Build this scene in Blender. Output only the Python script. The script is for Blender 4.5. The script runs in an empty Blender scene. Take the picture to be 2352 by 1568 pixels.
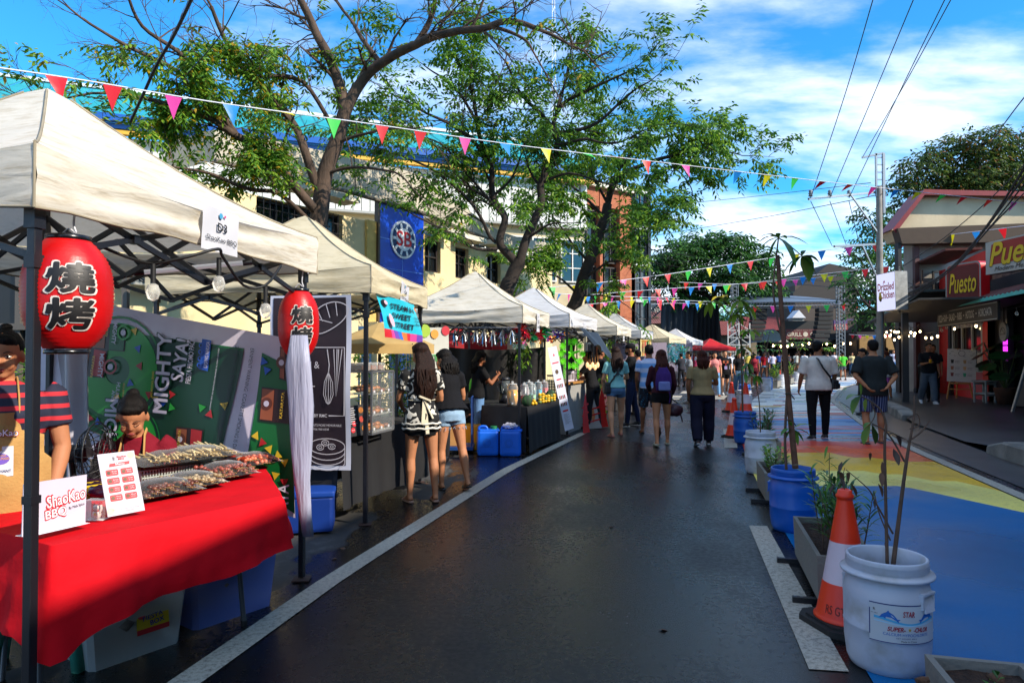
import bpy,bmesh,math,random
from mathutils import Vector,Matrix,noise
R=math.radians
random.seed(7)
scene=bpy.context.scene
COL=scene.collection
# ---------------------------------------------------------------- camera
F=1568.0;CX=1176.0;CY=784.0;EYE=1.5
PITCH=math.atan(28.0/F)
cam_d=bpy.data.cameras.new('camera');cam=bpy.data.objects.new('camera',cam_d);COL.objects.link(cam)
cam_d.lens=24.0;cam_d.sensor_width=36.0;cam_d.clip_end=2000;cam_d.clip_start=0.05
cam.location=(0,0,EYE);cam.rotation_euler=(R(90)+PITCH,0,0)
scene.camera=cam
cp,sp_=math.cos(PITCH),math.sin(PITCH)
def _dir(px,py):
 u=(px-CX)/F;v=(CY-py)/F
 return Vector((u,cp-v*sp_,sp_+v*cp))
def at(px,py,Y):
 d=_dir(px,py);t=Y/d.y
 return Vector((d.x*t,Y,EYE+d.z*t))
def gr(px,py,z=0.0):
 d=_dir(px,py);t=(z-EYE)/d.z
 return Vector((d.x*t,d.y*t,z))
# ---------------------------------------------------------------- light
SUN_EL=R(33);SUN_AZ=math.atan2(-0.50,0.86)
sv=Vector((math.cos(SUN_EL)*math.cos(SUN_AZ),math.cos(SUN_EL)*math.sin(SUN_AZ),math.sin(SUN_EL)))
sd=bpy.data.lights.new('sun','SUN');sun=bpy.data.objects.new('sun',sd);COL.objects.link(sun)
sd.energy=3.9;sd.angle=R(0.55);sd.color=(1.0,0.90,0.76)
sun.rotation_euler=sv.to_track_quat('Z','Y').to_euler();sun.location=(20,-20,30)
world=bpy.data.worlds.new('World');scene.world=world;world.use_nodes=True
nt=world.node_tree;nt.nodes.clear()
N=nt.nodes.new;L=nt.links.new
sky=N('ShaderNodeTexSky');sky.sky_type='NISHITA';sky.sun_disc=False
sky.sun_elevation=SUN_EL;sky.sun_rotation=math.pi/2-SUN_AZ
sky.air_density=1.0;sky.dust_density=0.4;sky.ozone_density=2.2
tc=N('ShaderNodeTexCoord');sep=N('ShaderNodeSeparateXYZ');L(tc.outputs['Generated'],sep.inputs[0])
def wm(op,a,b=None,c=None):
 n=N('ShaderNodeMath');n.operation=op
 for i,v in enumerate((a,b,c)):
  if v is None:continue
  if isinstance(v,(int,float)):n.inputs[i].default_value=v
  else:L(v,n.inputs[i])
 return n.outputs[0]
zz=wm('ADD',wm('MAXIMUM',sep.outputs['Z'],0.0),0.16)
cx_=wm('DIVIDE',sep.outputs['X'],zz);cy_=wm('DIVIDE',sep.outputs['Y'],zz)
cmb=N('ShaderNodeCombineXYZ');L(cx_,cmb.inputs[0]);L(cy_,cmb.inputs[1])
mp=N('ShaderNodeMapping');mp.inputs['Location'].default_value=(3.1,5.25,0);mp.inputs['Rotation'].default_value=(0,0,R(24));mp.inputs['Scale'].default_value=(0.62,1.15,1)
L(cmb.outputs[0],mp.inputs[0])
n1=N('ShaderNodeTexNoise');n1.inputs['Scale'].default_value=0.95;n1.inputs['Detail'].default_value=9;n1.inputs['Roughness'].default_value=0.56;n1.inputs['Distortion'].default_value=0.35
L(mp.outputs[0],n1.inputs['Vector'])
n2=N('ShaderNodeTexNoise');n2.inputs['Scale'].default_value=3.2;n2.inputs['Detail'].default_value=6;n2.inputs['Roughness'].default_value=0.6
L(mp.outputs[0],n2.inputs['Vector'])
cl=wm('ADD',wm('MULTIPLY',n1.outputs[0],0.8),wm('MULTIPLY',n2.outputs[0],0.2))
hor=wm('MULTIPLY',wm('POWER',wm('SUBTRACT',1.0,wm('MINIMUM',wm('MAXIMUM',sep.outputs['Z'],0.0),1.0)),9.0),0.19)
mr=N('ShaderNodeMapRange');mr.interpolation_type='SMOOTHSTEP'
L(wm('ADD',cl,hor),mr.inputs['Value']);mr.inputs['From Min'].default_value=0.465;mr.inputs['From Max'].default_value=0.66
mr.inputs['To Max'].default_value=0.93
tint=N('ShaderNodeMix');tint.data_type='RGBA';tint.blend_type='MULTIPLY';tint.inputs[0].default_value=1.0
L(sky.outputs[0],tint.inputs[6]);tint.inputs[7].default_value=(0.17,0.73,1.06,1)
mx=N('ShaderNodeMix');mx.data_type='RGBA';L(mr.outputs[0],mx.inputs[0]);L(tint.outputs[2],mx.inputs[6])
mx.inputs[7].default_value=(5.6,5.9,6.4,1)
bg=N('ShaderNodeBackground');L(mx.outputs[2],bg.inputs[0]);bg.inputs[1].default_value=0.15
wo=N('ShaderNodeOutputWorld');L(bg.outputs[0],wo.inputs[0])
vs=scene.view_settings;vs.view_transform='Standard';vs.look='None';vs.exposure=0.92;vs.gamma=1;vs.use_curve_mapping=False
scene.render.engine='CYCLES'
cy=scene.cycles;cy.max_bounces=7;cy.diffuse_bounces=3;cy.glossy_bounces=3;cy.transmission_bounces=5;cy.transparent_max_bounces=10
cy.use_denoising=True;cy.caustics_reflective=False;cy.caustics_refractive=False;cy.sample_clamp_indirect=6
# ---------------------------------------------------------------- materials
def lin(h):
 if not isinstance(h,str):return(h[0],h[1],h[2],1)
 h=h.lstrip('#');o=[]
 for i in(0,2,4):
  c=int(h[i:i+2],16)/255
  o.append(c/12.92 if c<=0.04045 else((c+0.055)/1.055)**2.4)
 return(o[0],o[1],o[2],1)
MATS={}
def mat(name,col,rough=0.6,metal=0.0,var=0.12,vs=6.0,bump=0.0,bs=40.0,spec=0.5,trl=0.0,emis=0.0,stretch=None,col2=None,thr=None,coat=0.0,alpha=1.0,sheen=0.0):
 """principled surface with noise colour variation, optional second-colour patches, bump and translucency"""
 if name in MATS:return MATS[name]
 m=bpy.data.materials.new(name);MATS[name]=m;m.use_nodes=True
 t=m.node_tree;t.nodes.clear();A=t.nodes.new;K=t.links.new
 out=A('ShaderNodeOutputMaterial');p=A('ShaderNodeBsdfPrincipled')
 c=lin(col);m.diffuse_color=c
 tcn=A('ShaderNodeTexCoord');vec=tcn.outputs['Object']
 if stretch:
  mpn=A('ShaderNodeMapping');mpn.inputs['Scale'].default_value=stretch;K(vec,mpn.inputs[0]);vec=mpn.outputs[0]
 p.inputs['Roughness'].default_value=rough;p.inputs['Metallic'].default_value=metal
 p.inputs['Specular IOR Level'].default_value=spec;p.inputs['Coat Weight'].default_value=coat
 if sheen:p.inputs['Sheen Weight'].default_value=sheen
 if alpha<1:p.inputs['Alpha'].default_value=alpha
 src=None
 if var or col2:
  nz=A('ShaderNodeTexNoise');nz.inputs['Scale'].default_value=vs;nz.inputs['Detail'].default_value=5;K(vec,nz.inputs['Vector'])
  mrn=A('ShaderNodeMapRange');K(nz.outputs[0],mrn.inputs[0])
  a,b=(thr if thr else(0.3,0.7));mrn.inputs[1].default_value=a;mrn.inputs[2].default_value=b
  mxn=A('ShaderNodeMix');mxn.data_type='RGBA';K(mrn.outputs[0],mxn.inputs[0])
  mxn.inputs[6].default_value=tuple(min(1,c[i]*(1-var))for i in range(3))+(1,)
  mxn.inputs[7].default_value=lin(col2)if col2 else tuple(min(1,c[i]*(1+var))for i in range(3))+(1,)
  K(mxn.outputs[2],p.inputs['Base Color']);src=mxn.outputs[2]
 else:p.inputs['Base Color'].default_value=c
 if bump:
  nb=A('ShaderNodeTexNoise');nb.inputs['Scale'].default_value=bs;nb.inputs['Detail'].default_value=4;K(vec,nb.inputs['Vector'])
  bp=A('ShaderNodeBump');bp.inputs['Strength'].default_value=bump;bp.inputs['Distance'].default_value=0.02
  K(nb.outputs[0],bp.inputs['Height']);K(bp.outputs[0],p.inputs['Normal'])
 if emis:
  if src:K(src,p.inputs['Emission Color'])
  else:p.inputs['Emission Color'].default_value=c
  p.inputs['Emission Strength'].default_value=emis
 sh=p.outputs[0]
 if trl:
  tr=A('ShaderNodeBsdfTranslucent')
  if src:K(src,tr.inputs[0])
  else:tr.inputs[0].default_value=c
  ms=A('ShaderNodeMixShader');ms.inputs[0].default_value=trl;K(sh,ms.inputs[1]);K(tr.outputs[0],ms.inputs[2]);sh=ms.outputs[0]
 K(sh,out.inputs[0])
 return m
def nodes_of(m):
 t=m.node_tree
 return t,t.nodes.new,t.links.new,[n for n in t.nodes if n.type=='BSDF_PRINCIPLED'][0]
def glass(name,col=(0.9,0.95,0.95),rough=0.05,a=0.25):
 """thin clear plastic or glass: mostly see-through with a glossy film"""
 if name in MATS:return MATS[name]
 m=bpy.data.materials.new(name);MATS[name]=m;m.use_nodes=True
 t=m.node_tree;t.nodes.clear();A=t.nodes.new;K=t.links.new
 out=A('ShaderNodeOutputMaterial');p=A('ShaderNodeBsdfPrincipled');p.inputs['Base Color'].default_value=lin(col);p.inputs['Roughness'].default_value=rough
 tr=A('ShaderNodeBsdfTransparent');tr.inputs[0].default_value=(1,1,1,1)
 fr=A('ShaderNodeFresnel');fr.inputs[0].default_value=1.35
 ad=A('ShaderNodeMath');ad.operation='ADD';ad.use_clamp=True;K(fr.outputs[0],ad.inputs[0]);ad.inputs[1].default_value=a
 ms=A('ShaderNodeMixShader');K(ad.outputs[0],ms.inputs[0]);K(tr.outputs[0],ms.inputs[1]);K(p.outputs[0],ms.inputs[2]);K(ms.outputs[0],out.inputs[0])
 m.diffuse_color=lin(col)
 return m
def P(name,col,**k):return mat(name,col,var=k.pop('var',0.05),**k)
# ---------------------------------------------------------------- mesh builder
I4=Matrix.Identity(4)
ROOTM={}
_txt={}
def text_data(s,bold=0.0,shear=0.0,res=3):
 bold=min(bold,.14)*.42;k=(s,bold,shear,res)
 if k in _txt:return _txt[k]
 cu=bpy.data.curves.new('t','FONT');cu.body=s;cu.offset=bold;cu.shear=shear;cu.resolution_u=res;cu.size=1
 o=bpy.data.objects.new('t',cu);COL.objects.link(o)
 dg=bpy.context.evaluated_depsgraph_get();me=o.evaluated_get(dg).to_mesh()
 V=[v.co.copy()for v in me.vertices];Fc=[tuple(p.vertices)for p in me.polygons]
 o.evaluated_get(dg).to_mesh_clear();bpy.data.objects.remove(o);bpy.data.curves.remove(cu)
 if not V:V=[Vector((0,0,0))];Fc=[]
 x0=min(v.x for v in V);x1=max(v.x for v in V);y0=min(v.y for v in V);y1=max(v.y for v in V)
 r=(V,Fc,x0,x1,y0,y1);_txt[k]=r
 return r
def frame(p,xd,up=(0,0,1)):
 """matrix with local x along xd, local y along up, local z facing out"""
 x=Vector(xd).normalized();u=Vector(up).normalized();z=x.cross(u).normalized();y=z.cross(x).normalized()
 return Matrix(((x.x,y.x,z.x,p[0]),(x.y,y.y,z.y,p[1]),(x.z,y.z,z.z,p[2]),(0,0,0,1)))
def quadframe(bl,br,tl):
 """frame whose origin is bl; returns matrix, width, height"""
 bl,br,tl=Vector(bl),Vector(br),Vector(tl)
 return frame(bl,br-bl,tl-bl),(br-bl).length,(tl-bl).length
def RZ(a):return Matrix.Rotation(a,4,'Z')
def T(x,y=0,z=0):return Matrix.Translation((x,y,z)if not hasattr(x,'x')else x)
class MB:
 def __init__(s):s.V=[];s.Fc=[];s.mi=[];s.sm=[]
 def add(s,V,Fc,mi=0,smooth=False,M=None):
  b=len(s.V)
  for v in V:
   v=Vector(v);s.V.append(M@v if M is not None else v)
  for f in Fc:
   s.Fc.append(tuple(b+i for i in f));s.mi.append(mi);s.sm.append(smooth)
  return s
 def box(s,c,d,mi=0,M=None,bev=0.0,rz=0.0):
  x,y,z=d[0]/2,d[1]/2,d[2]/2
  Q=T(*c)@RZ(rz)
  if M is not None:Q=M@Q
  if bev<=0:
   V=[(-x,-y,-z),(x,-y,-z),(x,y,-z),(-x,y,-z),(-x,-y,z),(x,-y,z),(x,y,z),(-x,y,z)]
   return s.add(V,[(0,3,2,1),(4,5,6,7),(0,1,5,4),(1,2,6,5),(2,3,7,6),(3,0,4,7)],mi,False,Q)
  b=min(bev,x*.9,y*.9,z*.9);bm=bmesh.new()
  bmesh.ops.create_cube(bm,size=1.0,matrix=Matrix.Diagonal((2*x,2*y,2*z,1)))
  bmesh.ops.bevel(bm,geom=bm.edges[:],offset=b,segments=2,affect='EDGES',profile=0.6)
  bm.verts.index_update();V=[v.co.copy()for v in bm.verts];Fc=[tuple(v.index for v in f.verts)for f in bm.faces];bm.free()
  return s.add(V,Fc,mi,False,Q)
 def tube(s,pts,r,n=8,mi=0,M=None,cap=True,smooth=True,flat=None):
  pts=[Vector(p)for p in pts];k=len(pts)
  rr=r if isinstance(r,(list,tuple))else[r]*k
  V=[];Fc=[]
  t0=(pts[1]-pts[0]).normalized();up=Vector((0,0,1))if abs(t0.z)<.9 else Vector((1,0,0))
  a=t0.cross(up).normalized()
  for i in range(k):
   t=(pts[min(i+1,k-1)]-pts[max(i-1,0)])
   if t.length<1e-9:t=t0
   t=t.normalized();a=(a-t*a.dot(t));a=a.normalized()if a.length>1e-6 else t.orthogonal().normalized();b=t.cross(a)
   for j in range(n):
    w=2*math.pi*j/n;fl=flat if flat else 1
    V.append(pts[i]+(a*math.cos(w)+b*math.sin(w)*fl)*rr[i])
  for i in range(k-1):
   for j in range(n):
    q=(j+1)%n
    Fc.append((i*n+j,i*n+q,(i+1)*n+q,(i+1)*n+j))
  s.add(V,Fc,mi,smooth,M)
  if cap:
   s.add(V[:n],[tuple(range(n-1,-1,-1))],mi,False,M);s.add(V[-n:],[tuple(range(n))],mi,False,M)
  return s
 def bar(s,a,b,w=0.02,mi=0,M=None,h=None):
  a,b=Vector(a),Vector(b);d=b-a
  if d.length<1e-6:return s
  t=d.normalized();up=Vector((0,0,1))if abs(t.z)<.95 else Vector((0,1,0))
  x=t.cross(up).normalized();y=x.cross(t);h=h or w
  V=[p+x*(sx*w/2)+y*(sy*h/2)for p in(a,b)for sx,sy in((-1,-1),(1,-1),(1,1),(-1,1))]
  return s.add(V,[(0,1,2,3),(7,6,5,4),(0,4,5,1),(1,5,6,2),(2,6,7,3),(3,7,4,0)],mi,False,M)
 def lathe(s,prof,n=24,mi=0,M=None,smooth=True,sy=1.0,mis=None,a0=0.0,a1=None):
  full=a1 is None;a1=a1 if a1 is not None else 2*math.pi
  V=[];k=len(prof);m_=n if full else n+1
  for r,z in prof:
   for j in range(m_):
    w=a0+(a1-a0)*j/n;V.append((r*math.cos(w),r*math.sin(w)*sy,z))
  for i in range(k-1):
   Fc=[]
   for j in range(n):
    q=(j+1)%m_
    Fc.append((i*m_+j,i*m_+q,(i+1)*m_+q,(i+1)*m_+j))
   if i==0:s.add(V,Fc,mis[i]if mis else mi,smooth,M);base=len(s.V)-len(V)
   else:
    for f in Fc:s.Fc.append(tuple(base+x for x in f));s.mi.append(mis[i]if mis else mi);s.sm.append(smooth)
  if full:
   for idx in(0,k-1):
    if prof[idx][0]>1e-4:
     f=[base+idx*m_+j for j in range(n)]
     if idx==0:f=f[::-1]
     s.Fc.append(tuple(f));s.mi.append(mis[min(idx,k-2)]if mis else mi);s.sm.append(False)
  return s
 def ell(s,c,r,n=10,mi=0,M=None,rot=None):
  V=[(0,0,1)];k=max(4,n//2)
  for i in range(1,k):
   a=math.pi*i/k
   for j in range(n):
    w=2*math.pi*j/n;V.append((math.sin(a)*math.cos(w),math.sin(a)*math.sin(w),math.cos(a)))
  V.append((0,0,-1));Fc=[(0,1+j,1+(j+1)%n)for j in range(n)]
  for i in range(k-2):
   for j in range(n):
    a=1+i*n+j;b=1+i*n+(j+1)%n;Fc.append((a,a+n,b+n,b))
  e=len(V)-1;Fc+=[(e,e-n+(j+1)%n,e-n+j)for j in range(n)]
  Q=T(*c)@(rot if rot is not None else I4)@Matrix.Diagonal((r[0],r[1],r[2],1))if not isinstance(r,(int,float))else T(*c)@Matrix.Scale(r,4)
  if M is not None:Q=M@Q
  return s.add(V,Fc,mi,True,Q)
 def prism(s,poly,z0,z1,mi=0,M=None,side=None):
  n=len(poly);V=[(p[0],p[1],z0)for p in poly]+[(p[0],p[1],z1)for p in poly]
  s.add(V,[tuple(range(n-1,-1,-1)),tuple(range(n,2*n))],mi,False,M)
  return s.add(V,[(i,(i+1)%n,n+(i+1)%n,n+i)for i in range(n)],mi if side is None else side,False,M)
 def rect(s,x0,y0,x1,y1,z,mi=0,M=None):
  return s.add([(x0,y0,z),(x1,y0,z),(x1,y1,z),(x0,y1,z)],[(0,1,2,3)],mi,False,M)
 def poly(s,pts,z=0.0,mi=0,M=None):
  return s.add([(p[0],p[1],z)for p in pts],[tuple(range(len(pts)))],mi,False,M)
 def quad(s,a,b,c,d,mi=0,M=None):return s.add([a,b,c,d],[(0,1,2,3)],mi,False,M)
 def grid(s,nu,nv,fn,mi=0,M=None,smooth=True,thick=0.0,mifn=None):
  V=[Vector(fn(i/nu,j/nv))for j in range(nv+1)for i in range(nu+1)];w=nu+1
  Fc=[(j*w+i,j*w+i+1,(j+1)*w+i+1,(j+1)*w+i)for j in range(nv)for i in range(nu)]
  if mifn:
   b=len(s.V)
   for v in V:s.V.append(M@v if M is not None else v)
   for k,f in enumerate(Fc):
    s.Fc.append(tuple(b+i for i in f));s.mi.append(mifn((k%nu+.5)/nu,(k//nu+.5)/nv));s.sm.append(smooth)
  else:s.add(V,Fc,mi,smooth,M)
  return s
 def line(s,pts,w,z=0.0,mi=0,M=None,closed=False):
  """flat drawn stroke in local xy"""
  pts=[Vector((p[0],p[1],0))for p in pts]
  if closed:pts.append(pts[0])
  k=len(pts);V=[]
  for i in range(k):
   t=pts[min(i+1,k-1)]-pts[max(0,i-1)]
   if t.length<1e-9:t=Vector((1,0,0))
   t.normalize();nn=Vector((-t.y,t.x,0))*w/2
   V+=[pts[i]+nn+Vector((0,0,z)),pts[i]-nn+Vector((0,0,z))]
  return s.add(V,[(2*i,2*i+1,2*i+3,2*i+2)for i in range(k-1)],mi,False,M)
 def disc(s,x,y,r,z=0.0,mi=0,M=None,n=18,ry=None,a0=0):
  ry=ry or r
  return s.add([(x+r*math.cos(a0+2*math.pi*i/n),y+ry*math.sin(a0+2*math.pi*i/n),z)for i in range(n)],[tuple(range(n))],mi,False,M)
 def text(s,t,x,y,w,h,z=0.002,mi=0,M=None,bold=0.0,shear=0.0,res=3,warp=None,rot=0.0,keep=False,cell=0.03):
  if bold>.045:
   V,Fc,x0,x1,y0,y1=text_data(t,0,shear,res);b=bold*.38;sx=w/max(1e-6,x1-x0+2*b);sy=h/max(1e-6,y1-y0+2*b)
   if keep:sx=sy=min(sx,sy)
   for k in range(9):
    dx,dy=(0,0)if k==8 else(b*sx*math.cos(k*math.pi/4),b*sy*math.sin(k*math.pi/4));c_,s_=math.cos(rot),math.sin(rot)
    s.text(t,x+dx*c_-dy*s_,y+dx*s_+dy*c_,(x1-x0)*sx,(y1-y0)*sy,z+k*.00012,mi,M,0,shear,res,warp,rot,False,cell)
   return s
  V,Fc,x0,x1,y0,y1=text_data(t,bold,shear,res)
  sx=w/max(1e-6,x1-x0);sy=h/max(1e-6,y1-y0)
  if keep:sx=sy=min(sx,sy)
  ca,sa=math.cos(rot),math.sin(rot);o=[]
  if warp is not None:
   bm=bmesh.new();vs_=[bm.verts.new(((v.x-(x0+x1)/2)*sx,(v.y-(y0+y1)/2)*sy,0))for v in V]
   for f in Fc:
    try:bm.faces.new([vs_[i]for i in f])
    except ValueError:pass
   for it in range(4):
    e=[e for e in bm.edges if e.calc_length()>cell]
    if not e:break
    bmesh.ops.subdivide_edges(bm,edges=e,cuts=1);bmesh.ops.triangulate(bm,faces=bm.faces[:])
   bm.verts.index_update();ca,sa=math.cos(rot),math.sin(rot);o=[Vector(warp(x+v.co.x*ca-v.co.y*sa,y+v.co.x*sa+v.co.y*ca,z))for v in bm.verts];Fc=[tuple(v.index for v in f.verts)for f in bm.faces];bm.free()
   return s.add(o,Fc,mi,False,M)
  for v in V:
   a=(v.x-(x0+x1)/2)*sx;b=(v.y-(y0+y1)/2)*sy
   o.append(Vector((x+a*ca-b*sa,y+a*sa+b*ca,z)))
  return s.add(o,Fc,mi,False,M)
 def loft(s,rings,n=14,mi=0,M=None,smooth=True,cap=True):
  """rings: (centre, half-width vector, half-depth vector)"""
  V=[];k=len(rings)
  for c,a,b in rings:
   c,a,b=Vector(c),Vector(a),Vector(b)
   for j in range(n):
    w=2*math.pi*j/n;V.append(c+a*math.cos(w)+b*math.sin(w))
  Fc=[(i*n+j,i*n+(j+1)%n,(i+1)*n+(j+1)%n,(i+1)*n+j)for i in range(k-1)for j in range(n)]
  if cap:Fc+=[tuple(range(n-1,-1,-1)),tuple((k-1)*n+j for j in range(n))]
  return s.add(V,Fc,mi,smooth,M)
 def mesh(s,name,mats):
  me=bpy.data.meshes.new(name);me.from_pydata([tuple(v)for v in s.V],[],s.Fc)
  for m in mats:me.materials.append(m)
  me.polygons.foreach_set('material_index',s.mi);me.polygons.foreach_set('use_smooth',s.sm);me.update()
  return me
 def build(s,name,mats,parent=None,world=False,**tags):
  if not isinstance(mats,(list,tuple)):mats=[mats]
  if world and parent is not None:
   r=parent
   while r.parent is not None:r=r.parent
   inv=ROOTM[r.name].inverted();s.V=[inv@v for v in s.V]
  me=s.mesh(name,mats);o=bpy.data.objects.new(name,me);COL.objects.link(o)
  if parent is not None:o.parent=parent
  for k,v in tags.items():o[k]=v
  return o
 def thing(s,name,mats,label,cat,group=None,base=None,kind=None):
  """one-mesh top-level thing; origin moved to its base"""
  if base is None:
   xs=[v.x for v in s.V];ys=[v.y for v in s.V];z=min(v.z for v in s.V)
   base=Vector(((min(xs)+max(xs))/2,(min(ys)+max(ys))/2,z))
  base=Vector(base);s.V=[v-base for v in s.V]
  o=s.build(name,mats);o.location=base;ROOTM[o.name]=T(base)
  o['label']=label;o['category']=cat
  if group:o['group']=group
  if kind:o['kind']=kind
  return o
def root(name,loc,label,cat,group=None,rz=0.0):
 o=bpy.data.objects.new(name,None);COL.objects.link(o);o.empty_display_size=0.2
 o.location=loc;o.rotation_euler=(0,0,rz);o['label']=label;o['category']=cat
 if group:o['group']=group
 ROOTM[o.name]=T(Vector(loc))@RZ(rz)
 return o
def struct(mb,name,mats,kind='structure'):
 o=mb.build(name,mats);o['kind']=kind
 return o
def copy_tree(o,parent=None):
 c=o.copy();COL.objects.link(c);c.parent=parent
 for ch in list(o.children):copy_tree(ch,c)
 return c
def dup(o,loc,rz=0.0,label=None,group=None,sc=None):
 c=copy_tree(o);c.location=loc;c.rotation_euler=(0,0,rz)
 if label:c['label']=label
 if group:c['group']=group
 if sc:c.scale=(sc,sc,sc)
 s_=Matrix.Scale(sc,4)if sc else I4
 ROOTM[c.name]=T(Vector(loc))@RZ(rz)@s_
 return c
def interp(tab,x):
 if x<=tab[0][0]:
  a,b=tab[0],tab[1]
 elif x>=tab[-1][0]:
  a,b=tab[-2],tab[-1]
 else:
  for i in range(len(tab)-1):
   if tab[i][0]<=x<=tab[i+1][0]:a,b=tab[i],tab[i+1];break
 return a[1]+(b[1]-a[1])*(x-a[0])/(b[0]-a[0])
def smooth_path(pts,n=6):
 """Catmull-Rom through pts"""
 pts=[Vector(p)for p in pts];o=[]
 for i in range(len(pts)-1):
  p0=pts[max(0,i-1)];p1=pts[i];p2=pts[i+1];p3=pts[min(len(pts)-1,i+2)]
  for k in range(n):
   t=k/n
   o.append(0.5*((2*p1)+(p2-p0)*t+(2*p0-5*p1+4*p2-p3)*t*t+(3*p1-p0-3*p2+p3)*t**3))
 o.append(pts[-1]);return o
def ring_pts(r,n=24,cx=0,cy=0,ry=None):return[(cx+r*math.cos(2*math.pi*i/n),cy+(ry or r)*math.sin(2*math.pi*i/n))for i in range(n)]
# ================================================================= road, markings, painted street
XL=[(-4,-3.0),(0,-2.2),(3.11,-1.577),(4.61,-1.264),(8.81,-.157),(11.59,.80),(13.2,1.36),(20,4.0),(30,8.5),(40,14.5),(50,22)]
XP=[(-2,.62),(0,1.0),(3.2,1.78),(5.8,2.42),(8.46,3.1),(11.4,3.95),(18.4,6.3),(29,10.9),(39,16.6),(50,25),(60,34)]
XM=[(-4,2.7),(0,3.55),(3.2,4.32),(7.1,5.33),(10.6,6.25),(14.4,7.43),(21.8,10.2),(30,14.5),(35.6,18.2),(42,23.5),(52,33)]
_g=bpy.data.materials.new('wet_asphalt');_g.use_nodes=True
t=_g.node_tree;t.nodes.clear();A=t.nodes.new;K=t.links.new
out=A('ShaderNodeOutputMaterial');p=A('ShaderNodeBsdfPrincipled');K(p.outputs[0],out.inputs[0])
tcn=A('ShaderNodeTexCoord')
def nz(scale,det=4,rough=.55,vec=None):
 n=A('ShaderNodeTexNoise');n.inputs['Scale'].default_value=scale;n.inputs['Detail'].default_value=det;n.inputs['Roughness'].default_value=rough;K(vec or tcn.outputs['Object'],n.inputs['Vector']);return n.outputs[0]
def mr_(v,a,b,c,d,sm=True):
 n=A('ShaderNodeMapRange');n.interpolation_type='SMOOTHSTEP' if sm else 'LINEAR';K(v,n.inputs['Value'])
 for k,x in zip(('From Min','From Max','To Min','To Max'),(a,b,c,d)):n.inputs[k].default_value=x
 return n.outputs[0]
def mth(op,a,b):
 n=A('ShaderNodeMath');n.operation=op
 for i,v in enumerate((a,b)):
  if isinstance(v,(int,float)):n.inputs[i].default_value=v
  else:K(v,n.inputs[i])
 return n.outputs[0]
mpa=A('ShaderNodeMapping');mpa.inputs['Rotation'].default_value=(0,0,R(-16));mpa.inputs['Scale'].default_value=(1.0,.45,1);K(tcn.outputs['Object'],mpa.inputs[0])
wet=nz(.9,5,.6,mpa.outputs[0]);fine=nz(190,2,.7);med=nz(28,4,.6);spk=A('ShaderNodeTexVoronoi');spk.inputs['Scale'].default_value=210;K(tcn.outputs['Object'],spk.inputs['Vector'])
dry=nz(.55,3,.5)
colr=A('ShaderNodeMix');colr.data_type='RGBA';K(mr_(spk.outputs['Distance'],.03,.16,1,0),colr.inputs[0]);colr.inputs[6].default_value=(.009,.009,.0098,1);colr.inputs[7].default_value=(.09,.085,.075,1)
sepa=A('ShaderNodeSeparateXYZ');K(tcn.outputs['Object'],sepa.inputs[0])
edge=mth('SUBTRACT',mth('MULTIPLY',sepa.outputs['Y'],.24),sepa.outputs['X'])
drym=mth('MULTIPLY',mr_(mth('ADD',edge,mth('MULTIPLY',dry,1.8)),3.45,3.52,0,1),mr_(wet,.46,.50,0,1))
c2=A('ShaderNodeMix');c2.data_type='RGBA';K(drym,c2.inputs[0]);K(colr.outputs[2],c2.inputs[6]);c2.inputs[7].default_value=(.062,.060,.058,1)
hv=A('ShaderNodeHueSaturation');K(c2.outputs[2],hv.inputs['Color']);K(mth('ADD',mr_(nz(.35,5,.65,mpa.outputs[0]),.35,.68,.5,1.15),mth('MULTIPLY',mr_(nz(5,6,.7),.5,.75,0,1),.9)),hv.inputs['Value']);K(hv.outputs[0],p.inputs['Base Color'])
rgh=mth('ADD',mr_(wet,.40,.66,.10,.36),mth('MULTIPLY',mr_(med,.35,.65,0,1),.16))
rg2=A('ShaderNodeMix');K(drym,rg2.inputs[0]);K(rgh,rg2.inputs[2]);rg2.inputs[3].default_value=.75
K(rg2.outputs[0],p.inputs['Roughness']);p.inputs['Specular IOR Level'].default_value=.36
bp=A('ShaderNodeBump');bp.inputs['Strength'].default_value=.30;bp.inputs['Distance'].default_value=.004;K(mth('ADD',mth('MULTIPLY',fine,1.0),mth('MULTIPLY',med,.6)),bp.inputs['Height']);K(bp.outputs[0],p.inputs['Normal'])
MATS['wet_asphalt']=_g
m=MB();m.grid(8,8,lambda u,v:(-300+600*u,-80+480*v,0));struct(m,'road',[_g])
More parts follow.
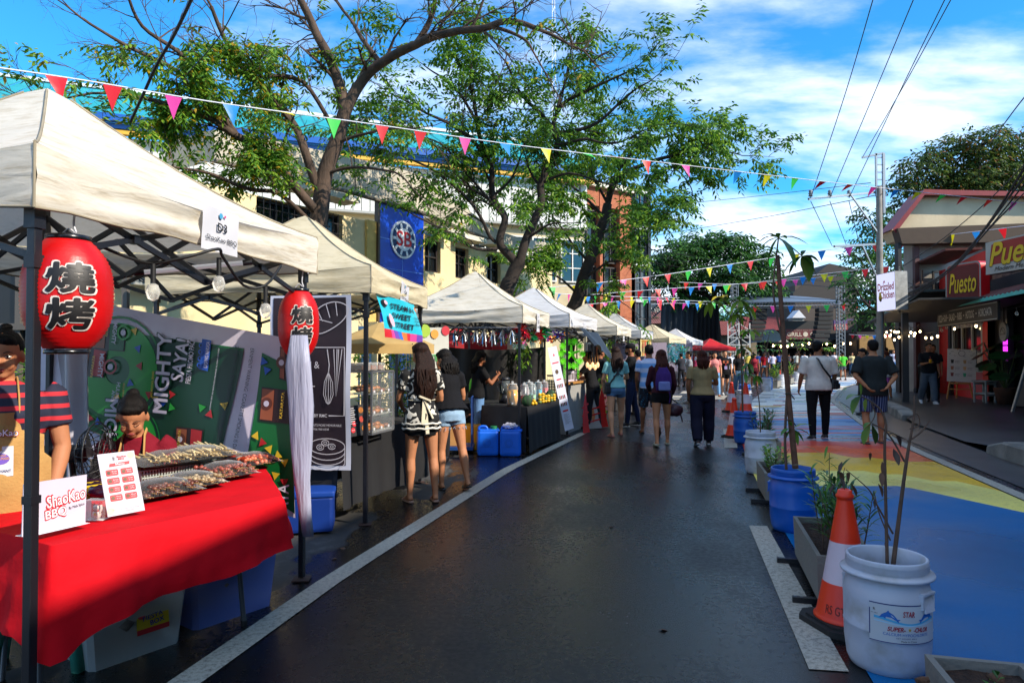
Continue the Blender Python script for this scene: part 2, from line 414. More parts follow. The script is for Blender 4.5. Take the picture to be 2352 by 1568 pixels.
def worn_paint(name,col,wear=.22,rough=.40,dark=(.03,.03,.032,1),streak=(1.2,5,1)):
 m=bpy.data.materials.new(name);MATS[name]=m;m.use_nodes=True;m.diffuse_color=lin(col)
 t=m.node_tree;t.nodes.clear();A=t.nodes.new;K=t.links.new
 out=A('ShaderNodeOutputMaterial');p=A('ShaderNodeBsdfPrincipled');K(p.outputs[0],out.inputs[0]);tcn=A('ShaderNodeTexCoord')
 mpn=A('ShaderNodeMapping');mpn.inputs['Scale'].default_value=streak;mpn.inputs['Rotation'].default_value=(0,0,R(-15));K(tcn.outputs['Object'],mpn.inputs[0])
 a=A('ShaderNodeTexNoise');a.inputs['Scale'].default_value=9;a.inputs['Detail'].default_value=8;a.inputs['Roughness'].default_value=.72;K(mpn.outputs[0],a.inputs['Vector'])
 b=A('ShaderNodeTexNoise');b.inputs['Scale'].default_value=.7;b.inputs['Detail'].default_value=3;K(tcn.outputs['Object'],b.inputs['Vector'])
 f=A('ShaderNodeTexNoise');f.inputs['Scale'].default_value=240;f.inputs['Detail'].default_value=2;K(tcn.outputs['Object'],f.inputs['Vector'])
 r1=A('ShaderNodeMapRange');K(a.outputs[0],r1.inputs[0]);r1.inputs[1].default_value=.66-wear;r1.inputs[2].default_value=.34-wear*.3;r1.inputs[3].default_value=0;r1.inputs[4].default_value=.8
 r2=A('ShaderNodeMapRange');K(f.outputs[0],r2.inputs[0]);r2.inputs[1].default_value=.40;r2.inputs[2].default_value=.28;r2.inputs[4].default_value=.8
 mxx=A('ShaderNodeMath');mxx.operation='MAXIMUM';K(r1.outputs[0],mxx.inputs[0]);K(r2.outputs[0],mxx.inputs[1])
 hs=A('ShaderNodeHueSaturation');hs.inputs['Color'].default_value=lin(col)
 r3=A('ShaderNodeMapRange');K(b.outputs[0],r3.inputs[0]);r3.inputs[3].default_value=.55;r3.inputs[4].default_value=1.35;K(r3.outputs[0],hs.inputs['Value'])
 mix=A('ShaderNodeMix');mix.data_type='RGBA';K(mxx.outputs[0],mix.inputs[0]);K(hs.outputs[0],mix.inputs[6]);mix.inputs[7].default_value=dark;K(mix.outputs[2],p.inputs['Base Color'])
 r4=A('ShaderNodeMapRange');K(b.outputs[0],r4.inputs[0]);r4.inputs[1].default_value=.35;r4.inputs[2].default_value=.65;r4.inputs[3].default_value=rough*.55;r4.inputs[4].default_value=rough*1.5;K(r4.outputs[0],p.inputs['Roughness']);p.inputs['Specular IOR Level'].default_value=.22
 bp=A('ShaderNodeBump');bp.inputs['Strength'].default_value=.35;bp.inputs['Distance'].default_value=.004;K(f.outputs[0],bp.inputs['Height']);K(bp.outputs[0],p.inputs['Normal'])
 return m
WL=worn_paint('road_paint_white','#b6afa0',.12,.6,streak=(4,4,1))
m=MB();ys=[-3+.5*i for i in range(33)];pts=[(interp(XL,y),y,.005)for y in ys]
m.add([v for a,b,c in pts for v in((a,b,c),(a+.155,b,c))],[(2*i,2*i+1,2*i+3,2*i+2)for i in range(len(ys)-1)],0)
struct(m,'edge_line',[WL])
m=MB()
def dash(p4,mi=0):m.quad(*[gr(x,y,.005)for x,y in p4],mi)
dash([(1858,1535),(1950,1541),(1762,1207),(1720,1206)])
dash([(1664,1028),(1694,1028),(1688,985),(1661,985)])
for k,(y0,y1,x0,x1,sh)in enumerate([(917,908,1600,1662,10),(917,908,1516,1560,8),(904,897,1560,1600,10),(892,886,1700,1722,12)]):
 dash([(x0,y0),(x1,y0),(x1+sh,y1),(x0+sh,y1)])
struct(m,'lane_marks',[WL])
PC={'b':worn_paint('mural_blue','#04609c',.27),'l':worn_paint('mural_pale_yellow','#f0e070',.19),'y':worn_paint('mural_yellow','#e8b60a',.19),'o':worn_paint('mural_orange','#ea5a0e',.12),'r':worn_paint('mural_red','#d23c1c',.14),'p':worn_paint('mural_rose','#b9706a',.16),'s':worn_paint('mural_sky','#4f86bd',.16),'w':worn_paint('mural_white','#dfdfd6',.18),'g':worn_paint('mural_grey','#49535d',.15),'t':worn_paint('mural_cyan','#58c0d8',.14),'n':worn_paint('mural_green','#5fa58a',.14),'m':worn_paint('mural_slate','#6d7f93',.15)}
keys=list(PC);NT=20
def mx_(z,t_):a=interp(XP,z)-.12;b=interp(XM,z)-.10;return a+(b-a)*t_
rows=[]
def step(base,*ev):
 def f(t_):
  z=base
  for t0,t1,dz in ev:z+=dz*min(1,max(0,(t_-t0)/(t1-t0)))
  return z
 return f
rows.append((step(-4),[(1,'b')]))
rows.append((step(7.75,(.62,1.0,-1.7)),[(1,'l')]))
rows.append((step(8.75,(.55,.62,-.25),(.7,.8,-.45),(.9,1,-.6)),[(1,'y')]))
rows.append((step(10.0,(.2,.26,.35),(.5,.58,-.5),(.72,.8,-.35)),[(1,'o')]))
rows.append((step(10.9,(.3,.36,.25),(.6,.66,-.35)),[(1,'r')]))
z=11.7;rr=random.Random(3)
stripes=['p','m','r','s','p','g','p','s','r','s','m','r','s','p','s','b','m','s','b','s','o','s','w','o','w','g','w','o','w','m','w']
for k,c in enumerate(stripes):
 nx=stripes[(k+1)%len(stripes)]
 rows.append((step(z),[(rr.uniform(.35,.9),c),(1,rr.choice([c,nx,'p','s']))]));z+=.15+.004*k
for k in range(26):
 q=k%6
 if q in(0,2,3):cc=[(1,'w')]
 elif q==1:a=rr.uniform(.1,.5);cc=[(a,'w'),(a+.25,'s'),(.85,'w'),(1,'p')]
 elif q==4:a=rr.uniform(.1,.4);cc=[(a,'w'),(a+.3,'y'),(1,'w')]if k<10 else[(.2,'g'),(.4,'w'),(.55,'g'),(.7,'n'),(.85,'g'),(1,'w')]
 else:cc=[(.3,'w'),(.5,'p'),(.8,'w'),(1,'r')]if k%2 else[(.15,'g'),(.3,'o'),(.5,'w'),(.65,'g'),(.8,'n'),(1,'w')]
 rows.append((step(z),cc));z+=.42 if q in(4,5)else .26
while z<44:
 c=rr.choice('wwswwpwtwsw');a=rr.uniform(.2,.8);rows.append((step(z),[(a,c),(1,rr.choice('wwsp'))]));z+=rr.uniform(.4,.9)
m=MB()
for k in range(len(rows)-1):
 f0,cc=rows[k];f1=rows[k+1][0]
 for j in range(NT):
  t0,t1=j/NT,(j+1)/NT;key=next(c for e,c in cc if(t0+t1)/2<=e+1e-6)
  ns=12 if k==0 else 1
  for q in range(ns):
   def zz_(t_,q_):return f0(t_)+(f1(t_)-f0(t_))*q_/ns
   m.quad(*[(mx_(zz_(a,b),a),zz_(a,b),.006)for a,b in((t0,q),(t1,q),(t1,q+1),(t0,q+1))],keys.index(key))
struct(m,'painted_street',[PC[k]for k in keys])
m=MB();zs=[-4+.8*i for i in range(60)]
V=[v for y in zs for v in((interp(XM,y)-.08,y,.010),(interp(XM,y)+.07,y,.010))]
m.add(V,[(2*i,2*i+1,2*i+3,2*i+2)for i in range(len(zs)-1)],0);struct(m,'border_line',[WL])
conc=mat('kerb_concrete','#75716a',rough=.8,var=.35,vs=3,bump=.5,bs=30,col2='#8f8a80')
gut=mat('gutter_concrete','#3c3430',rough=.35,var=.4,vs=2.2,bump=.25,bs=25)
pav=mat('pavement_concrete','#33312f',rough=.42,var=.35,vs=1.3,bump=.25,bs=35)
def XK(y):return interp(XM,y)+.95
m=MB();V=[v for y in zs for v in((interp(XM,y)+.22,y,.009),(XK(y)+.05,y,.009))]
m.add(V,[(2*i,2*i+1,2*i+3,2*i+2)for i in range(len(zs)-1)],0);struct(m,'gutter',[gut])
def kerbrun(name,y0,y1,h,w=.32):
 m=MB();n=max(2,int((y1-y0)/.5));secs=[]
 for i in range(n+1):
  y=y0+(y1-y0)*i/n;x=XK(y);e=min(i,n-i);hh=h*(.55 if e==0 else 1);j=noise.noise((y*2,1,0))*.012
  secs+=[(x+j,y,-.02),(x+.02+j,y,hh-.03),(x+.05,y,hh),(x+w,y,hh),(x+w,y,-.02)]
 m.add(secs,[(i*5+k,i*5+k+1,(i+1)*5+k+1,(i+1)*5+k)for i in range(n)for k in range(4)]+[(0,1,2,3,4)[::-1],tuple(n*5+k for k in range(5))],0)
 struct(m,name,[conc])
kerbrun('kerb',-4,10.3,.24);kerbrun('kerb',15.4,19.2,.22);kerbrun('kerb',21,44,.16)
def pz(y):return .13 if(y<10 or y>16.2)else .13-.10*min(1,(y-10)/1.5,(16.2-y)/1.5)
m=MB();ya=[-30,-4]+[-3+.5*i for i in range(100)]
for i in range(len(ya)-1):
 a,b=ya[i],ya[i+1]
 for u0,u1 in((0,.25),(.25,1)):
  def P_(y,u):x0=XK(y)+.12;x1=30+y*.6;return(x0+(x1-x0)*u*.6 if u<1 else x1,y,pz(y)if u>0 else min(pz(y),.13))
  m.quad(P_(a,u0),P_(a,u1),P_(b,u1),P_(b,u0),0)
struct(m,'pavement',[pav])
# ================================================================= facade helpers
def hit(px,py,Mf):
 o=Vector((0,0,EYE));d=_dir(px,py);p0=Mf.translation;n=Mf.to_3x3().col[2]
 return o+d*((p0-o).dot(n)/d.dot(n))
def loc(px,py,Mf):return Mf.inverted()@hit(px,py,Mf)
def wrect(mb,Mf,x0,y0,x1,y1,z0,z1,mi=0):mb.box(((x0+x1)/2,(y0+y1)/2,(z0+z1)/2),(abs(x1-x0),abs(y1-y0),abs(z1-z0)),mi,Mf)
def wall_holes(mb,Mf,x0,x1,y0,y1,holes,th=.25,mi=0,topf=None):
 """wall slab with rectangular openings: built as a grid of blocks around them"""
 xs=sorted({x0,x1,*[h[0]for h in holes],*[h[2]for h in holes]});ysl=sorted({y0,y1,*[h[1]for h in holes],*[h[3]for h in holes]})
 for i in range(len(xs)-1):
  for j in range(len(ysl)-1):
   cx,cyy=(xs[i]+xs[i+1])/2,(ysl[j]+ysl[j+1])/2
   if any(h[0]<cx<h[2]and h[1]<cyy<h[3]for h in holes):continue
   a,b,c,d=xs[i],xs[i+1],ysl[j],ysl[j+1]
   mb.quad((a,c,0),(b,c,0),(b,d,0),(a,d,0),mi,Mf)
 for h in holes:
  a,c,b,d=h
  mb.quad((a,c,0),(a,c,-th),(b,c,-th),(b,c,0),mi,Mf);mb.quad((a,d,0),(b,d,0),(b,d,-th),(a,d,-th),mi,Mf)
  mb.quad((a,c,0),(a,d,0),(a,d,-th),(a,c,-th),mi,Mf);mb.quad((b,c,0),(b,c,-th),(b,d,-th),(b,d,0),mi,Mf)
def window(par,Mf,h,nx=3,ny=2,fm=None,gm=None,grille=None,depth=.18,fw=.06,world=True):
 a,c,b,d=h;f=MB()
 wrect(f,Mf,a,c,b,c+fw,-depth,-depth+.06);wrect(f,Mf,a,d-fw,b,d,-depth,-depth+.06)
 wrect(f,Mf,a,c+fw,a+fw,d-fw,-depth,-depth+.06);wrect(f,Mf,b-fw,c+fw,b,d-fw,-depth,-depth+.06)
 for i in range(1,nx):x=a+(b-a)*i/nx;wrect(f,Mf,x-fw*.4,c+fw,x+fw*.4,d-fw,-depth+.004,-depth+.05)
 for i in range(1,ny):y=c+(d-c)*i/ny;wrect(f,Mf,a+fw,y-fw*.35,b-fw,y+fw*.35,-depth+.008,-depth+.045)
 o=f.build('window',[fm],par,world)
 g=MB();g.quad((a,c,-depth-.01),(b,c,-depth-.01),(b,d,-depth-.01),(a,d,-depth-.01),0,Mf);g.build('pane',[gm],o,world)
 if grille:
  q=MB();n=int((b-a)/grille)
  for i in range(1,n):x=a+(b-a)*i/n;q.bar(Mf@Vector((x,c,.03)),Mf@Vector((x,d,.03)),.018)
  for i in range(1,4):y=c+(d-c)*i/4;q.bar(Mf@Vector((a,y,.045)),Mf@Vector((b,y,.045)),.02)
  q.build('grille',[P('dark_iron','#241d1a',rough=.5)],o,world)
 return o
dark_glass=mat('dark_window_glass','#14181c',rough=.08,var=.3,vs=.8,spec=.8)
frame_dark=P('window_frame_dark','#2a2320',rough=.5)
frame_white=P('window_frame_white','#c8c6bf',rough=.5)
steel=P('galvanised_steel','#8d9194',rough=.4,metal=.7)
blackm=P('black_steel','#15151a',rough=.38,bump=.15,bs=300)
# ================================================================= left: yellow building
yel=mat('yellow_plaster','#d3c092',rough=.85,var=.12,vs=1.1,bump=.25,bs=18,stretch=(1,1,.5))
band=mat('bare_cement','#aca391',rough=.9,var=.22,vs=.9,bump=.3,bs=22,stretch=(1,1,.35))
ledge=mat('white_ledge','#c9c3b2',rough=.85,var=.2,vs=2)
FL=frame((-3.6,18.0,0),(.524,.852,0))
rt=root('yellow_building',(-3.6,18,0),'yellow plaster building with a bare cement parapet behind the stalls','building')
lx=lambda px,py=600:loc(px,py,FL).x
ly=lambda px,py:loc(px,py,FL).y
xl,xr=lx(-120),lx(1268)
holes=[]
def fh(x0,y0,x1,y1,pxm=None):
 a,b=lx(x0),lx(x1);xm=(x0+x1)/2 if pxm is None else pxm
 return(a,ly(xm,y1),b,ly(xm,y0))
wins=[fh(588,462,786,560,640),fh(972,552,1012,625),fh(1046,570,1076,640),fh(20,640,58,790),fh(1118,585,1150,650)]
m=MB();topn=4.95
wall_holes(m,FL,xl,xr,0,topn,wins,.28)
m.build('wall',[yel],rt,True)
for k,h in enumerate(wins):window(rt,FL,h,4 if k==0 else 2,2,frame_dark,dark_glass,grille=.16 if k==0 else None)
m=MB();wrect(m,FL,xl,0,xr,topn-.02,-8,-.3);m.build('block',[yel],rt,True)
up=[(483,300),(600,322),(747,352),(856,377),(952,403),(1003,436),(1058,477),(1120,520),(1180,545),(1262,560)]
lo=[(483,372),(600,400),(747,432),(864,463),(963,491),(1003,507),(1062,531),(1120,552),(1180,570),(1262,585)]
UP=smooth_path([loc(x,y,FL)for x,y in up],4);LO=smooth_path([loc(x,y,FL)for x,y in lo],4)
m=MB();n=len(UP)
for zf in(.14,):
 V=[(p.x,p.y,zf)for p in LO]+[(p.x,p.y,zf)for p in UP]
 m.add(V,[(i,i+1,n+i+1,n+i)for i in range(n-1)],0,False,FL)
V=[(p.x,p.y,z_)for z_ in(.14,-.25)for p in UP];m.add(V,[(i,i+1,n+i+1,n+i)for i in range(n-1)],0,False,FL)
V=[(p.x,p.y,z_)for z_ in(-.02,.14)for p in LO];m.add(V,[(i,i+1,n+i+1,n+i)for i in range(n-1)],0,False,FL)
a,b=LO[0],UP[0];m.quad((a.x,a.y,.14),(b.x,b.y,.14),(b.x,b.y,-1.6),(a.x,a.y,-1.6),0,FL)
for i in range(5,n-1,5):m.bar(FL@Vector((LO[i].x,LO[i].y,.145)),FL@Vector((UP[i].x,UP[i].y,.145)),.02,1)
pp=[(p.x,p.y,.16)for p in LO]
m.tube([FL@Vector(q)for q in pp],.05,5,1)
m.build('parapet',[band,P('dark_seam','#5d564a',rough=.9)],rt,True)
for(x0,y0,x1)in((593,448,790),(975,540,1020),(1035,556,1085),(1100,570,1160)):
 m=MB();xm=(x0+x1)/2;yy=ly(xm,y0);wrect(m,FL,lx(x0),yy,lx(x1),yy+.14,0,.55);m.build('window_canopy',[ledge],rt,True)
m=MB();wrect(m,FL,lx(838),0,lx(862)-.01,topn+.02,0,.07);wrect(m,FL,lx(966),0,lx(972),topn,.002,.06);m.build('pilaster',[mat('ochre_plaster','#c9a95f',rough=.85,var=.12)],rt,True)
bl=P('blue_panel_paint','#0e3fb4',rough=.28,spec=.6,var=.08)
m=MB();a,b=lx(864),lx(965);h=ly(915,478)
m.prism([(a,1.0),(b,1.0),(b,ly(965,489)),(a,ly(864,464))],.02,.12,0,FL)
for fx in(.5,):wrect(m,FL,a+(b-a)*fx-.012,1.0,a+(b-a)*fx+.012,h-.3,.12,.124,1)
for py in(556,622):yy=ly(915,py);wrect(m,FL,a,yy-.012,b,yy+.012,.121,.126,1)
wrect(m,FL,a-.07,.9,a,ly(864,462),.0,.14,2)
m.build('blue_panel',[bl,P('panel_seam','#5f86d8',rough=.4),P('bronze_trim','#4a3a28',rough=.5)],rt,True)
c=loc(917,552,FL);m=MB();Me=FL@T(c.x,c.y,.13);rd=.52
m.prism(ring_pts(rd,28),0,.03,0,Me);m.prism(ring_pts(rd*.88,28),.03,.04,1,Me);m.prism(ring_pts(rd*.6,28),.04,.05,0,Me)
for k in range(10):w=k*math.pi/5;m.line([(rd*.62*math.cos(w),rd*.62*math.sin(w)),(rd*.86*math.cos(w),rd*.86*math.sin(w))],.08,.052,0,Me)
m.text('SB',0,.02,.62,.42,.056,2,Me,bold=.05)
m.build('emblem',[P('emblem_white','#d5d9dc'),P('emblem_navy','#1c3a63'),P('emblem_red','#b3202a')],rt,True)
for px in(318,350):
 g=root('air_conditioner',hit(px,665,FL)+Vector((.3,-.25,0)),'outdoor air conditioner unit on the yellow wall, '+('left of the pair' if px==318 else 'right of the pair'),'air conditioner','air conditioner units on the wall')
 Mx=frame((0,0,0),(.524,.852,0));q=MB();q.box((0,.28,0),(.72,.5,.28),0,Mx,bev=.02);q.build('casing',[P('ac_grey','#8f9089',rough=.5)],g)
 q=MB();q.prism(ring_pts(.2,20,-.12,.28),.141,.15,0,Mx);[q.line(ring_pts(r_,20,-.12,.28),.012,.155,1,Mx,closed=True)for r_ in(.06,.1,.14,.18)];q.build('fan_grille',[P('ac_dark','#2a2b2a'),P('ac_wire','#777777')],g)
q0,q1=Vector((-22,20.0,0)),Vector((3.2,30.1,0));FT=frame(q0,q1-q0);Lr=(q1-q0).length
rt=root('long_building',q0,'long building with a turquoise metal roof and blue gutter behind the yellow one','building')
teal=bpy.data.materials.new('turquoise_roof');teal=mat('turquoise_roof_sheet','#1c8f98',rough=.55,var=.12,vs=.8,bump=.2,bs=6,spec=.3)
m=MB();nr=70
for i in range(nr):
 x0,x1=-12+(Lr+12)*i/nr,-12+(Lr+12)*(i+1)/nr;w=.05
 m.quad((x0,9.45,.9),(x1-w,9.45,.9),(x1-w,12.0,-4.4),(x0,12.0,-4.4),0,FT);m.quad((x1-w,9.45,.9),(x1,9.5,.88),(x1,12.05,-4.4),(x1-w,12.0,-4.4),0,FT)
m.build('roof',[teal],rt,True)
m=MB();wrect(m,FT,-12,12.02,Lr,12.14,-4.5,-4.3);m.build('ridge_cap',[P('ridge_white','#c8ccd0')],rt,True)
m=MB();wrect(m,FT,-12,9.2,Lr+.1,9.44,.78,1.02);wrect(m,FT,-12,9.02,Lr+.1,9.19,.6,.8);m.build('gutter',[P('blue_gutter','#1b4f9c',rough=.3)],rt,True)
m=MB();wrect(m,FT,-12,8.86,Lr+.1,9.0,.5,.75);m.build('fascia',[P('yellow_fascia','#c99a2e')],rt,True)
m=MB();wrect(m,FT,-12,0,Lr,7.0,-6,0);m.build('wall',[mat('cream_wall','#b9ab8c',rough=.9,var=.15,vs=1)],rt,True)
m=MB()
for i in range(120):
 x0=-12+(Lr+12)*i/120;x1=x0+(Lr+12)/120
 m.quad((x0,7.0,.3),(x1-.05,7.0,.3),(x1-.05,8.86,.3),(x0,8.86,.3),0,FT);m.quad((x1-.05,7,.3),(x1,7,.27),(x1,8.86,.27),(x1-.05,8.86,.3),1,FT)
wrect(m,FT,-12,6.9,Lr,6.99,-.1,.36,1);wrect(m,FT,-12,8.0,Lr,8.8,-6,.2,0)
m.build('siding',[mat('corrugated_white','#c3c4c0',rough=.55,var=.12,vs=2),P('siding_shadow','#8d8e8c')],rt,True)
for i in range(9):
 h=(Lr-12+i*1.35,4.6,Lr-12+i*1.35+1.15,6.5);window(rt,FT@T(0,0,.22),h,2,3,frame_white,dark_glass)
q0,q1=Vector((1.3,35.6,0)),Vector((7.6,40.0,0));FB=frame(q0,q1-q0);Lb=(q1-q0).length;HB=11.2
rt=root('brick_building',q0,'brick building with tall dark window bays behind the trees past the stalls','building')
brk=bpy.data.materials.new('brick');brk.use_nodes=True;MATS['brick']=brk
t=brk.node_tree;A=t.nodes.new;K=t.links.new;pz_=t.nodes['Principled BSDF'];tcn=A('ShaderNodeTexCoord');mpn=A('ShaderNodeMapping');mpn.inputs['Rotation'].default_value=(R(90),0,0);K(tcn.outputs['Object'],mpn.inputs[0])
bk=A('ShaderNodeTexBrick');bk.inputs['Scale'].default_value=4.2;bk.inputs['Color1'].default_value=lin('#a35c3a');bk.inputs['Color2'].default_value=lin('#8f4a2e');bk.inputs['Mortar'].default_value=lin('#9a7660');bk.inputs['Mortar Size'].default_value=.012
K(mpn.outputs[0],bk.inputs['Vector']);K(bk.outputs[0],pz_.inputs['Base Color']);pz_.inputs['Roughness'].default_value=.9;brk.diffuse_color=lin('#a35c3a')
blx=lambda px,py=600:loc(px,py,FB).x
m=MB()
for x0,x1 in((0,.45),(1.9,2.2),(4.2,4.4),(blx(1417),blx(1444))):wrect(m,FB,x0,0,x1,HB-.5,-1,.25)
wrect(m,FB,0,9.7,blx(1444),HB-.52,-1,.2);wrect(m,FB,0,0,Lb,HB-.6,-9,-1.02)
m.build('wall',[brk],rt,True)
m=MB();wrect(m,FB,-.2,HB-.5,blx(1446),HB-.2,-1.1,.5);m.build('cornice',[ledge],rt,True)
for x0,x1 in((.45,1.9),(2.2,4.2),(4.4,blx(1417))):
 for k in range(3):window(rt,FB,(x0,.4+k*3.1,x1,3.3+k*3.1),3,3,frame_dark,dark_glass,depth=.12,fw=.08)
gb0,gb1=blx(1446),blx(1472)
for k in range(5):window(rt,FB@T(0,0,.4),(gb0,.4+k*2.1,gb1,2.4+k*2.1),2,2,P('bay_frame','#3b4046'),mat('bay_glass','#22303a',rough=.06,var=.2,spec=1),depth=0,fw=.07)
for k in range(6):m=MB();wrect(m,FB,gb0-.05,.25+k*2.1,gb1+.05,.42+k*2.1,-.2,.55);m.build('bay_sill',[P('bay_white','#a9abac')],rt,True)
m=MB();wrect(m,FB,gb1,0,gb1+.22,HB+.1,-.3,.6);wrect(m,FB,gb1+.22,0,gb1+.3,HB+.1,-3,.2);m.build('corner_column',[blackm],rt,True)
b0=at(1271,402,44);rt=root('antenna_mast',b0,'thin white lattice antenna mast above the trees','antenna')
m=MB();hh=11.6
for k in range(3):w=k*2.094;m.bar((.22*math.cos(w),.22*math.sin(w),0),(.1*math.cos(w),.1*math.sin(w),hh),.045)
for k in range(22):
 z0=hh*k/22;r0=.22-.12*k/22;a=2.094*(k%3);m.bar((r0*math.cos(a),r0*math.sin(a),z0),(r0*math.cos(a+2.09),r0*math.sin(a+2.09),z0+hh/22),.03)
m.build('lattice',[P('mast_white','#c9ced4')],rt)
m=MB();m.bar((0,0,hh),(0,0,hh+1.2),.03);m.bar((-.75,0,2),(-.75,0,8.6),.03);m.bar((-.75,0,2.2),(0,0,2.2),.03);m.build('aerial',[P('mast_white','#c9ced4')],rt)
b0=at(1271,402,44);b0.z=0
m=MB();m.box((b0.x,b0.y+1,4.9),(5.0,3.0,9.8));m.thing('rear_building',[band],'plain cement block standing behind the brick building under the antenna mast','building')
# ================================================================= pop-up stall tents
def canopy_mat(name,col,stain):
 m=mat(name,col,rough=.75,var=.10,vs=2.2,bump=.0,trl=.28,stretch=(1,1,1.6))
 t,A,K,p=nodes_of(m);tcn=A('ShaderNodeTexCoord')
 mpn=A('ShaderNodeMapping');mpn.inputs['Scale'].default_value=(1,1,7);K(tcn.outputs['Object'],mpn.inputs[0])
 nw=A('ShaderNodeTexNoise');nw.inputs['Scale'].default_value=1.6;nw.inputs['Detail'].default_value=6;nw.inputs['Distortion'].default_value=.8;K(mpn.outputs[0],nw.inputs['Vector'])
 bp=A('ShaderNodeBump');bp.inputs['Strength'].default_value=.32;bp.inputs['Distance'].default_value=.05;K(nw.outputs[0],bp.inputs['Height']);K(bp.outputs[0],p.inputs['Normal'])
 n3=A('ShaderNodeTexNoise');n3.inputs['Scale'].default_value=5;n3.inputs['Detail'].default_value=9;n3.inputs['Roughness'].default_value=.7;K(mpn.outputs[0],n3.inputs['Vector'])
 r=A('ShaderNodeMapRange');K(n3.outputs[0],r.inputs[0]);r.inputs[1].default_value=.48;r.inputs[2].default_value=.74;r.inputs[4].default_value=.8
 src=p.inputs['Base Color'].links[0].from_socket;mx=A('ShaderNodeMix');mx.data_type='RGBA';K(r.outputs[0],mx.inputs[0]);K(src,mx.inputs[6]);mx.inputs[7].default_value=lin(stain);K(mx.outputs[2],p.inputs['Base Color'])
 return m
cream=canopy_mat('cream_canvas','#dfd8c9','#a8956f');cream2=canopy_mat('cream_canvas_warm','#d8cbab','#ab9a70');whitec=canopy_mat('white_canvas','#dadadd','#b0aca6');redc=canopy_mat('red_canvas','#c4121c','#8c0d14')
TENTS={}
def tent(key,fl,fr,zb,zf,zp,cm,label,group='stall tents along the left side',legs=True,wid=None,trussd=True):
 fl,fr=Vector((fl[0],fl[1],0)),Vector((fr[0],fr[1],0));d=(fr-fl);Ls=d.length;d.normalize();n=Vector((-d.y,d.x,0));w=wid or Ls
 c=(fl+fr)/2+n*w/2;ang=math.atan2(d.y,d.x)
 r=root('canopy_tent',c,label,'tent',group,rz=ang)
 hx,hy=Ls/2,w/2;e=.035;Hx,Hy=hx+e,hy+e;rs=random.Random(hash(key)%1000 if isinstance(key,int)else 5)
 corners=[(-Hx,-Hy),(Hx,-Hy),(Hx,Hy),(-Hx,Hy)]
 m=MB();rise=zp-zf
 for k in range(4):
  a,b=corners[k],corners[(k+1)%4]
  def f(u,v,a=a,b=b,k=k):
   x=a[0]+(b[0]-a[0])*u;y=a[1]+(b[1]-a[1])*u;q=1-v
   px_,py_=x*q,y*q
   mid=math.sin(math.pi*u)
   z=zf+rise*(v**1.12)-.07*mid*q*(1-.3*v)-.055*math.sin(math.pi*v)*(1-mid*.4)
   z+=.008*noise.noise((x*q*3+k,y*q*3,v*2))+.012*math.sin(v*22+u*3)*math.exp(-v*6)*mid
   if v>.93:z=zf+rise*(.93**1.12)-.02+(rise*.075)*(v-.93)/.07
   return(px_,py_,z)
  m.grid(14,14,f,0)
  nx_,ny_=(b[1]-a[1]),-(b[0]-a[0]);ln=math.hypot(nx_,ny_);nx_/=ln;ny_/=ln
  def g(u,v,a=a,b=b,k=k):
   x=a[0]+(b[0]-a[0])*u;y=a[1]+(b[1]-a[1])*u;mid=math.sin(math.pi*u)
   zt=zf-.07*mid;zz_=zt+(zb-zt+.018*mid+.006*math.sin(u*25+k))*v
   o=.014*math.sin(v*9+u*4)*mid+.02*math.sin(math.pi*v)*(1-mid)*.3+.012*noise.noise((u*6,v*3,k))
   return(x+nx_*o,y+ny_*o,zz_)
  m.grid(20,8,g,0)
  m.tube([g(u/14,1.0)for u in range(15)],.006,4,1)
 for(cx_,cy_)in corners:
  m.tube([(cx_*(1-v),cy_*(1-v),zf+rise*(v**1.12)-.055*math.sin(math.pi*v)+.004)for v in[i/10*.93 for i in range(11)]],.007,4,1)
  m.tube([(cx_,cy_,zf),(cx_,cy_,zb)],.007,4,1)
 m.build('canopy',[cm,mat('seam_'+cm.name,'#8f8570',rough=.8,var=.2)],r)
 m=MB();zt,zl=zb+.12,zb-.17
 def P2(x,y,z):return Vector((x,y,z))
 cs=[(-hx+.03,-hy+.03),(hx-.03,-hy+.03),(hx-.03,hy-.03),(-hx+.03,hy-.03)]
 for k in range(4):
  a,b=cs[k],cs[(k+1)%4]
  for j in range(2):
   u0,u1=j/2,(j+1)/2
   pa=[a[i]+(b[i]-a[i])*u0 for i in(0,1)];pb=[a[i]+(b[i]-a[i])*u1 for i in(0,1)]
   m.bar((pa[0],pa[1],zt),(pb[0],pb[1],zl),.016,0,h=.026);m.bar((pa[0],pa[1],zl),(pb[0],pb[1],zt),.016,0,h=.026)
   m.box(((pa[0]+pb[0])/2,(pa[1]+pb[1])/2,(zt+zl)/2),(.04,.04,.04),0)
 for a,b in(((0,-hy),(0,hy)),((-hx,0),(hx,0))):
  for j in range(4):
   u0,u1=j/4,(j+1)/4
   pa=[a[i]+(b[i]-a[i])*u0 for i in(0,1)];pb=[a[i]+(b[i]-a[i])*u1 for i in(0,1)];o=.10*(1-abs(u0-.5)*2);o2=.10*(1-abs(u1-.5)*2)
   m.bar((pa[0],pa[1],zt+o),(pb[0],pb[1],zl+o2),.016,0,h=.026);m.bar((pa[0],pa[1],zl+o),(pb[0],pb[1],zt+o2),.016,0,h=.026)
 m.bar((0,0,zl),(0,0,zp-.04),.03)
 m.build('truss',[blackm],r)
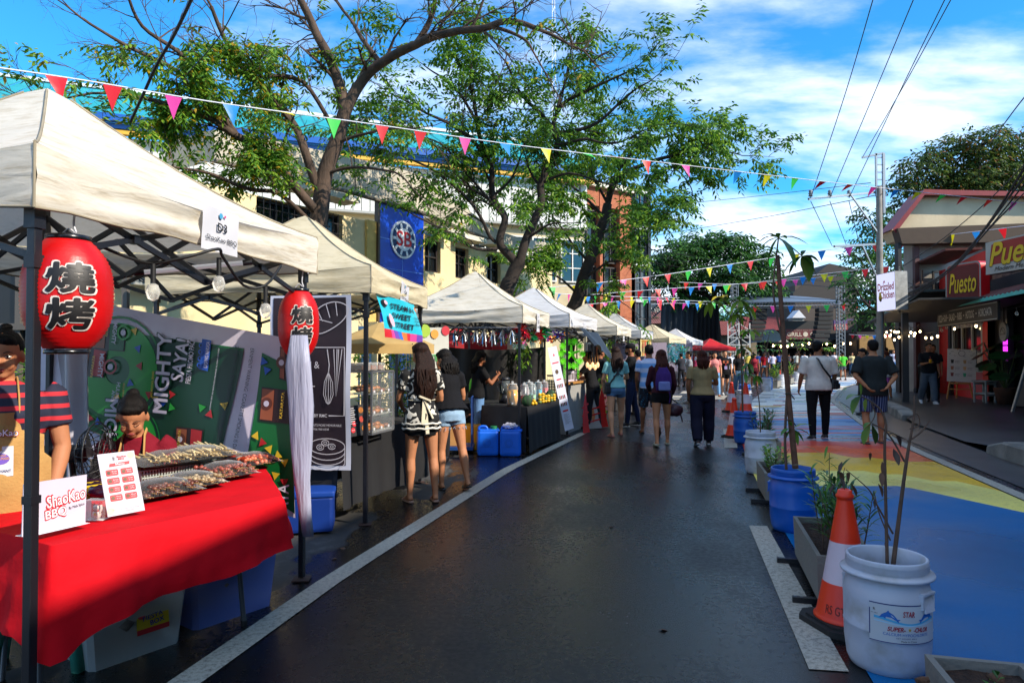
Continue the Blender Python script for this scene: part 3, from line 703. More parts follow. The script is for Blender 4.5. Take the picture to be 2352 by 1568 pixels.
 for k,(x,y)in enumerate(cs):
  q=MB();q.box((x,y,(zb+.2)/2+.02),(.036,.036,zb+.2),0,bev=.004);q.box((x,y,zb-.02),(.05,.05,.09),0)
  q.box((x,y,zb-.19),(.048,.048,.05),0);q.box((x,y,.95),(.044,.044,.03),0)
  lg=q.build('leg',[blackm],r)
  q=MB();q.box((x,y,.008),(.11,.11,.008),0,rz=.3);q.build('foot_plate',[P('rusty_plate','#3a2620',rough=.8,var=.3)],lg)
 TENTS[key]=r
 return r
def TM(key):return ROOTM[TENTS[key].name]
tent(1,(-1.79,2.55),(-1.36,4.58),2.04,2.28,3.0,cream,'large stained cream tent nearest the camera, over the skewer stall')
tent(2,(-1.26,5.98),(-1.04,8.0),2.03,2.27,2.96,cream2,'cream tent with the turquoise banner, second from the front')
tent(3,(.13,10.05),(.61,12.0),1.95,2.2,2.88,cream,'cream tent over the juice stall with silver tassels')
tent(4,(1.03,12.5),(1.75,14.4),1.98,2.23,2.86,whitec,'bright white tent over the wooden kiosk with the green star lantern')
tent(5,(2.72,17.9),(3.42,19.85),1.98,2.23,2.93,cream,'cream tent between the two white tents halfway down the row')
tent(6,(3.92,20.9),(4.68,22.8),1.97,2.22,2.85,whitec,'greyish white tent with a yellow menu hung from its corner')
tent(7,(7.25,31.6),(8.55,33.7),1.98,2.25,2.95,cream2,'small yellowish cream tent, last but one of the row')
tent(8,(9.9,38.2),(11.2,40.2),1.98,2.25,2.98,whitec,'small white tent at the far end of the row')
tent(9,(13.0,47.0),(15.5,47.4),1.70,1.92,2.60,redc,'red tent in front at the far end of the street','red tents at the far end')
tent(10,(13.9,54.2),(16.4,54.6),1.75,2.0,2.75,redc,'red tent half hidden behind the other red tent','red tents at the far end')
# ================================================================= right side: shop fronts
FR=frame((14.35,21.6,0),(-.31,-1,0))
def FRs(z):return FR@T(0,0,z)
def Q(px,py,z=0.0):v=loc(px,py,FRs(z));return v.x,v.y
redcor=mat('red_corrugated','#b80d10',rough=.45,var=.12,vs=3)
whitew=mat('white_wall_aged','#8d8982',rough=.9,var=.22,vs=1.5,bump=.2,bs=20)
creamw=mat('cream_wall_aged','#c4b394',rough=.9,var=.2,vs=.8,bump=.25,bs=15)
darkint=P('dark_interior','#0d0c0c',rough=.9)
def corrug(mb,M_,x0,x1,y0f,y1f,z,mi=0,p=.12,a=.03):
 n=max(2,int((x1-x0)/p*2))
 for i in range(n):
  a0,a1=x0+(x1-x0)*i/n,x0+(x1-x0)*(i+1)/n;z0,z1=z+a*(i%2),z+a*((i+1)%2)
  mb.quad((a0,y0f(a0),z0),(a1,y0f(a1),z1),(a1,y1f(a1),z1),(a0,y1f(a0),z0),mi,M_)
b3=FR@Vector((0,0,0))
rt=root('red_restaurant',(13.8,21.6,0),'red corrugated restaurant front under a teal edged awning, right side of the street','restaurant')
xa,xb=Q(2160,800)[0],Q(2276,800)[0]
m=MB();top=4.45;corrug(m,FR,xa,xb,lambda x:2.75,lambda x:top+.05*math.sin(x),.0)
xs_=Q(2190,800)[0]
corrug(m,FR,xa,xs_,lambda x:.12,lambda x:2.75,.02);corrug(m,FR,Q(2262,800)[0],xb,lambda x:.12,lambda x:2.75,.05);wrect(m,FR,xs_,.12,Q(2262,800)[0],.95,-.1,0.0);wrect(m,FR,xs_,2.45,Q(2262,800)[0],2.9,-.1,0.03)
m.build('wall',[redcor],rt,True)
wf=P('shop_window_frame','#9b968c',rough=.4);shopglass=mat('shop_glass','#3a1512',rough=.06,var=.5,vs=.9,col2='#10100f',spec=1.0)
window(rt,FRs(.05),(xs_+.05,.95,Q(2262,800)[0],2.45),3,1,wf,shopglass,depth=.05,fw=.13)
m=MB();wrect(m,FR,Q(2188,800)[0]-.12,.12,Q(2190,800)[0],2.7,.03,.10);m.build('dark_post',[blackm],rt,True)
m=MB();wrect(m,FR,xb,.12,xb+.9,2.8,-.25,-.1);m.build('dark_panel',[blackm],rt,True)
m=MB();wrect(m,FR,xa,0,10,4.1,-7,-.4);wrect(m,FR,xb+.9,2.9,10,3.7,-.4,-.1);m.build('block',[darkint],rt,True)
stone=bpy.data.materials.new('rough_stone_wall');stone.use_nodes=True;t=stone.node_tree;A=t.nodes.new;K=t.links.new;ps=t.nodes['Principled BSDF'];vo=A('ShaderNodeTexVoronoi');vo.inputs['Scale'].default_value=7;tcn=A('ShaderNodeTexCoord');mpn=A('ShaderNodeMapping');mpn.inputs['Scale'].default_value=(1,1,2.2);K(tcn.outputs['Object'],mpn.inputs[0]);K(mpn.outputs[0],vo.inputs['Vector'])
mxs=A('ShaderNodeMix');mxs.data_type='RGBA';K(vo.outputs['Color'],mxs.inputs[0]);mxs.inputs[6].default_value=lin('#3b2c22');mxs.inputs[7].default_value=lin('#7d6852');K(mxs.outputs[2],ps.inputs['Base Color']);ps.inputs['Roughness'].default_value=.9
bps=A('ShaderNodeBump');bps.inputs['Strength'].default_value=.8;K(vo.outputs['Distance'],bps.inputs['Height']);K(bps.outputs[0],ps.inputs['Normal'])
m=MB();wrect(m,FR,xb+.02,3.05,7.5,4.3,-.35,-.05);m.build('stone_wall',[stone],rt,True)
zc=1.25;ax0=Q(2146,711,zc)[0];ax1=Q(2400,650,zc)[0]
m=MB();corrug(m,I4,0,1,lambda x:0,lambda x:0,0)if False else None
n=60
for i in range(n):
 x0,x1=ax0+(ax1-ax0)*i/n,ax0+(ax1-ax0)*(i+1)/n;h0,h1=.03*(i%2),.03*((i+1)%2)
 m.quad((x0,2.83+h0,zc),(x1,2.83+h1,zc),(x1,3.26+h1,0),(x0,3.26+h0,0),1,FR)
 m.quad((x0,2.77,zc+.01),(x1,2.77,zc+.01),(x1,2.84+h1,zc+.01),(x0,2.84+h0,zc+.01),0,FR)
m.build('awning',[P('teal_edge','#3fb0a6',rough=.5),mat('rusty_sheet','#5a2a20',rough=.8,var=.3)],rt,True)
sx0,sx1=Q(2153,720,zc-.12)[0],Q(2291,700,zc-.12)[0]
m=MB();M_=FRs(zc-.12);wrect(m,M_,sx0,2.30,sx1,2.75,-.06,0);m.line([(sx0+.03,2.33),(sx1-.03,2.33),(sx1-.03,2.72),(sx0+.03,2.72)],.015,.003,1,M_,closed=True)
w=sx1-sx0
for tx,c_,hw in(('PIZZA',.07,.045),('·',.125,.01),('SOUP',.165,.035),('·',.215,.01),('SALAD',.29,.055),('·',.365,.01),('RIBS',.43,.04),('·',.50,.01),('HOTDOG',.60,.07),('·',.70,.01),('HORCHATA',.83,.10)):
 m.text(tx,sx0+w*c_,2.53,w*hw*1.9,.2 if tx!='·' else .04,.004,1,M_,bold=.04)
m.build('lettered_fascia',[P('fascia_black','#121010',rough=.6),P('fascia_letter','#b8b2a8')],rt,True)
def slab(name,corners,zoff,th,mats,label,cat,deco,backup=None):
 pass
sgx0,sgx1=Q(2198,650,.9)[0],Q(2246,650,.9)[0];sgy0=Q(2222,700,.9)[1];sgy1=Q(2222,620,.9)[1]
M_=FR@T((sgx0+sgx1)/2,(sgy0+sgy1)/2+.10,1.0)@Matrix.Rotation(R(28),4,'Y');hw,hh=.58,(sgy1-sgy0)/2*1.22
def rr_(w,h,r,n=5):return[(sx*(w-r)+r*math.cos(a0+math.pi/2*i/n),sy*(h-r)+r*math.sin(a0+math.pi/2*i/n))for sx,sy,a0 in((1,1,0),(-1,1,math.pi/2),(-1,-1,math.pi),(1,-1,1.5*math.pi))for i in range(n+1)]
m=MB();m.prism(rr_(hw,hh,.15),-.28,0,0,M_);m.line(rr_(hw-.02,hh-.02,.14),.045,.004,1,M_,closed=True);m.prism(rr_(hw-.07,hh-.07,.1),0,.006,2,M_)
m.text('Puesto',0,.03,.92,.58,.012,4,M_,bold=.06,shear=.25);m.text('Puesto',0,.035,.89,.55,.016,3,M_,bold=.03,shear=.25)
m.thing('light_box_sign',[P('sign_red','#b0121a',rough=.35),P('sign_trim','#8c8a86'),P('sign_maroon','#5e0f14'),P('sign_yellow','#d9b21a'),P('sign_black','#120c0a')],'red rounded light box sign with yellow Puesto lettering on the red wall','sign','Puesto signs')
za=1.35;p0=Q(2264,594,za);M_=FR@T(p0[0],0,za);wS=3.2;y0=Q(2266,631,za)[1];y1=Q(2264,558,za)[1]
M_=M_@Matrix.Rotation(R(18),4,'Y')
m=MB();m.prism([(0,y0),(wS,y0),(wS,y1),(0,y1)],-.22,0,0,M_,side=1);hS=y1-y0
m.prism([(.12,y0+hS*.28),(.2,y0+hS*.9),(.5,y1-.04),(wS-.1,y1-.03),(wS-.1,y0+hS*.3)],0,.005,2,M_)
m.text('Puesto',1.12,y0+hS*.58,2.0,hS*.74,.010,4,M_,bold=.07,shear=.3);m.text('Puesto',1.12,y0+hS*.59,1.97,hS*.72,.014,3,M_,bold=.04,shear=.3)
m.text('Modern Mexican Comida',1.25,y0+hS*.13,1.9,hS*.14,.010,4,M_,shear=.3)
m.thing('shop_sign',[P('sign_cream','#a9a69c'),P('sign_box_side','#2c2622'),P('sign_brush_red','#9c2a22'),P('sign_yellow','#d9b21a'),P('sign_black','#120c0a')],'wide cream sign with yellow Puesto lettering on a red brush stroke, at right edge','sign','Puesto signs')
c=FRs(.7)@Vector((Q(2303,762,.7)[0],Q(2303,762,.7)[1],0));M_=FRs(.7)@T(*Q(2303,762,.7),0)
m=MB();m.prism(ring_pts(.24,24),-.05,0,0,M_);m.line([(.17*math.cos(a*.314),-.06+.17*math.sin(a*.314))for a in range(11)]+[(-.17,-.06)],.02,.003,1,M_,closed=True)
for k in range(6):m.disc(-.13+.05*k,.02+.05*math.sin(k),.022,.003,1,M_,8)
m.bar(M_@Vector((0,.24,-.03)),M_@Vector((0,.6,-.03)),.02,1)
m.thing('round_sign',[P('round_sign_grey','#77736c'),P('sign_black','#120c0a')],'round grey hanging sign with a taco drawing','sign')
m=MB();M_=FRs(-.05);ux,uy=Q(2300,800);
for dx,dy in((0,.1),(.16,.1),(0,-.08),(.16,-.08),(.05,-.24)):m.prism([(ux+dx+u,uy+dy+v)for u,v in((0,0),(.13,0),(.13,.14),(0,.14))],0,.01,0,M_)
m.thing('neon_sign',[mat('neon_magenta','#c02ad0',var=0,emis=1.6)],'small glowing magenta neon sign inside the dark doorway','neon sign')
m=MB();x0,x1=Q(2112,800)[0],Q(2157,800)[0];wrect(m,FR,x0,0,x1,3.4,-.3,0)
m.thing('plaster_wall',[whitew],'grey white plaster wall pier between the carport and the red restaurant','wall')
FH=frame(at(2041,700,24.5)*1,(1,-.12,0));FH=frame((FH.translation.x,FH.translation.y,0),(1,-.12,0))
hq=lambda px,py,z=0:(loc(px,py,FH@T(0,0,z)).x,loc(px,py,FH@T(0,0,z)).y)
rt=root('gabled_house',FH.translation,'cream upper storey house with a red edged gable roof above the restaurant','house')
A_,B_,C_=hq(2041,530),hq(2113,440),hq(2420,447)
W0=hq(2102,700);D_=-.9
m=MB();m.prism([(A_[0]+.3,A_[1]-.35),(C_[0],A_[1]-.35),C_,(B_[0],B_[1]),(A_[0]+.1,A_[1])],D_,-.01,0,FH)
m.prism([(W0[0],0),(C_[0],0),(C_[0],A_[1]-.36),(W0[0],A_[1]-.36)],D_,-.12,2,FH)
m.prism([(A_[0]+.25,A_[1]-.55),(C_[0],A_[1]-.55),(C_[0],A_[1]+.1),(A_[0]+.1,A_[1])],-.009,.5,1,FH)  # brown soffit block; the shadow under the eave is put into its dark colour
m.build('wall',[creamw,P('soffit_brown','#4c3f34',rough=.9),whitew],rt,True)
m=MB();th=.15
m.add([(*A_,.35),(*B_,.35),(B_[0],B_[1]-th*1.3,.35),(A_[0]+.1,A_[1]-th,.35),(*A_,D_),(*B_,D_)],[(0,3,2,1),(0,1,5,4)],0,False,FH)
m.add([(*B_,.35),(*C_,.35),(C_[0],C_[1]-th,.35),(B_[0],B_[1]-th*1.3,.35),(*B_,D_),(*C_,D_)],[(0,3,2,1),(0,1,5,4)],0,False,FH)
m.build('roof',[mat('red_roof','#7e2022',rough=.5,var=.15)],rt,True)
h=(*hq(2140,675),*hq(2215,622));window(rt,FH@T(0,0,.05),h,3,1,frame_dark,dark_glass,depth=.02)
m=MB();hx=hq(2106,600)[0];wrect(m,FH,hx-.15,0,hx,A_[1]-.6,.0,.2,0);hx=hq(2060,600)[0];wrect(m,FH,hx-.12,0,hx,A_[1]-.5,.1,.4,1);m.build('post',[P('maroon_post','#4a2420'),P('black_pipe','#191716')],rt,True)
m=MB();p_=[hit(2095,668,FRs(.4)),hit(2157,600,FRs(.4))]
for a_,b_ in(((2063,632),(2115,678)),((2070,660),(2122,699)),((2060,668),(2150,645)),((2118,620),(2118,700)),((2092,712),(2160,700)),((2110,700),(2210,702)),((2150,695),(2200,620))):m.bar(hit(*a_,FRs(.8)),hit(*b_,FRs(.8)),.045)
m.thing('timber_frame',[mat('weathered_timber','#5f4a38',rough=.8,var=.3)],'criss-cross timber and pipe framing beside the red wall','frame')
m=MB();mM=FRs(.5);q0=Q(2112,606,.5);q1=Q(2165,600,.5);wrect(m,mM,q0[0],q0[1]-.05,Q(2188,600,.5)[0],q0[1]+.02,-.8,.2);m.thing('lean_to_roof',[mat('rusty_sheet','#5a2a20',rough=.8,var=.3)],'small rusty lean-to roof just above the red wall','roof')
zc=2.6;c0,c1=Q(1992,738,zc),Q(2152,722,zc-.4)
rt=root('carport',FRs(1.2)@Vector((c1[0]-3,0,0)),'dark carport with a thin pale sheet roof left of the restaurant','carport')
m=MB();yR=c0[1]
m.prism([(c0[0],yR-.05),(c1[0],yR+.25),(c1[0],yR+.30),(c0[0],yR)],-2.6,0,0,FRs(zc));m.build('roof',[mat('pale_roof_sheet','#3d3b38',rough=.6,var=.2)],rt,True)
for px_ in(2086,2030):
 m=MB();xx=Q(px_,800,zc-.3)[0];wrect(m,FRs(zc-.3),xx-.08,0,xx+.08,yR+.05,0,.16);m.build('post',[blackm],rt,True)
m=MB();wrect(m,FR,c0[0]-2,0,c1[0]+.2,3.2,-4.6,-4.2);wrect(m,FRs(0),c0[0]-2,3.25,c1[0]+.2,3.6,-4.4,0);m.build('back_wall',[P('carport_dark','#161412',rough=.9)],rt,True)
m=MB();m.lathe([(.0,.16),(.12,.14),(.22,.07),(.26,0)],14,0,FRs(zc-.6)@T(Q(2050,722,zc-.6)[0],yR+.2,0)@Matrix.Rotation(R(-90),4,'X'));m.thing('light_dome',[P('green_dome','#3f6e5c',rough=.4)],'small green dome on the carport roof','dome')
m=MB();m.prism([(Q(2055,730,1.6)[0],yR+.35),(Q(2118,700,1.6)[0],yR+.75),(Q(2118,700,1.6)[0],yR+.82),(Q(2055,730,1.6)[0],yR+.42)],-1.2,0,0,FRs(1.6));m.thing('upper_sheet_roof',[P('dark_green_roof','#1f2e2a',rough=.7)],'dark green sheet roof sloping up behind the carport','roof')
def bulb_string(pts,bulbs,label,lit=True,group='festoon lights',br=.035,hang=.1):
 r=root('string_light',pts[0],label,'string lights',group);m=MB();m.tube(smooth_path(pts,4),.008,5);m.build('wire',[P('black_wire','#0c0c0c',rough=.6)],r,True)
 bm_=mat('bulb_lit','#ffd9a0',var=0,emis=7)if lit else glass('bulb_glass',(.9,.88,.8),.05,.25)
 for b in bulbs:
  b=Vector(b);m=MB();m.tube([b,b-Vector((0,0,hang))],.012,6,0);m.ell(b-Vector((0,0,hang+br)),(br,br,br*1.35),8,1);m.build('bulb',[P('black_wire','#0c0c0c',rough=.6),bm_],r,True)
 return r
rs=random.Random(11)
for row,(pxa,pya,pxb,pyb,z_,nb)in enumerate([(2022,752,2106,752,2.3,9),(2026,756,2160,758,1.9,10),(2018,766,2070,770,2.6,5)]):
 bl_=[]
 for i in range(nb):
  u=(i+.5)/nb;bl_.append(hit(pxa+(pxb-pxa)*u,pya+(pyb-pya)*u+rs.uniform(-7,8),FRs(z_)))
 bulb_string([hit(pxa-8,pya-8,FRs(z_))]+[b+Vector((0,0,.02))for b in bl_]+[hit(pxb+6,pyb-8,FRs(z_))],bl_,['lit string of bulbs, upper one under the carport roof','lit string of bulbs reaching from the carport to the red wall','short lit string of bulbs by the far carport post'][row],br=.03)
bl_=[hit(px_,py_,FRs(.9))for px_,py_ in((2163,748),(2174,742),(2189,740),(2204,738),(2220,734),(2235,731),(2255,728),(2290,714),(2335,706))]
bulb_string([hit(2150,735,FRs(.9))]+[b for b in bl_]+[hit(2360,698,FRs(.9))],bl_,'string of unlit glass bulbs under the restaurant awning',lit=False,br=.04)
bl_=[hit(2192,745,FRs(.35)),hit(2242,738,FRs(.35))];bulb_string([hit(2170,735,FRs(.35))]+bl_+[hit(2262,735,FRs(.35))],bl_,'two glowing bulbs in front of the restaurant window',br=.035)
def gpt(px,py):return gr(px,py,.13)
e0=gpt(2204,916);wood=mat('pale_wood','#b07a3c',rough=.6,var=.15,stretch=(1,1,4))
r=root('easel',e0,'wooden easel on the pavement holding the white menu board','easel');M_=frame(e0,(1,-.45,0))
for s_ in(-1,1):m=MB();m.bar(M_@Vector((s_*.34,0,.1)),M_@Vector((s_*.10,1.35,-.15)),.035);m.build('leg',[wood],r,True)
m=MB();m.bar(M_@Vector((0,0,-.5)),M_@Vector((0,1.45,-.15)),.035);m.build('leg',[wood],r,True)
m=MB();m.bar(M_@Vector((-.3,.3,.06)),M_@Vector((.3,.3,.06)),.03);m.bar(M_@Vector((-.27,.48,.10)),M_@Vector((.27,.48,.10)),.05);m.bar(M_@Vector((0,1.4,-.14)),M_@Vector((0,1.52,-.12)),.12);m.build('ledge',[wood],r,True)
M2=M_@T(0.03,.52,.12)@Matrix.Rotation(R(-11),4,'X')@Matrix.Rotation(R(-3),4,'Z');m=MB();m.prism([(-.37,0),(.37,0),(.37,1.0),(-.37,1.0)],0,.015,0,M2)
m.line(ring_pts(.085,18,0,.87),.01,.018,1,M2,closed=True)
for k in range(8):a=k*.8;m.line([(.2*math.cos(a)*1.4,.87+.08*math.sin(a)),(.24*math.cos(a+.2)*1.4,.87+.10*math.sin(a+.2))],.012,.018,1,M2)
for j,(ca,cb)in enumerate((('#2a1c16','#b08a5c'),('#a06a4a','#c9a06a'),('#7c3a30','#3aa070'))):
 for i,cc in enumerate((ca,cb)):
  x=-.24+.32*i;y=.62-.2*j;m.prism([(x-.03,y-.06),(x+.03,y-.06),(x+.042,y+.05),(x-.042,y+.05)],.0,.018,2+j*2+i,M2);m.text('P'+str([60,140,130,120,150,90][j*2+i]),x+.13,y-.03,.1,.03,.018,1,M2);m.rect(x+.07,y+.01,x+.2,y+.018,.018,1,M2)
m.thing('menu_board',[P('board_white','#c4c0b8',rough=.5),P('board_ink','#2c2a28')]+[P('drink'+str(k),c_)for k,c_ in enumerate(('#2a1c16','#b08a5c','#a06a4a','#c9a06a','#7c3a30','#3aa070'))],'white menu board with drink pictures standing on the easel','menu board')
def stool(base,h,label,w=.36,rz=.3):
 r=root('stool',base,label,'stool','white wooden stools',rz=rz);wm_=mat('chipped_white_wood','#8c8b86',rough=.7,var=.2,vs=9)
 m=MB();m.box((0,0,h-.02),(w+.04,w+.04,.04),bev=.006);m.build('seat',[wm_],r)
 for sx,sy in((1,1),(1,-1),(-1,1),(-1,-1)):m=MB();m.box((sx*(w/2-.03),sy*(w/2-.03),(h-.04)/2),(.045,.045,h-.04));m.build('leg',[wm_],r)
 m=MB()
 for s_ in(1,-1):m.box((0,s_*(w/2-.03),h*.35),(w-.1,.025,.05));m.box((s_*(w/2-.03),0,h*.42),(.025,w-.1,.05));m.box((0,s_*(w/2-.03),h-.09),(w-.1,.025,.06))
 m.build('stretcher',[wm_],r)
stool(gpt(2262,924),.62,'low white wooden stool right beside the easel',.40);stool(gpt(2292,905),1.05,'tall white wooden stool behind the low one',.42,.5)
b=gpt(2126,903);r=root('rubbish_bin',b,'dark wheeled rubbish bin standing by the plaster wall pier','bin')
m=MB();m.loft([((0,0,.06),(.2,0,0),(0,.24,0)),((0,0,.9),(.27,0,0),(0,.3,0)),((0,0,.93),(.3,0,0),(0,.33,0))],4);m.build('body',[P('bin_plastic','#17191b',rough=.5)],r)
m=MB();m.loft([((0,0,.935),(.31,0,0),(0,.34,0)),((0,0,1.0),(.22,0,0),(0,.26,0))],4);m.bar((.2,.28,.95),(.3,.36,1.3),.05);m.build('lid',[P('bin_plastic','#17191b',rough=.5)],r)
for s_ in(-1,1):m=MB();m.tube([(s_*.2-.03,.24,.09),(s_*.2+.03,.24,.09)],.09,12);m.build('wheel',[blackm],r)
p0,p1=gpt(2325,946),gpt(2352,940);r=root('leaning_board',p0,'dark framed board leaning at the right edge of the pavement','board')
M_=frame(p0,(.35,-1,0));M_=M_@Matrix.Rotation(R(-24),4,'X')if False else M_
m=MB();a0=at(2325,946,p0.y);a1=at(2362,822,p0.y-.1);dn=Vector((.25,-1.1,0));m.bar(a0,a1,.05);m.bar(a0+dn,a1+dn,.05);m.bar(a1,a1+dn,.05);m.build('frame',[steel],r,True)
m=MB();m.quad(a0.lerp(a1,.12),a0.lerp(a1,.12)+dn,a1+dn,a1);m.build('panel',[blackm],r,True)
for k,(ya,yb,hh,cc)in enumerate(((4,13.5,6.6,'#8f8574'),(-8,3.9,6.3,'#7d7468'),(-24,-8.1,7.0,'#94877a'))):  # unseen houses added to block the sun and shade the road
 Mk=frame((7.25+.31*ya,ya,0),(-.31,-1,0));wd=(yb-ya)*1.047
 Mk=frame((7.25+.31*yb,yb,0),(-.31,-1,0));r=root('shop_house',Mk.translation,['two storey shop house just beyond the right edge of the view','two storey shop house beside the photographer','tall shop house behind the photographer'][k],'building','shop houses on the right side')
 m=MB();hs=[(1+i*2.6,3.6,2.6+i*2.6,5.2)for i in range(int(wd/2.6)-0)if 2.6+i*2.6<wd-.3]+[(.8,.13,wd-.8,2.6)]
 wall_holes(m,Mk,0,wd,0,hh,hs,.3);wrect(m,Mk,0,0,wd,hh-.01,-7,-.32);m.build('wall',[mat('shop_wall'+str(k),cc,rough=.9,var=.15,vs=1)],r,True)
 for h in hs:window(r,Mk,h,3,2,frame_dark,dark_glass)
 m=MB();wrect(m,Mk,-.1,hh,wd+.1,hh+.15,-7.1,.5);m.build('roof',[mat('rusty_sheet','#5a2a20',rough=.8,var=.3)],r,True)
# ================================================================= utility pole, lit sign, far stage, far buildings
pb=Vector((10.85,20.1,.13));r=root('utility_pole',pb,'tall concrete utility pole with steel cross arms on the right pavement','utility pole')
ptop=at(2025,428,pb.y).z;conc2=mat('pole_concrete','#827d76',rough=.85,var=.25,vs=4)
m=MB();m.tube([pb,Vector((pb.x,pb.y,ptop))],[.115,.08],14);m.build('shaft',[conc2],r,True)
m=MB();t0,t1=at(2012,352,pb.y),at(2029,352,pb.y);m.bar(Vector((t0.x,pb.y,ptop-.3)),t0,.05);m.bar(Vector((t1.x,pb.y,ptop-.8)),t1,.07);m.bar(at(1980,362,pb.y),t1,.05)
for k in range(4):z_=ptop+.2+k*.22;m.bar((t0.x,pb.y,z_),(t1.x,pb.y,z_),.03)
m.build('steel_head',[steel],r,True)
arm=[(at(1857,457,19.2),at(2030,440,20.3)),(at(1916,566,19.2),at(2030,560,20.3))]
for a,b in arm:m=MB();m.bar(a,b,.06);m.bar(a.lerp(b,.55),Vector((pb.x,pb.y,(a.z+b.z)/2-1.1)),.04);m.build('cross_arm',[steel],r,True)
for px_ in(1862,1906,1950):
 b=at(px_,452,19.2+(px_-1857)*.0063);m=MB();m.lathe([(.03,0),(.07,.02),(.04,.06),(.07,.09),(.04,.13),(.06,.16),(.02,.2)],10,0,T(*b));m.build('insulator',[P('insulator_grey','#70757a',rough=.3)],r,True)
s0=at(2013,631,19.0);M_,w_,h_=quadframe(at(2015,716,19.0),at(2058,711,18.2),at(2013,631,19.0))
r=root('lit_shop_sign',at(2036,720,18.6),'white lit box sign reading Drizzled Chicken on a steel pole','sign')
m=MB();m.prism([(0,0),(w_,0),(w_,h_),(0,h_)],-.35,0,1,M_);m.rect(.01,.01,w_-.01,h_-.01,.003,0,M_)
m.text('Drizzled',w_*.5,h_*.64,w_*.86,h_*.20,.006,2,M_,bold=.05);m.text('Chicken',w_*.57,h_*.42,w_*.76,h_*.20,.006,2,M_,bold=.05)
m.line([(w_*.38,h_*.74),(w_*.42,h_*.79)],.03,.006,2,M_);m.line([(w_*.46,h_*.74),(w_*.44,h_*.8)],.03,.006,2,M_)
m.disc(w_*.2,h_*.36,.075,.007,3,M_,10,ry=.1);m.disc(w_*.2,h_*.46,.05,.008,3,M_,10);m.disc(w_*.22,h_*.3,.05,.008,4,M_,8)
m.build('light_box',[mat('lit_lavender_face','#d9d8f2',var=0,emis=.42),mat('galvanised_side','#8f9190',rough=.45,var=.25,vs=9,metal=.3),P('sign_crimson','#b3182c'),P('chick_yellow','#b89a1e'),P('chick_dark','#4a3a14')],r,True)
m=MB();q=at(2026,716,19.0);m.tube([(q.x,q.y,.13),(q.x,q.y,q.z+.3)],.045,10);q=at(2066,705,18.5);m.bar((q.x,q.y,2.6),(q.x,q.y,q.z+1.1),.04);m.build('post',[P('pole_grey','#5c5f60',rough=.5,metal=.4)],r,True)
truss_m=P('truss_grey','#74787c',rough=.4,metal=.4)
def trussbar(m,a,b,w=.3,n=10,t_=.05):
 a,b=Vector(a),Vector(b);d=(b-a).normalized();up=Vector((0,0,1))if abs(d.z)<.9 else Vector((1,0,0));x=d.cross(up).normalized()*w/2;y=x.cross(d).normalized()*w/2
 cs=[x+y,-x+y,-x-y,x-y]
 for c in cs:m.bar(a+c,b+c,t_)
 for k in range(n):
  p,q=a.lerp(b,k/n),a.lerp(b,(k+1)/n)
  for j in range(4):m.bar(p+cs[j],q+cs[(j+1)%4],t_*.6)
r=root('stage',at(1700,830,58),'large festival stage frame with a pale arched roof at the end of the street','stage')
for px_,y0_,Y_,nn in((1688,655,56,22),(1700,655,60,1),(1931,655,54,22),(1556,690,62,16)):
 if nn==1:continue
 m=MB();g0=at(px_,800,Y_);trussbar(m,(g0.x,Y_,0),(g0.x,Y_,at(px_,y0_,Y_).z),.45 if nn>16 else .35,nn,.06);m.build('tower',[truss_m],r,True)
m=MB();trussbar(m,at(1690,701,56),at(1935,700,54),.45,34,.05)
ar=[at(x,y,64)for x,y in((1496,722),(1520,702),(1560,688),(1610,684),(1660,690),(1690,700))]
for i in range(5):trussbar(m,ar[i],ar[i+1],.6,6,.07)
m.build('beam',[P('truss_dark','#4a4d50',rough=.5,metal=.3)],r,True)
m=MB();a0,a1=at(1685,699,56),at(1938,698,54);r0,r1=at(1660,690,66),at(1925,694,66);
def rf(u,v):
 p=a0.lerp(a1,u).lerp(r0.lerp(r1,u),v);p.z+=.45*math.sin(math.pi*min(1,v*.5+.1))*math.sin(math.pi*(.1+.85*u))+.15*v;return p
m.grid(24,8,rf,0);m.build('roof_sheet',[mat('roof_membrane','#64748a',rough=.5,var=.08,trl=.3)],r,True)
m=MB();m.grid(14,6,lambda u,v:at(1515+u*170,0,63).xy.to_3d()+Vector((0,v*-1.5+.1*math.sin(u*40),at(1600,702-16*math.sin(math.pi*u),63).z-v*.5)),0);m.build('roof_front',[P('dark_membrane','#33383d',rough=.6)],r,True)
def drape(x0,x1,y0,y1,Y_,mm,nm,amp=.15):
 m=MB();a=at(x0,y0,Y_);b=at(x1,y0,Y_);zb_=at(x0,y1,Y_).z
 m.grid(40,6,lambda u,v:(a.x+(b.x-a.x)*u,Y_+amp*math.sin(u*38+v*2),a.z+(zb_-a.z)*v),0);m.build(nm,[mm],r,True)
drape(1518,1596,702,800,61,mat('grey_mesh','#33383b',rough=.9,var=.3,vs=.8,stretch=(3,1,.3)),'grey_screen');drape(1594,1652,700,790,60.5,P('black_drape','#0d0e0f',rough=.95),'black_drape')
for px_,Y_ in((1742,56),(1893,54)):
 m=MB();a=at(px_-17,708,Y_);b=at(px_+17,708,Y_)
 for k in range(8):zt=a.z-.34*k;m.box(((a.x+b.x)/2-.03*k*k*.3,Y_,zt-.16),(b.x-a.x,.7,.30),0,bev=.04)
 m.thing('line_array_speaker',[P('speaker_black','#0b0b0c',rough=.7)],'curved hanging speaker array, '+('left one above the stage' if px_==1742 else 'right one beside the brown building'),'speaker','hanging stage speakers')
m=MB();a=at(1672,742,52);b=at(1722,742,52);zt=a.z
for f in(0,.5,1):x=a.x+(b.x-a.x)*f;m.bar((x,52,0),(x,52,zt),.07)
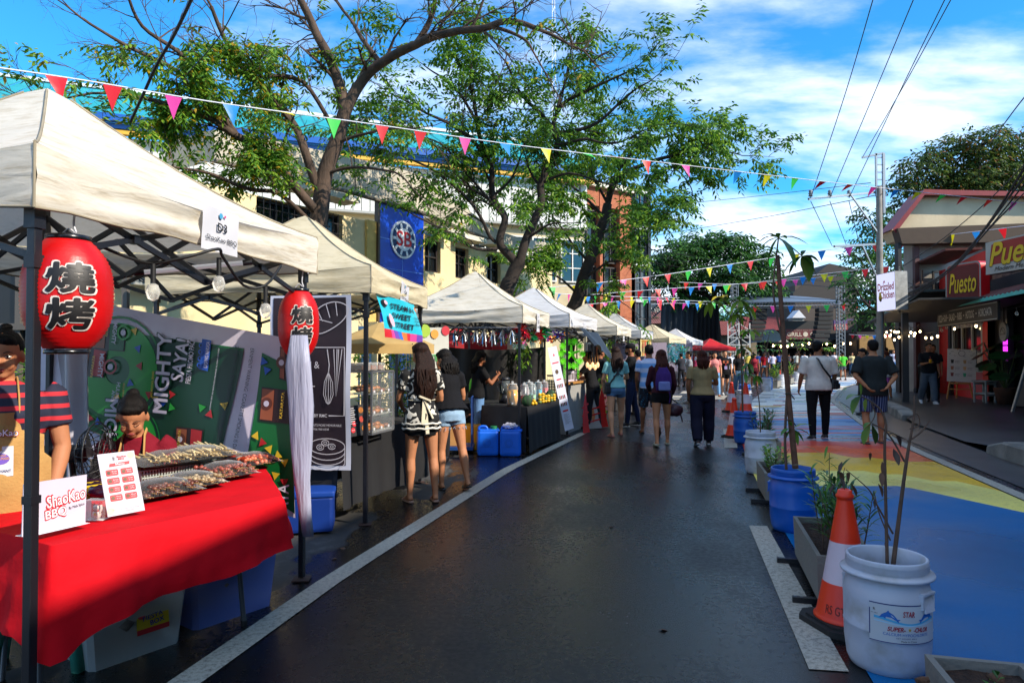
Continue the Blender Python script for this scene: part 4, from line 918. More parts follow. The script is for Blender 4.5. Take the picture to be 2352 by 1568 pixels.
for k in range(7):z0=zt*k/7;m.bar((a.x,52,z0),(b.x,52,z0),.05);m.bar((a.x,52,z0),((a.x+b.x)/2,52,z0+zt/7),.05);m.bar(((a.x+b.x)/2,52,z0+zt/7),(b.x,52,z0),.05)
m.thing('scaffold',[P('white_scaffold','#b9b8b4',rough=.5)],'white braced scaffold tower behind the young tree in the barrel','scaffold')
def bbox(px0,px1,pyt,Y_,col,name,label,depth=10,roof=None,cat='building',group='buildings behind the stage',bot=0.0,wins=None):
 a,b=at(px0,pyt,Y_),at(px1,pyt,Y_);r=root(name,(a.x,Y_,0),label,cat,group)
 m=MB();m.box(((a.x+b.x)/2,Y_+depth/2,(a.z+bot)/2),(b.x-a.x,depth,a.z-bot));m.build('wall',[mat('far_wall_'+col,col,rough=.9,var=.2,vs=.4)],r,True)
 if roof:
  m=MB();n=40
  for i in range(n):
   x0,x1=a.x-.4+(b.x-a.x+.8)*i/n,a.x-.4+(b.x-a.x+.8)*(i+1)/n;h0,h1=.06*(i%2),.06*((i+1)%2)
   m.quad((x0,Y_-.8,a.z-.1+h0),(x1,Y_-.8,a.z-.1+h1),(x1,Y_+depth/2,a.z+1.6+h1),(x0,Y_+depth/2,a.z+1.6+h0))
  m.build('roof',[mat('far_roof_'+roof,roof,rough=.8,var=.3,vs=.5)],r,True)
 for w_ in(wins or[]):window(r,frame((a.x,Y_-.02,0),(1,0,0)),(w_[0],w_[1],w_[2],w_[3]),2,2,frame_white,dark_glass,depth=0)
 return r
brownb=bbox(1826,1968,655,78,'#4a4039','brown_building','tall dark brown building behind the right speaker array',14)
a,b,c_=at(1822,672,77.9),at(1905,605,77.9),at(1968,618,77.9)
m=MB();m.prism([(a.x,a.z-1),(c_.x,a.z-1),(c_.x,c_.z),(b.x,b.z),(a.x,a.z)],-14,0,0,Matrix(((1,0,0,0),(0,0,-1,77.9),(0,1,0,0),(0,0,0,1))));m.build('gable_roof',[P('brown_gable','#352f2b',rough=.8)],brownb,True)
bbox(1652,1742,768,74,'#7d705c','low_shop','low beige shop with a rusty roof left of the stage tower',8,'#7a3a30')
bbox(1742,1812,757,76,'#6d5f50','low_shop','low shop with a rust red roof behind the left speaker array',8,'#7e3530')
bbox(1440,1530,742,84,'#8a7a62','low_shop','beige two storey building behind the far white tent',9,'#6d4038',wins=[(1,1,2.2,2.6)])
bbox(1478,1520,690,96,'#a39c92','pale_house','pale house with red roof seen over the end tents',9,'#93483f',wins=[(.6,5,1.6,6.4),(.6,7.2,1.6,8.4)])
bbox(1530,1660,755,90,'#5d5a50','low_shop','grey low building behind the black drapes',9,'#5e5a55')
bbox(1968,2120,762,60,'#2b2725','dark_shop','dark shop row beyond the utility pole',10,None,wins=[])
bbox(2100,2500,700,70,'#3a332d','dark_block','dark building block behind the carport',12)
bbox(300,1450,640,120,'#7d7a72','far_block','grey far block behind the brick building',12)
for x0,x1 in((1975,2018),(2036,2085)):
 m=MB();a,b=at(x0,772,59.6),at(x1,772,59.6);zb_=at(x0,803,59.6).z;m.box(((a.x+b.x)/2,59.7,(a.z+zb_)/2),(b.x-a.x,.15,a.z-zb_));m.box((a.x+.1,59.75,zb_/2),(.3,.1,zb_))
 m.thing('plywood_panel',[mat('plywood','#8c6a3a',rough=.8,var=.2)],'tan plywood hoarding panel, '+('left of the far power pole' if x0<2000 else 'right of the far power pole'),'hoarding','plywood hoardings')
M_,w_,h_=quadframe(at(1806,779,62),at(1896,779,62),at(1806,756,62))
m=MB();m.prism([(0,0),(w_,0),(w_,h_),(0,h_)],-.2,0,0,M_,side=1)
m.text('THE BEST BBQ IN TOWN',w_*.5,h_*.87,w_*.78,h_*.12,.02,3,M_,bold=.02);m.text('GRILL',w_*.21,h_*.50,w_*.38,h_*.4,.02,2,M_,bold=.05);m.text('Queen',w_*.79,h_*.48,w_*.36,h_*.42,.02,2,M_,bold=.04);m.disc(w_*.49,h_*.5,h_*.24,.02,2,M_);m.text('PORK · CHICKEN',w_*.38,h_*.1,w_*.55,h_*.13,.02,3,M_)
m.box((w_/2,h_/2,-1),(w_,h_+1.6,.3),1,M_);m.bar(M_@Vector((.2,0,-.5)),M_@Vector((.2,-2.7,-.5)),.15,1);m.bar(M_@Vector((w_-.2,0,-.5)),M_@Vector((w_-.2,-2.7,-.5)),.15,1)
m.thing('grill_sign',[P('sign_wine','#5a1c22'),P('sign_back','#211d1b'),P('sign_bone','#b9b2a4'),P('sign_bone_dim','#7c746c')],'long wine red GRILL Queen sign over the far restaurant','sign','grill restaurant signs')
M_,w_,h_=quadframe(at(1916,758,61),at(1947,757,61),at(1916,735,61))
m=MB();m.prism([(0,0),(w_,0),(w_,h_),(0,h_)],-.2,0,1,M_);m.rect(0,0,w_,h_*.6,.01,0,M_);m.text('GRILL',w_*.5,h_*.45,w_*.9,h_*.28,.02,2,M_,bold=.04);m.text('Queen',w_*.5,h_*.15,w_*.8,h_*.24,.02,2,M_,bold=.04);m.bar(M_@Vector((w_,h_,-.1)),M_@Vector((w_+1.2,h_,-.1)),.1,1)
m.thing('grill_sign',[P('sign_scarlet','#8e1c2a'),P('sign_purple','#4a3566'),P('sign_bone','#b9b2a4')],'small scarlet and purple GRILL Queen sign beside the right stage tower','sign','grill restaurant signs')
m=MB();a=at(1762,800,61)
for f in(0,1):m.box((at(1757+f*160,800,63).x,63,1.4),(.4,.4,2.8))
m.box((at(1850,783,63).x,64.5,at(1850,783,63).z),(at(1925,800,63).x-at(1750,800,63).x,3.4,.12));m.box((at(1850,783,66).x,66.5,1.5),(9,.2,3),0)
m.thing('far_canopy',[P('dark_interior','#0d0c0c',rough=.9)],'flat dark canopy in front of the far restaurant','canopy')
rs=random.Random(5);bl_=[at(1775+k*16+rs.uniform(-4,4),787+rs.uniform(-3,5),60.5)for k in range(12)]
bulb_string([bl_[0]+Vector((-1,0,.3))]+[b+Vector((0,0,.05))for b in bl_]+[bl_[-1]+Vector((1,0,.3))],bl_,'lit bulbs strung under the far restaurant canopy',br=.09,hang=.05)
m=MB();a,b,c_=at(1752,785,60),at(1812,785,60),at(1778,755,61);m.add([a,b,c_,a+Vector((0,4,0)),b+Vector((0,4,0)),c_+Vector((0,4,0))],[(0,1,2),(1,4,5,2),(0,2,5,3)]);m.thing('pale_canopy',[P('pale_canvas','#8c8a86',rough=.8)],'pale gabled canopy left of the long wine red sign','canopy')
r=root('white_cupola',at(1830,770,70),'little white gabled cupola above the long wine red sign','cupola');g0=at(1829,762,70)
m=MB();m.box((g0.x,70,g0.z+.4),(1.2,1,2.0));m.build('body',[P('cupola_grey','#77756f')],r,True)
m=MB();zt=g0.z+1.4;m.add([(g0.x-.7,69.3,zt),(g0.x+.7,69.3,zt),(g0.x,69.3,zt+.8),(g0.x-.7,70.8,zt),(g0.x+.7,70.8,zt),(g0.x,70.8,zt+.8)],[(0,1,2),(1,4,5,2),(0,2,5,3)]);m.build('roof',[P('cupola_white','#c9cbd0')],r,True)
m=MB();q=at(2028,800,57);m.tube([(q.x-.4,57,0),(q.x-.4,57,8)],.25,10);m.thing('power_pole',[conc2],'far concrete power pole between the plywood panels','pole')
# ================================================================= trees
def leafmat(name,col,trl=.45,rough=.45):
 return mat(name,col,rough=rough,var=.25,vs=1.5,trl=trl,spec=.4)
LG=[leafmat('leaf_green','#5a8528'),leafmat('leaf_dark','#406a24'),leafmat('leaf_light','#86a830'),leafmat('leaf_yellow','#b39224')]
LD=[leafmat('far_leaf','#386428'),leafmat('far_leaf_dark','#26481f'),leafmat('far_leaf_light','#5a8838'),leafmat('far_leaf_olive','#6f7434')]
LB=[leafmat('olive_leaf','#46602a'),leafmat('olive_leaf_dark','#2c451f'),leafmat('olive_leaf_warm','#66742c'),leafmat('rust_leaf','#8a5a26')]
bark=mat('bark','#4a3a2e',rough=.9,var=.4,vs=9,bump=.7,bs=30,stretch=(1,1,.3));barkd=mat('dark_bark','#2b221c',rough=.9,var=.3,vs=7,bump=.6,bs=26)
def leaf(mb,p,d,L_,W_,mi,rnd):
 d=d.normalized();s=d.cross(Vector((0,0,1)))
 if s.length<.05:s=Vector((1,0,0))
 s=s.normalized();s=(s+Vector((0,0,rnd.uniform(-.7,.7)))).normalized();up=s.cross(d)*(.18*L_)
 a=p;b=p+d*L_*.45+s*W_*.5-up*.3;c=p+d*L_-up*.2-Vector((0,0,L_*.15));e=p+d*L_*.45-s*W_*.5-up*.3;m_=p+d*L_*.5+up*.25
 mb.add([a,b,c,e,m_],[(0,1,4),(1,2,4),(2,3,4),(3,0,4)],mi,False)
def sprig(mb,p,d,rnd,n=7,L_=.12,spread=.28,w=(5,3,1,0)):
 """pinnate leaf spray hanging from p"""
 pool=[i for i,k in enumerate(w)for _ in range(k)];d=d.normalized()
 for k in range(n):
  q=p+d*spread*(k/n)+Vector((0,0,-.25*spread*(k/n)**2));side=d.cross(Vector((0,0,1)))
  if side.length<.1:side=Vector((1,0,0))
  side.normalize();s_=1 if k%2 else-1
  dd=(d*.5+side*s_*rnd.uniform(.5,1.1)+Vector((0,0,rnd.uniform(-.9,.1))))
  leaf(mb,q,dd,L_*rnd.uniform(.7,1.2),L_*.42,rnd.choice(pool),rnd)
def grow(wood,leaves,p,d,L_,r,lvl,rnd,leafy,lp,droop=.0,kids=4):
 """recursive twig"""
 n=4;pts=[p];q=p.copy();dd=d.normalized()
 for k in range(n):
  dd=(dd+Vector((rnd.uniform(-1,1),rnd.uniform(-1,1),rnd.uniform(-1,1)))*.28+Vector((0,0,-droop))).normalized();q=q+dd*L_/n;pts.append(q)
 wood.tube(pts,[r*(1-.75*k/n)for k in range(n+1)],4 if r<.03 else 6,0,cap=False)
 if lvl>0:
  for k in range(kids):
   u=rnd.uniform(.25,1);i=min(n-1,int(u*n));b=pts[i].lerp(pts[i+1],u*n-i)if i<n else pts[-1]
   nd=(dd*.7+Vector((rnd.uniform(-1,1),rnd.uniform(-1,1),rnd.uniform(-.5,.9)))).normalized()
   grow(wood,leaves,b,nd,L_*rnd.uniform(.4,.62),r*.45,lvl-1,rnd,leafy,lp,droop,kids)
 if lvl<=1 and rnd.random()<leafy(pts[-1]):
  for k in range(lp.get('per',3)):
   i=rnd.randint(1,n);sprig(leaves,pts[i],dd+Vector((rnd.uniform(-.8,.8),rnd.uniform(-.8,.8),rnd.uniform(-.7,.2))),rnd,lp.get('n',7),lp['L'],lp['spread'],lp.get('w',(5,3,1,0)))
def branch_tree(base,label,limbs,lp,leafy,seed,mats,twig=(1.3,2,4),step=.45,group='street trees behind the stalls',droop=.0,barkm=None):
 """limbs: list of (pixel/depth points, r0, r1, twiggy)"""
 rnd=random.Random(seed);r=root('tree',base,label,'tree',group);W=MB();Lf=MB()
 for pts,r0,r1,tw in limbs:
  P3=smooth_path([at(*q)if not isinstance(q,Vector)else q for q in pts],5);n=len(P3)
  P3=[p+Vector((noise.noise(p*1.7),noise.noise(p*1.7+Vector((5,0,0))),noise.noise(p*1.7+Vector((0,9,0)))))*.06 for p in P3]
  rr_=[r0+(r1-r0)*i/(n-1)for i in range(n)];W.tube(P3,rr_,9 if r0>.06 else 6,0)
  if not tw:continue
  acc=0
  for i in range(1,n):
   acc+=(P3[i]-P3[i-1]).length
   if i/n<tw[0]:continue
   while acc>step:
    acc-=step;t_=(P3[i]-P3[i-1]).normalized()
    d=(t_*.6+Vector((rnd.uniform(-1,1),rnd.uniform(-1,1),rnd.uniform(-.4,1)))).normalized()
    grow(W,Lf,P3[i],d,twig[0]*rnd.uniform(.5,1.15)*tw[1],max(.008,rr_[i]*.42),twig[1],rnd,leafy,lp,droop,twig[2])
  grow(W,Lf,P3[-1],P3[-1]-P3[-2],twig[0]*.8,r1*.9,twig[1],rnd,leafy,lp,droop,twig[2]+1)
 W.build('trunk',[barkm or bark],r,True)
 if Lf.V:Lf.build('crown',mats,r,True)
 return r
def pxof(p):
 v=p-Vector((0,0,EYE));y=v.y*cp+v.z*sp_;z=-v.y*sp_+v.z*cp
 return CX+F*v.x/y,CY-F*z/y
Y1=11.0
def leafy1(p):
 x,y=pxof(p)
 if x<700 and y>95:return .85 if(220<x<660 and y>190)or(430<x<640)else .16
 if y>600:return 0
 return .05 if y>110 else .015
L1=[([Vector((-3.05,11.3,0)),(722,640,Y1),(733,500,Y1),(748,405,Y1),(775,330,Y1),(797,250,Y1)],.165,.105,None),([(797,255,Y1),(780,190,Y1),(748,122,10.8),(712,45,10.6),(672,-40,10.4)],.10,.05,(.2,1.0)),([(797,255,Y1),(818,205,Y1),(868,150,10.8),(951,103,10.4),(1076,70,9.8),(1168,49,9.3),(1240,62,9.0)],.10,.03,(.15,.8)),([(870,148,10.8),(845,110,10.9),(815,60,11.0),(770,5,11.2)],.05,.02,(.1,.9)),([(951,103,10.4),(985,50,10.3),(1003,-20,10.1)],.055,.03,(.3,.6)),([(1076,70,9.8),(1096,34,9.7),(1118,-20,9.6)],.025,.015,(.1,.6)),([(1130,60,9.5),(1200,85,9.3),(1222,112,9.2)],.03,.015,(.1,.6)),([(733,492,Y1),(690,440,10.7),(622,359,10.3),(542,311,9.9),(458,264,9.5),(345,232,9.0),(262,218,8.6)],.085,.02,(.25,.75)),([(735,445,Y1),(688,322,10.8),(637,238,10.6),(542,135,10.2),(487,22,9.8)],.08,.025,(.3,.8)),([(542,311,9.9),(480,215,9.7),(421,132,9.4),(330,60,9.0),(290,-20,8.7)],.05,.015,(.15,.7)),([(458,264,9.5),(400,160,9.2),(256,85,8.7),(150,15,8.4)],.04,.01,(.15,.7)),([(768,300,Y1),(700,190,10.5),(560,175,10.0),(430,120,9.6)],.04,.012,(.2,.7)),([(722,560,Y1),(705,500,10.7),(640,440,10.2),(560,430,9.8),(480,400,9.5),(400,380,9.2)],.05,.012,(.3,.6)),([(748,405,Y1),(830,380,10.7),(905,400,10.4),(960,440,10.2)],.03,.01,(.2,.7)),([(775,330,Y1),(860,300,10.6),(960,290,10.2)],.03,.01,(.2,.7))]
branch_tree((-3.05,11.3,0),'large half bare tree forking above the second tent',L1,dict(L=.105,spread=.26,n=7,per=3,w=(5,2,3,1)),leafy1,4,LG,twig=(1.3,2,5),step=.36,droop=.02)
Y2=16.5
def leafy2(p):
 x,y=pxof(p)
 if x>1400 and y<330:return .3
 return .72 if y<470 else .5
L2=[([Vector((-.12,16.7,0)),(1160,690,Y2),(1172,640,Y2),(1195,600,Y2)],.2,.16,None),([(1190,610,Y2),(1150,560,Y2),(1160,502,Y2),(1135,454,Y2),(1127,385,16.2),(1105,330,16),(1096,280,15.8),(1080,200,15.6)],.11,.03,(.35,1)),([(1195,602,Y2),(1212,546,Y2),(1241,469,Y2),(1246,421,Y2),(1262,384,Y2),(1278,330,16.3),(1270,288,16.2),(1298,234,16),(1361,205,15.6),(1440,165,15.2)],.12,.02,(.3,1)),([(1270,292,16.2),(1241,256,16.0),(1204,227,15.7),(1178,180,15.4),(1160,140,15.2)],.05,.02,(.1,1)),([(1277,302,16.3),(1369,282,16.0),(1442,220,15.7),(1490,190,15.4)],.05,.015,(.1,1)),([(1280,330,16.3),(1350,320,16.0),(1420,330,15.7),(1480,300,15.3)],.04,.012,(.1,.8)),([(1150,555,Y2),(1127,540,Y2),(1076,458,16),(984,385,15.4),(893,350,14.9)],.06,.015,(.3,.9)),([(1140,570,Y2),(1098,571,16.2),(1003,520,15.6),(925,480,15.2)],.05,.012,(.3,.7)),([(1127,385,16.2),(1060,300,15.7),(960,250,15.2),(890,215,14.9)],.05,.012,(.1,.9)),([(1098,285,15.8),(1040,200,15.5),(970,150,15.2)],.04,.012,(.1,.9)),([(1270,290,16.2),(1300,170,15.8),(1310,120,15.6)],.04,.012,(.1,.8)),([(1246,421,Y2),(1310,400,16.2),(1390,420,15.9),(1450,450,15.7)],.04,.012,(.2,.9)),([(1160,502,Y2),(1090,420,16),(1010,330,15.5),(930,300,15)],.04,.012,(.3,.9)),([(1208,550,Y2),(1250,520,16.2),(1300,510,16)],.04,.012,(.2,.8)),([(1135,454,Y2),(1180,400,16.3),(1200,330,16.1)],.04,.012,(.2,.9))]
branch_tree((-.12,16.7,0),'broad airy green tree rising behind the juice stall tent',L2,dict(L=.15,spread=.40,n=8,per=2,w=(5,4,2,0)),leafy2,9,LG,twig=(1.5,2,4),step=.52,barkm=barkd)
Y3=22.5
L3=[([Vector((1.75,22.7,0)),(1310,735,Y3),(1326,690,Y3),(1338,640,Y3),(1375,540,Y3),(1398,470,Y3)],.26,.15,None),([(1398,470,Y3),(1420,405,22),(1500,372,21.4),(1600,342,20.8),(1680,352,20.4)],.10,.02,(.15,.75)),([(1398,470,Y3),(1402,430,Y3),(1440,365,22),(1500,325,21.6),(1560,305,21.3)],.08,.02,(.2,.7)),([(1520,368,21.3),(1565,400,21),(1590,440,20.8),(1572,490,20.6)],.03,.01,(.2,.45)),([(1375,540,Y3),(1440,520,22),(1480,560,21.6)],.06,.015,(.2,.75)),([(1385,500,Y3),(1330,440,22),(1290,420,21.6)],.06,.015,(.2,.9)),([(1340,640,Y3),(1400,600,22),(1450,610,21.6)],.05,.015,(.3,.7)),([(1330,680,Y3),(1290,640,22),(1250,630,21.6)],.05,.015,(.4,.7)),([(1350,600,Y3),(1300,540,22),(1270,500,21.6)],.05,.015,(.2,.9)),([(1330,680,Y3),(1390,680,22),(1440,700,21.6)],.04,.012,(.3,.6)),([(1398,470,Y3),(1350,380,22),(1330,330,21.6)],.05,.015,(.3,.9))]
branch_tree((1.75,22.7,0),'green tree reaching right over the street in front of the brick building',L3,dict(L=.19,spread=.5,n=8,per=3,w=(5,3,3,0)),lambda p:(0 if(pxof(p)[0]>1478 and pxof(p)[1]>520)else(.35 if pxof(p)[1]>640 else .8)),21,LG,twig=(1.6,2,4),step=.6,barkm=barkd)
def crown_tree(base,label,blobs,trunk,Y_,seed,mats,dens=26,L_=.32,group='trees beyond the street',w=(5,4,2,0),r0=.4,spread=.9):
 """blobs: (px, py, radius px, depth offset, flatness)"""
 rnd=random.Random(seed);r=root('tree',base,label,'tree',group);W=MB();Lf=MB();tp=at(*trunk,Y_)
 W.tube([base,Vector(base).lerp(tp,.5)+Vector((.2,0,0)),tp],[r0,r0*.8,r0*.55],9)
 for px,py,rp,dy,fl in blobs:
  c=at(px,py,Y_+dy);R_=rp/F*(Y_+dy)
  mid=tp.lerp(c,.5)+Vector((rnd.uniform(-.3,.3),0,-.15*(c-tp).length));W.tube(smooth_path([tp,mid,c],4),[r0*.4-(r0*.36)*k/8 for k in range(9)],6)
  n=int(dens*R_*R_)
  for k in range(n):
   v=Vector((rnd.gauss(0,1),rnd.gauss(0,1),rnd.gauss(0,1))).normalized();rr_=R_*(rnd.random()**.45)*(1+.35*noise.noise(v*2.2+c))
   p=c+Vector((v.x*rr_,v.y*rr_,v.z*rr_*fl));sprig(Lf,p,Vector((v.x,v.y,v.z*.4-.1)),rnd,7,L_,spread,w)
  for k in range(int(R_*3)):
   v=Vector((rnd.gauss(0,1),rnd.gauss(0,1),rnd.gauss(0,.6))).normalized();W.tube([c-Vector((0,0,R_*.3*fl)),c+v*R_*.5,c+Vector((v.x,v.y,v.z*fl))*R_*.95],[.05,.03,.012],4)
 W.build('trunk',[barkd],r,True);Lf.build('crown',mats,r,True);return r
g=at(1640,800,62);crown_tree((g.x,62,0),'big dark umbrella shaped tree beyond the stage roof',[(1560,590,52,0,.55),(1610,560,48,2,.5),(1670,562,48,0,.5),(1722,600,48,1,.55),(1540,640,38,-1,.5),(1600,650,40,2,.5),(1660,625,45,-2,.5),(1755,640,34,0,.55),(1520,610,30,1,.5),(1700,655,38,-2,.5),(1770,672,26,0,.5),(1570,690,32,0,.5)],(1640,690),62,31,LD,dens=60,L_=.50,spread=1.2,r0=.55)
g=at(1700,800,88);crown_tree((g.x,88,0),'dark tree mass behind the speaker arrays',[(1790,740,30,0,.8),(1750,735,24,1,.8),(1822,745,18,0,.8),(1700,735,30,2,.8),(1665,725,28,2,.8),(1725,715,26,3,.8)],(1780,770),88,33,LD,dens=26,L_=.55,spread=1.3)
g=at(2075,800,33);crown_tree((g.x,33,0),'dark leafy tree between the utility pole and the stage',[(2000,500,36,0,.6),(1975,590,34,0,.55),(2030,610,48,2,.7),(1990,660,50,1,.7),(2060,520,45,2,.7),(1950,640,24,-1,.5),(2040,690,45,0,.8),(1985,715,32,0,.7),(2010,555,40,1,.6)],(2040,720),33,35,LD,dens=90,L_=.26,spread=.62,w=(4,5,1,0),r0=.3)
g=at(2260,800,36);crown_tree((g.x,36,0),'olive and rust tinted tree above the gabled house',[(2120,380,44,0,.6),(2180,350,50,1,.6),(2250,330,55,0,.6),(2330,330,60,1,.6),(2150,425,55,1,.6),(2260,410,70,0,.6),(2360,410,70,0,.6),(2080,420,32,0,.5),(2300,380,60,2,.6),(2200,420,60,2,.6),(2100,470,45,2,.6)],(2240,520),36,37,LB,dens=105,L_=.28,spread=.68,w=(5,3,3,1),r0=.4)
g=at(1440,800,86);crown_tree((g.x,86,0),'low green tree behind the far cream tent',[(1510,742,16,0,.7),(1484,738,14,0,.7),(1535,735,10,0,.7)],(1505,765),86,39,LD,dens=26,L_=.55,spread=1.2)
# ================================================================= planters, barrels, cones
wp=mat('white_barrel_plastic','#b9bdc9',rough=.42,var=.04,vs=7,bump=.10,bs=12,col2='#8f8a80',thr=(.52,.82));bpb=mat('blue_barrel_plastic','#0b55ad',rough=.38,var=.12,vs=5,bump=.08,bs=12)
soil=mat('soil','#3a271b',rough=1,var=.5,vs=30,bump=1,bs=60)
planter=mat('planter_concrete','#8a867c',rough=.85,var=.22,vs=5,bump=.3,bs=40,col2='#77716a')
BARP=[(.148,0),(.165,.008),(.178,.04),(.188,.12),(.190,.20),(.1925,.205),(.190,.21),(.1915,.33),(.190,.37),(.180,.41),(.170,.435),(.172,.44),(.203,.445),(.206,.452),(.203,.460),(.176,.464),(.176,.474),(.181,.478),(.176,.484),(.181,.490),(.176,.497),(.181,.503),(.177,.510),(.179,.522),(.172,.528),(.164,.522),(.162,.44),(.16,.40)]
def barrel(loc_,col,label,rz=0.0,group='barrel planters along the painted street',rim=None):
 r=root('barrel_planter',loc_,label,'barrel planter',group,rz=rz);m=MB();m.lathe(BARP,36,0)
 m.build('barrel',[col],r)
 m=MB();m.lathe([(.001,.405),(.08,.41),(.158,.40)],20,0);m.build('soil',[soil],r)
 for a in(0,math.pi):
  m=MB();Mh=RZ(a)@T(.186,0,.36);m.box((0,-.045,0),(.022,.012,.07),0,Mh,bev=.004);m.box((0,.045,0),(.022,.012,.07),0,Mh,bev=.004);m.box((.004,0,.034),(.022,.10,.014),0,Mh,bev=.004);m.box((.002,0,-.02),(.008,.078,.06),0,Mh@Matrix.Rotation(R(-14),4,'Y'));m.build('handle',[col],r)
 return r
def blade(mb,a,b,w,mi=0,droop=.15,fold=.25):
 """long leaf from a to b"""
 a,b=Vector(a),Vector(b);d=b-a;L_=d.length;s=d.cross(Vector((0,0,1)))
 s=s.normalized()if s.length>1e-5 else Vector((1,0,0));up=s.cross(d).normalized();V=[]
 for k,(u,ww)in enumerate(((0,.08),(.2,.62),(.45,1),(.7,.85),(.88,.45),(1,.02))):
  c=a+d*u+Vector((0,0,droop*L_*math.sin(math.pi*u)*.9));V+=[c+s*w*ww/2+up*fold*w*ww*.5,c,c-s*w*ww/2+up*fold*w*ww*.5]
 mb.add(V,[f for i in range(5)for f in((3*i,3*i+1,3*i+4,3*i+3),(3*i+1,3*i+2,3*i+5,3*i+4))],mi,True)
PLG=[leafmat('sapling_leaf','#4d7a24',.3,.35),leafmat('sapling_leaf_light','#86a436',.35,.35),leafmat('sapling_leaf_yellow','#c9b02a',.35,.4),leafmat('sapling_leaf_dark','#2a4d1c',.2,.35)]
DRY=[P('dry_leaf','#33241b',rough=.6,var=.3),P('dry_leaf_brown','#5a3c28',rough=.7,var=.3)]
stemm=mat('stem_bark','#5a4334',rough=.8,var=.3,vs=20)
c1=Vector((1.816,3.33,0));b1=barrel(c1,wp,'big white plastic barrel planter with a chlorine label, nearest the camera',rz=R(-58))
aview=math.atan2(-c1.y,-c1.x)
def wr(x,y,z):a=aview-R(22)+x/.192;return(c1.x+(.1925+z)*math.cos(a),c1.y+(.1925+z)*math.sin(a),y)
m=MB();W_,z0_,z1_=.33,.172,.352
def lrect(x0,y0,x1,y1,z,mi,n=14):m.grid(n,1,lambda u,v:wr(x0+(x1-x0)*u,y0+(y1-y0)*v,z),mi)
lrect(0,z0_,W_,z1_,.0008,0,24);lrect(0,z1_-.006,W_,z1_-.001,.0014,1,20);lrect(0,z0_+.002,W_,z0_+.006,.0014,1,20);lrect(0,z0_+.03,.004,z1_-.03,.0014,1,2)
def band_(f0,f1,mi,z):m.grid(30,1,lambda u,v:wr(.02+(W_-.04)*u,f0(u)+(f1(u)-f0(u))*v,z),mi)
band_(lambda u:z0_+.098+.010*math.cos(u*6),lambda u:z0_+.108+.012*math.cos(u*6),2,.0014);band_(lambda u:z0_+.089+.006*math.cos(u*6),lambda u:z0_+.095+.006*math.cos(u*6),3,.0016)
def dolph(x0,y0,s,fl):
 pts=[(0,0),(.15,.22),(.38,.36),(.46,.46),(.52,.36),(.72,.24),(.9,.02),(1.06,.02),(.95,-.06),(.98,-.2),(.86,-.08),(.6,.08),(.35,.1),(.32,-.02),(.22,.06)]
 P_=[(x0+(p[0]if not fl else 1-p[0])*s,y0+p[1]*s)for p in pts];cxx=sum(p[0]for p in P_)/len(P_);cyy=sum(p[1]for p in P_)/len(P_)
 k=len(P_);V=[wr(x,y,.0020)for x,y in P_];m.add(V,[tuple(range(k))if not fl else tuple(range(k-1,-1,-1))],4,False)
dolph(.04,z0_+.112,.085,False);dolph(.215,z0_+.112,.085,True)
m.text('STAR',.165,z0_+.138,.052,.026,.0020,5,warp=wr,bold=.05,shear=.15);m.text('SUPER-',.112,z0_+.068,.075,.021,.0020,5,warp=wr,bold=.06,shear=.25);m.text('-CHLOR',.222,z0_+.068,.075,.021,.0020,5,warp=wr,bold=.06,shear=.25)
m.text('CALCIUM HYPOCHLORITE',.160,z0_+.044,.205,.013,.0020,4,warp=wr);m.text('NET WEIGHT 40KG',.155,z0_+.028,.09,.006,.0020,1,warp=wr);m.text('Made in China',.165,z0_+.015,.07,.009,.0020,6,warp=wr);m.text('R',.022,z0_+.148,.010,.012,.0020,6,warp=wr,bold=.03);m.text('ISO 9001',.022,z0_+.130,.028,.005,.0020,6,warp=wr)
stp=[(.168+.009*(1 if k%2==0 else .45)*math.sin(k*math.pi/5),z0_+.068+.010*(1 if k%2==0 else .45)*math.cos(k*math.pi/5))for k in range(10)];m.add([wr(x,y,.0022)for x,y in stp]+[wr(.168,z0_+.068,.0022)],[(10,(k+1)%10,k)for k in range(10)],7)
m.build('label',[P('label_white','#b9bcbf',rough=.45),P('label_navy','#1c2a6b'),P('label_cyan','#4aa7cf'),P('label_pale','#9fc9de'),P('label_blue','#1c62b0'),P('label_red','#a31830'),P('label_black','#24242a'),P('label_gold','#b0922a')],b1,True)
def plant(name,base,stems,leaves_,label,cat='plant',group=None,lm=None,sm_=None):
 r=root(name,base,label,cat,group);m=MB()
 for pts,r0,r1 in stems:
  P3=smooth_path(pts,4);m.tube(P3,[r0+(r1-r0)*i/(len(P3)-1)for i in range(len(P3))],6)
 if m.V:m.build('stem',[sm_ or stemm],r,True)
 m=MB()
 for a,b,w,mi,*dr in leaves_:blade(m,a,b,w,mi,*(dr or[.15]))
 if m.V:m.build('foliage',lm or PLG,r,True)
 return r
A3=lambda x,y,Y=3.33:at(x,y,Y)
st=[([A3(2051,1300),A3(2063,1204),A3(2076,1102),A3(2087,1027),A3(2099,960),A3(2100,908)],.011,.004),([A3(2038,1300),A3(2034,1136),A3(2032,1021),A3(2035,975),A3(2023,942),A3(1999,921),A3(1977,909)],.008,.003),([A3(2051,1225),A3(2011,1153),A3(1994,1122),A3(1943,1078)],.005,.002),([A3(2085,1014),A3(2116,991),A3(2135,965)],.005,.003),([A3(2078,1060),A3(2050,1010),A3(2028,985),A3(2003,974)],.005,.003),([A3(2090,985),A3(2112,975),A3(2106,950),A3(2085,962)],.004,.002),([A3(2045,1240),A3(2020,1180),A3(2008,1130)],.004,.002),([A3(1999,921),A3(2010,950),A3(1998,975)],.003,.002)]
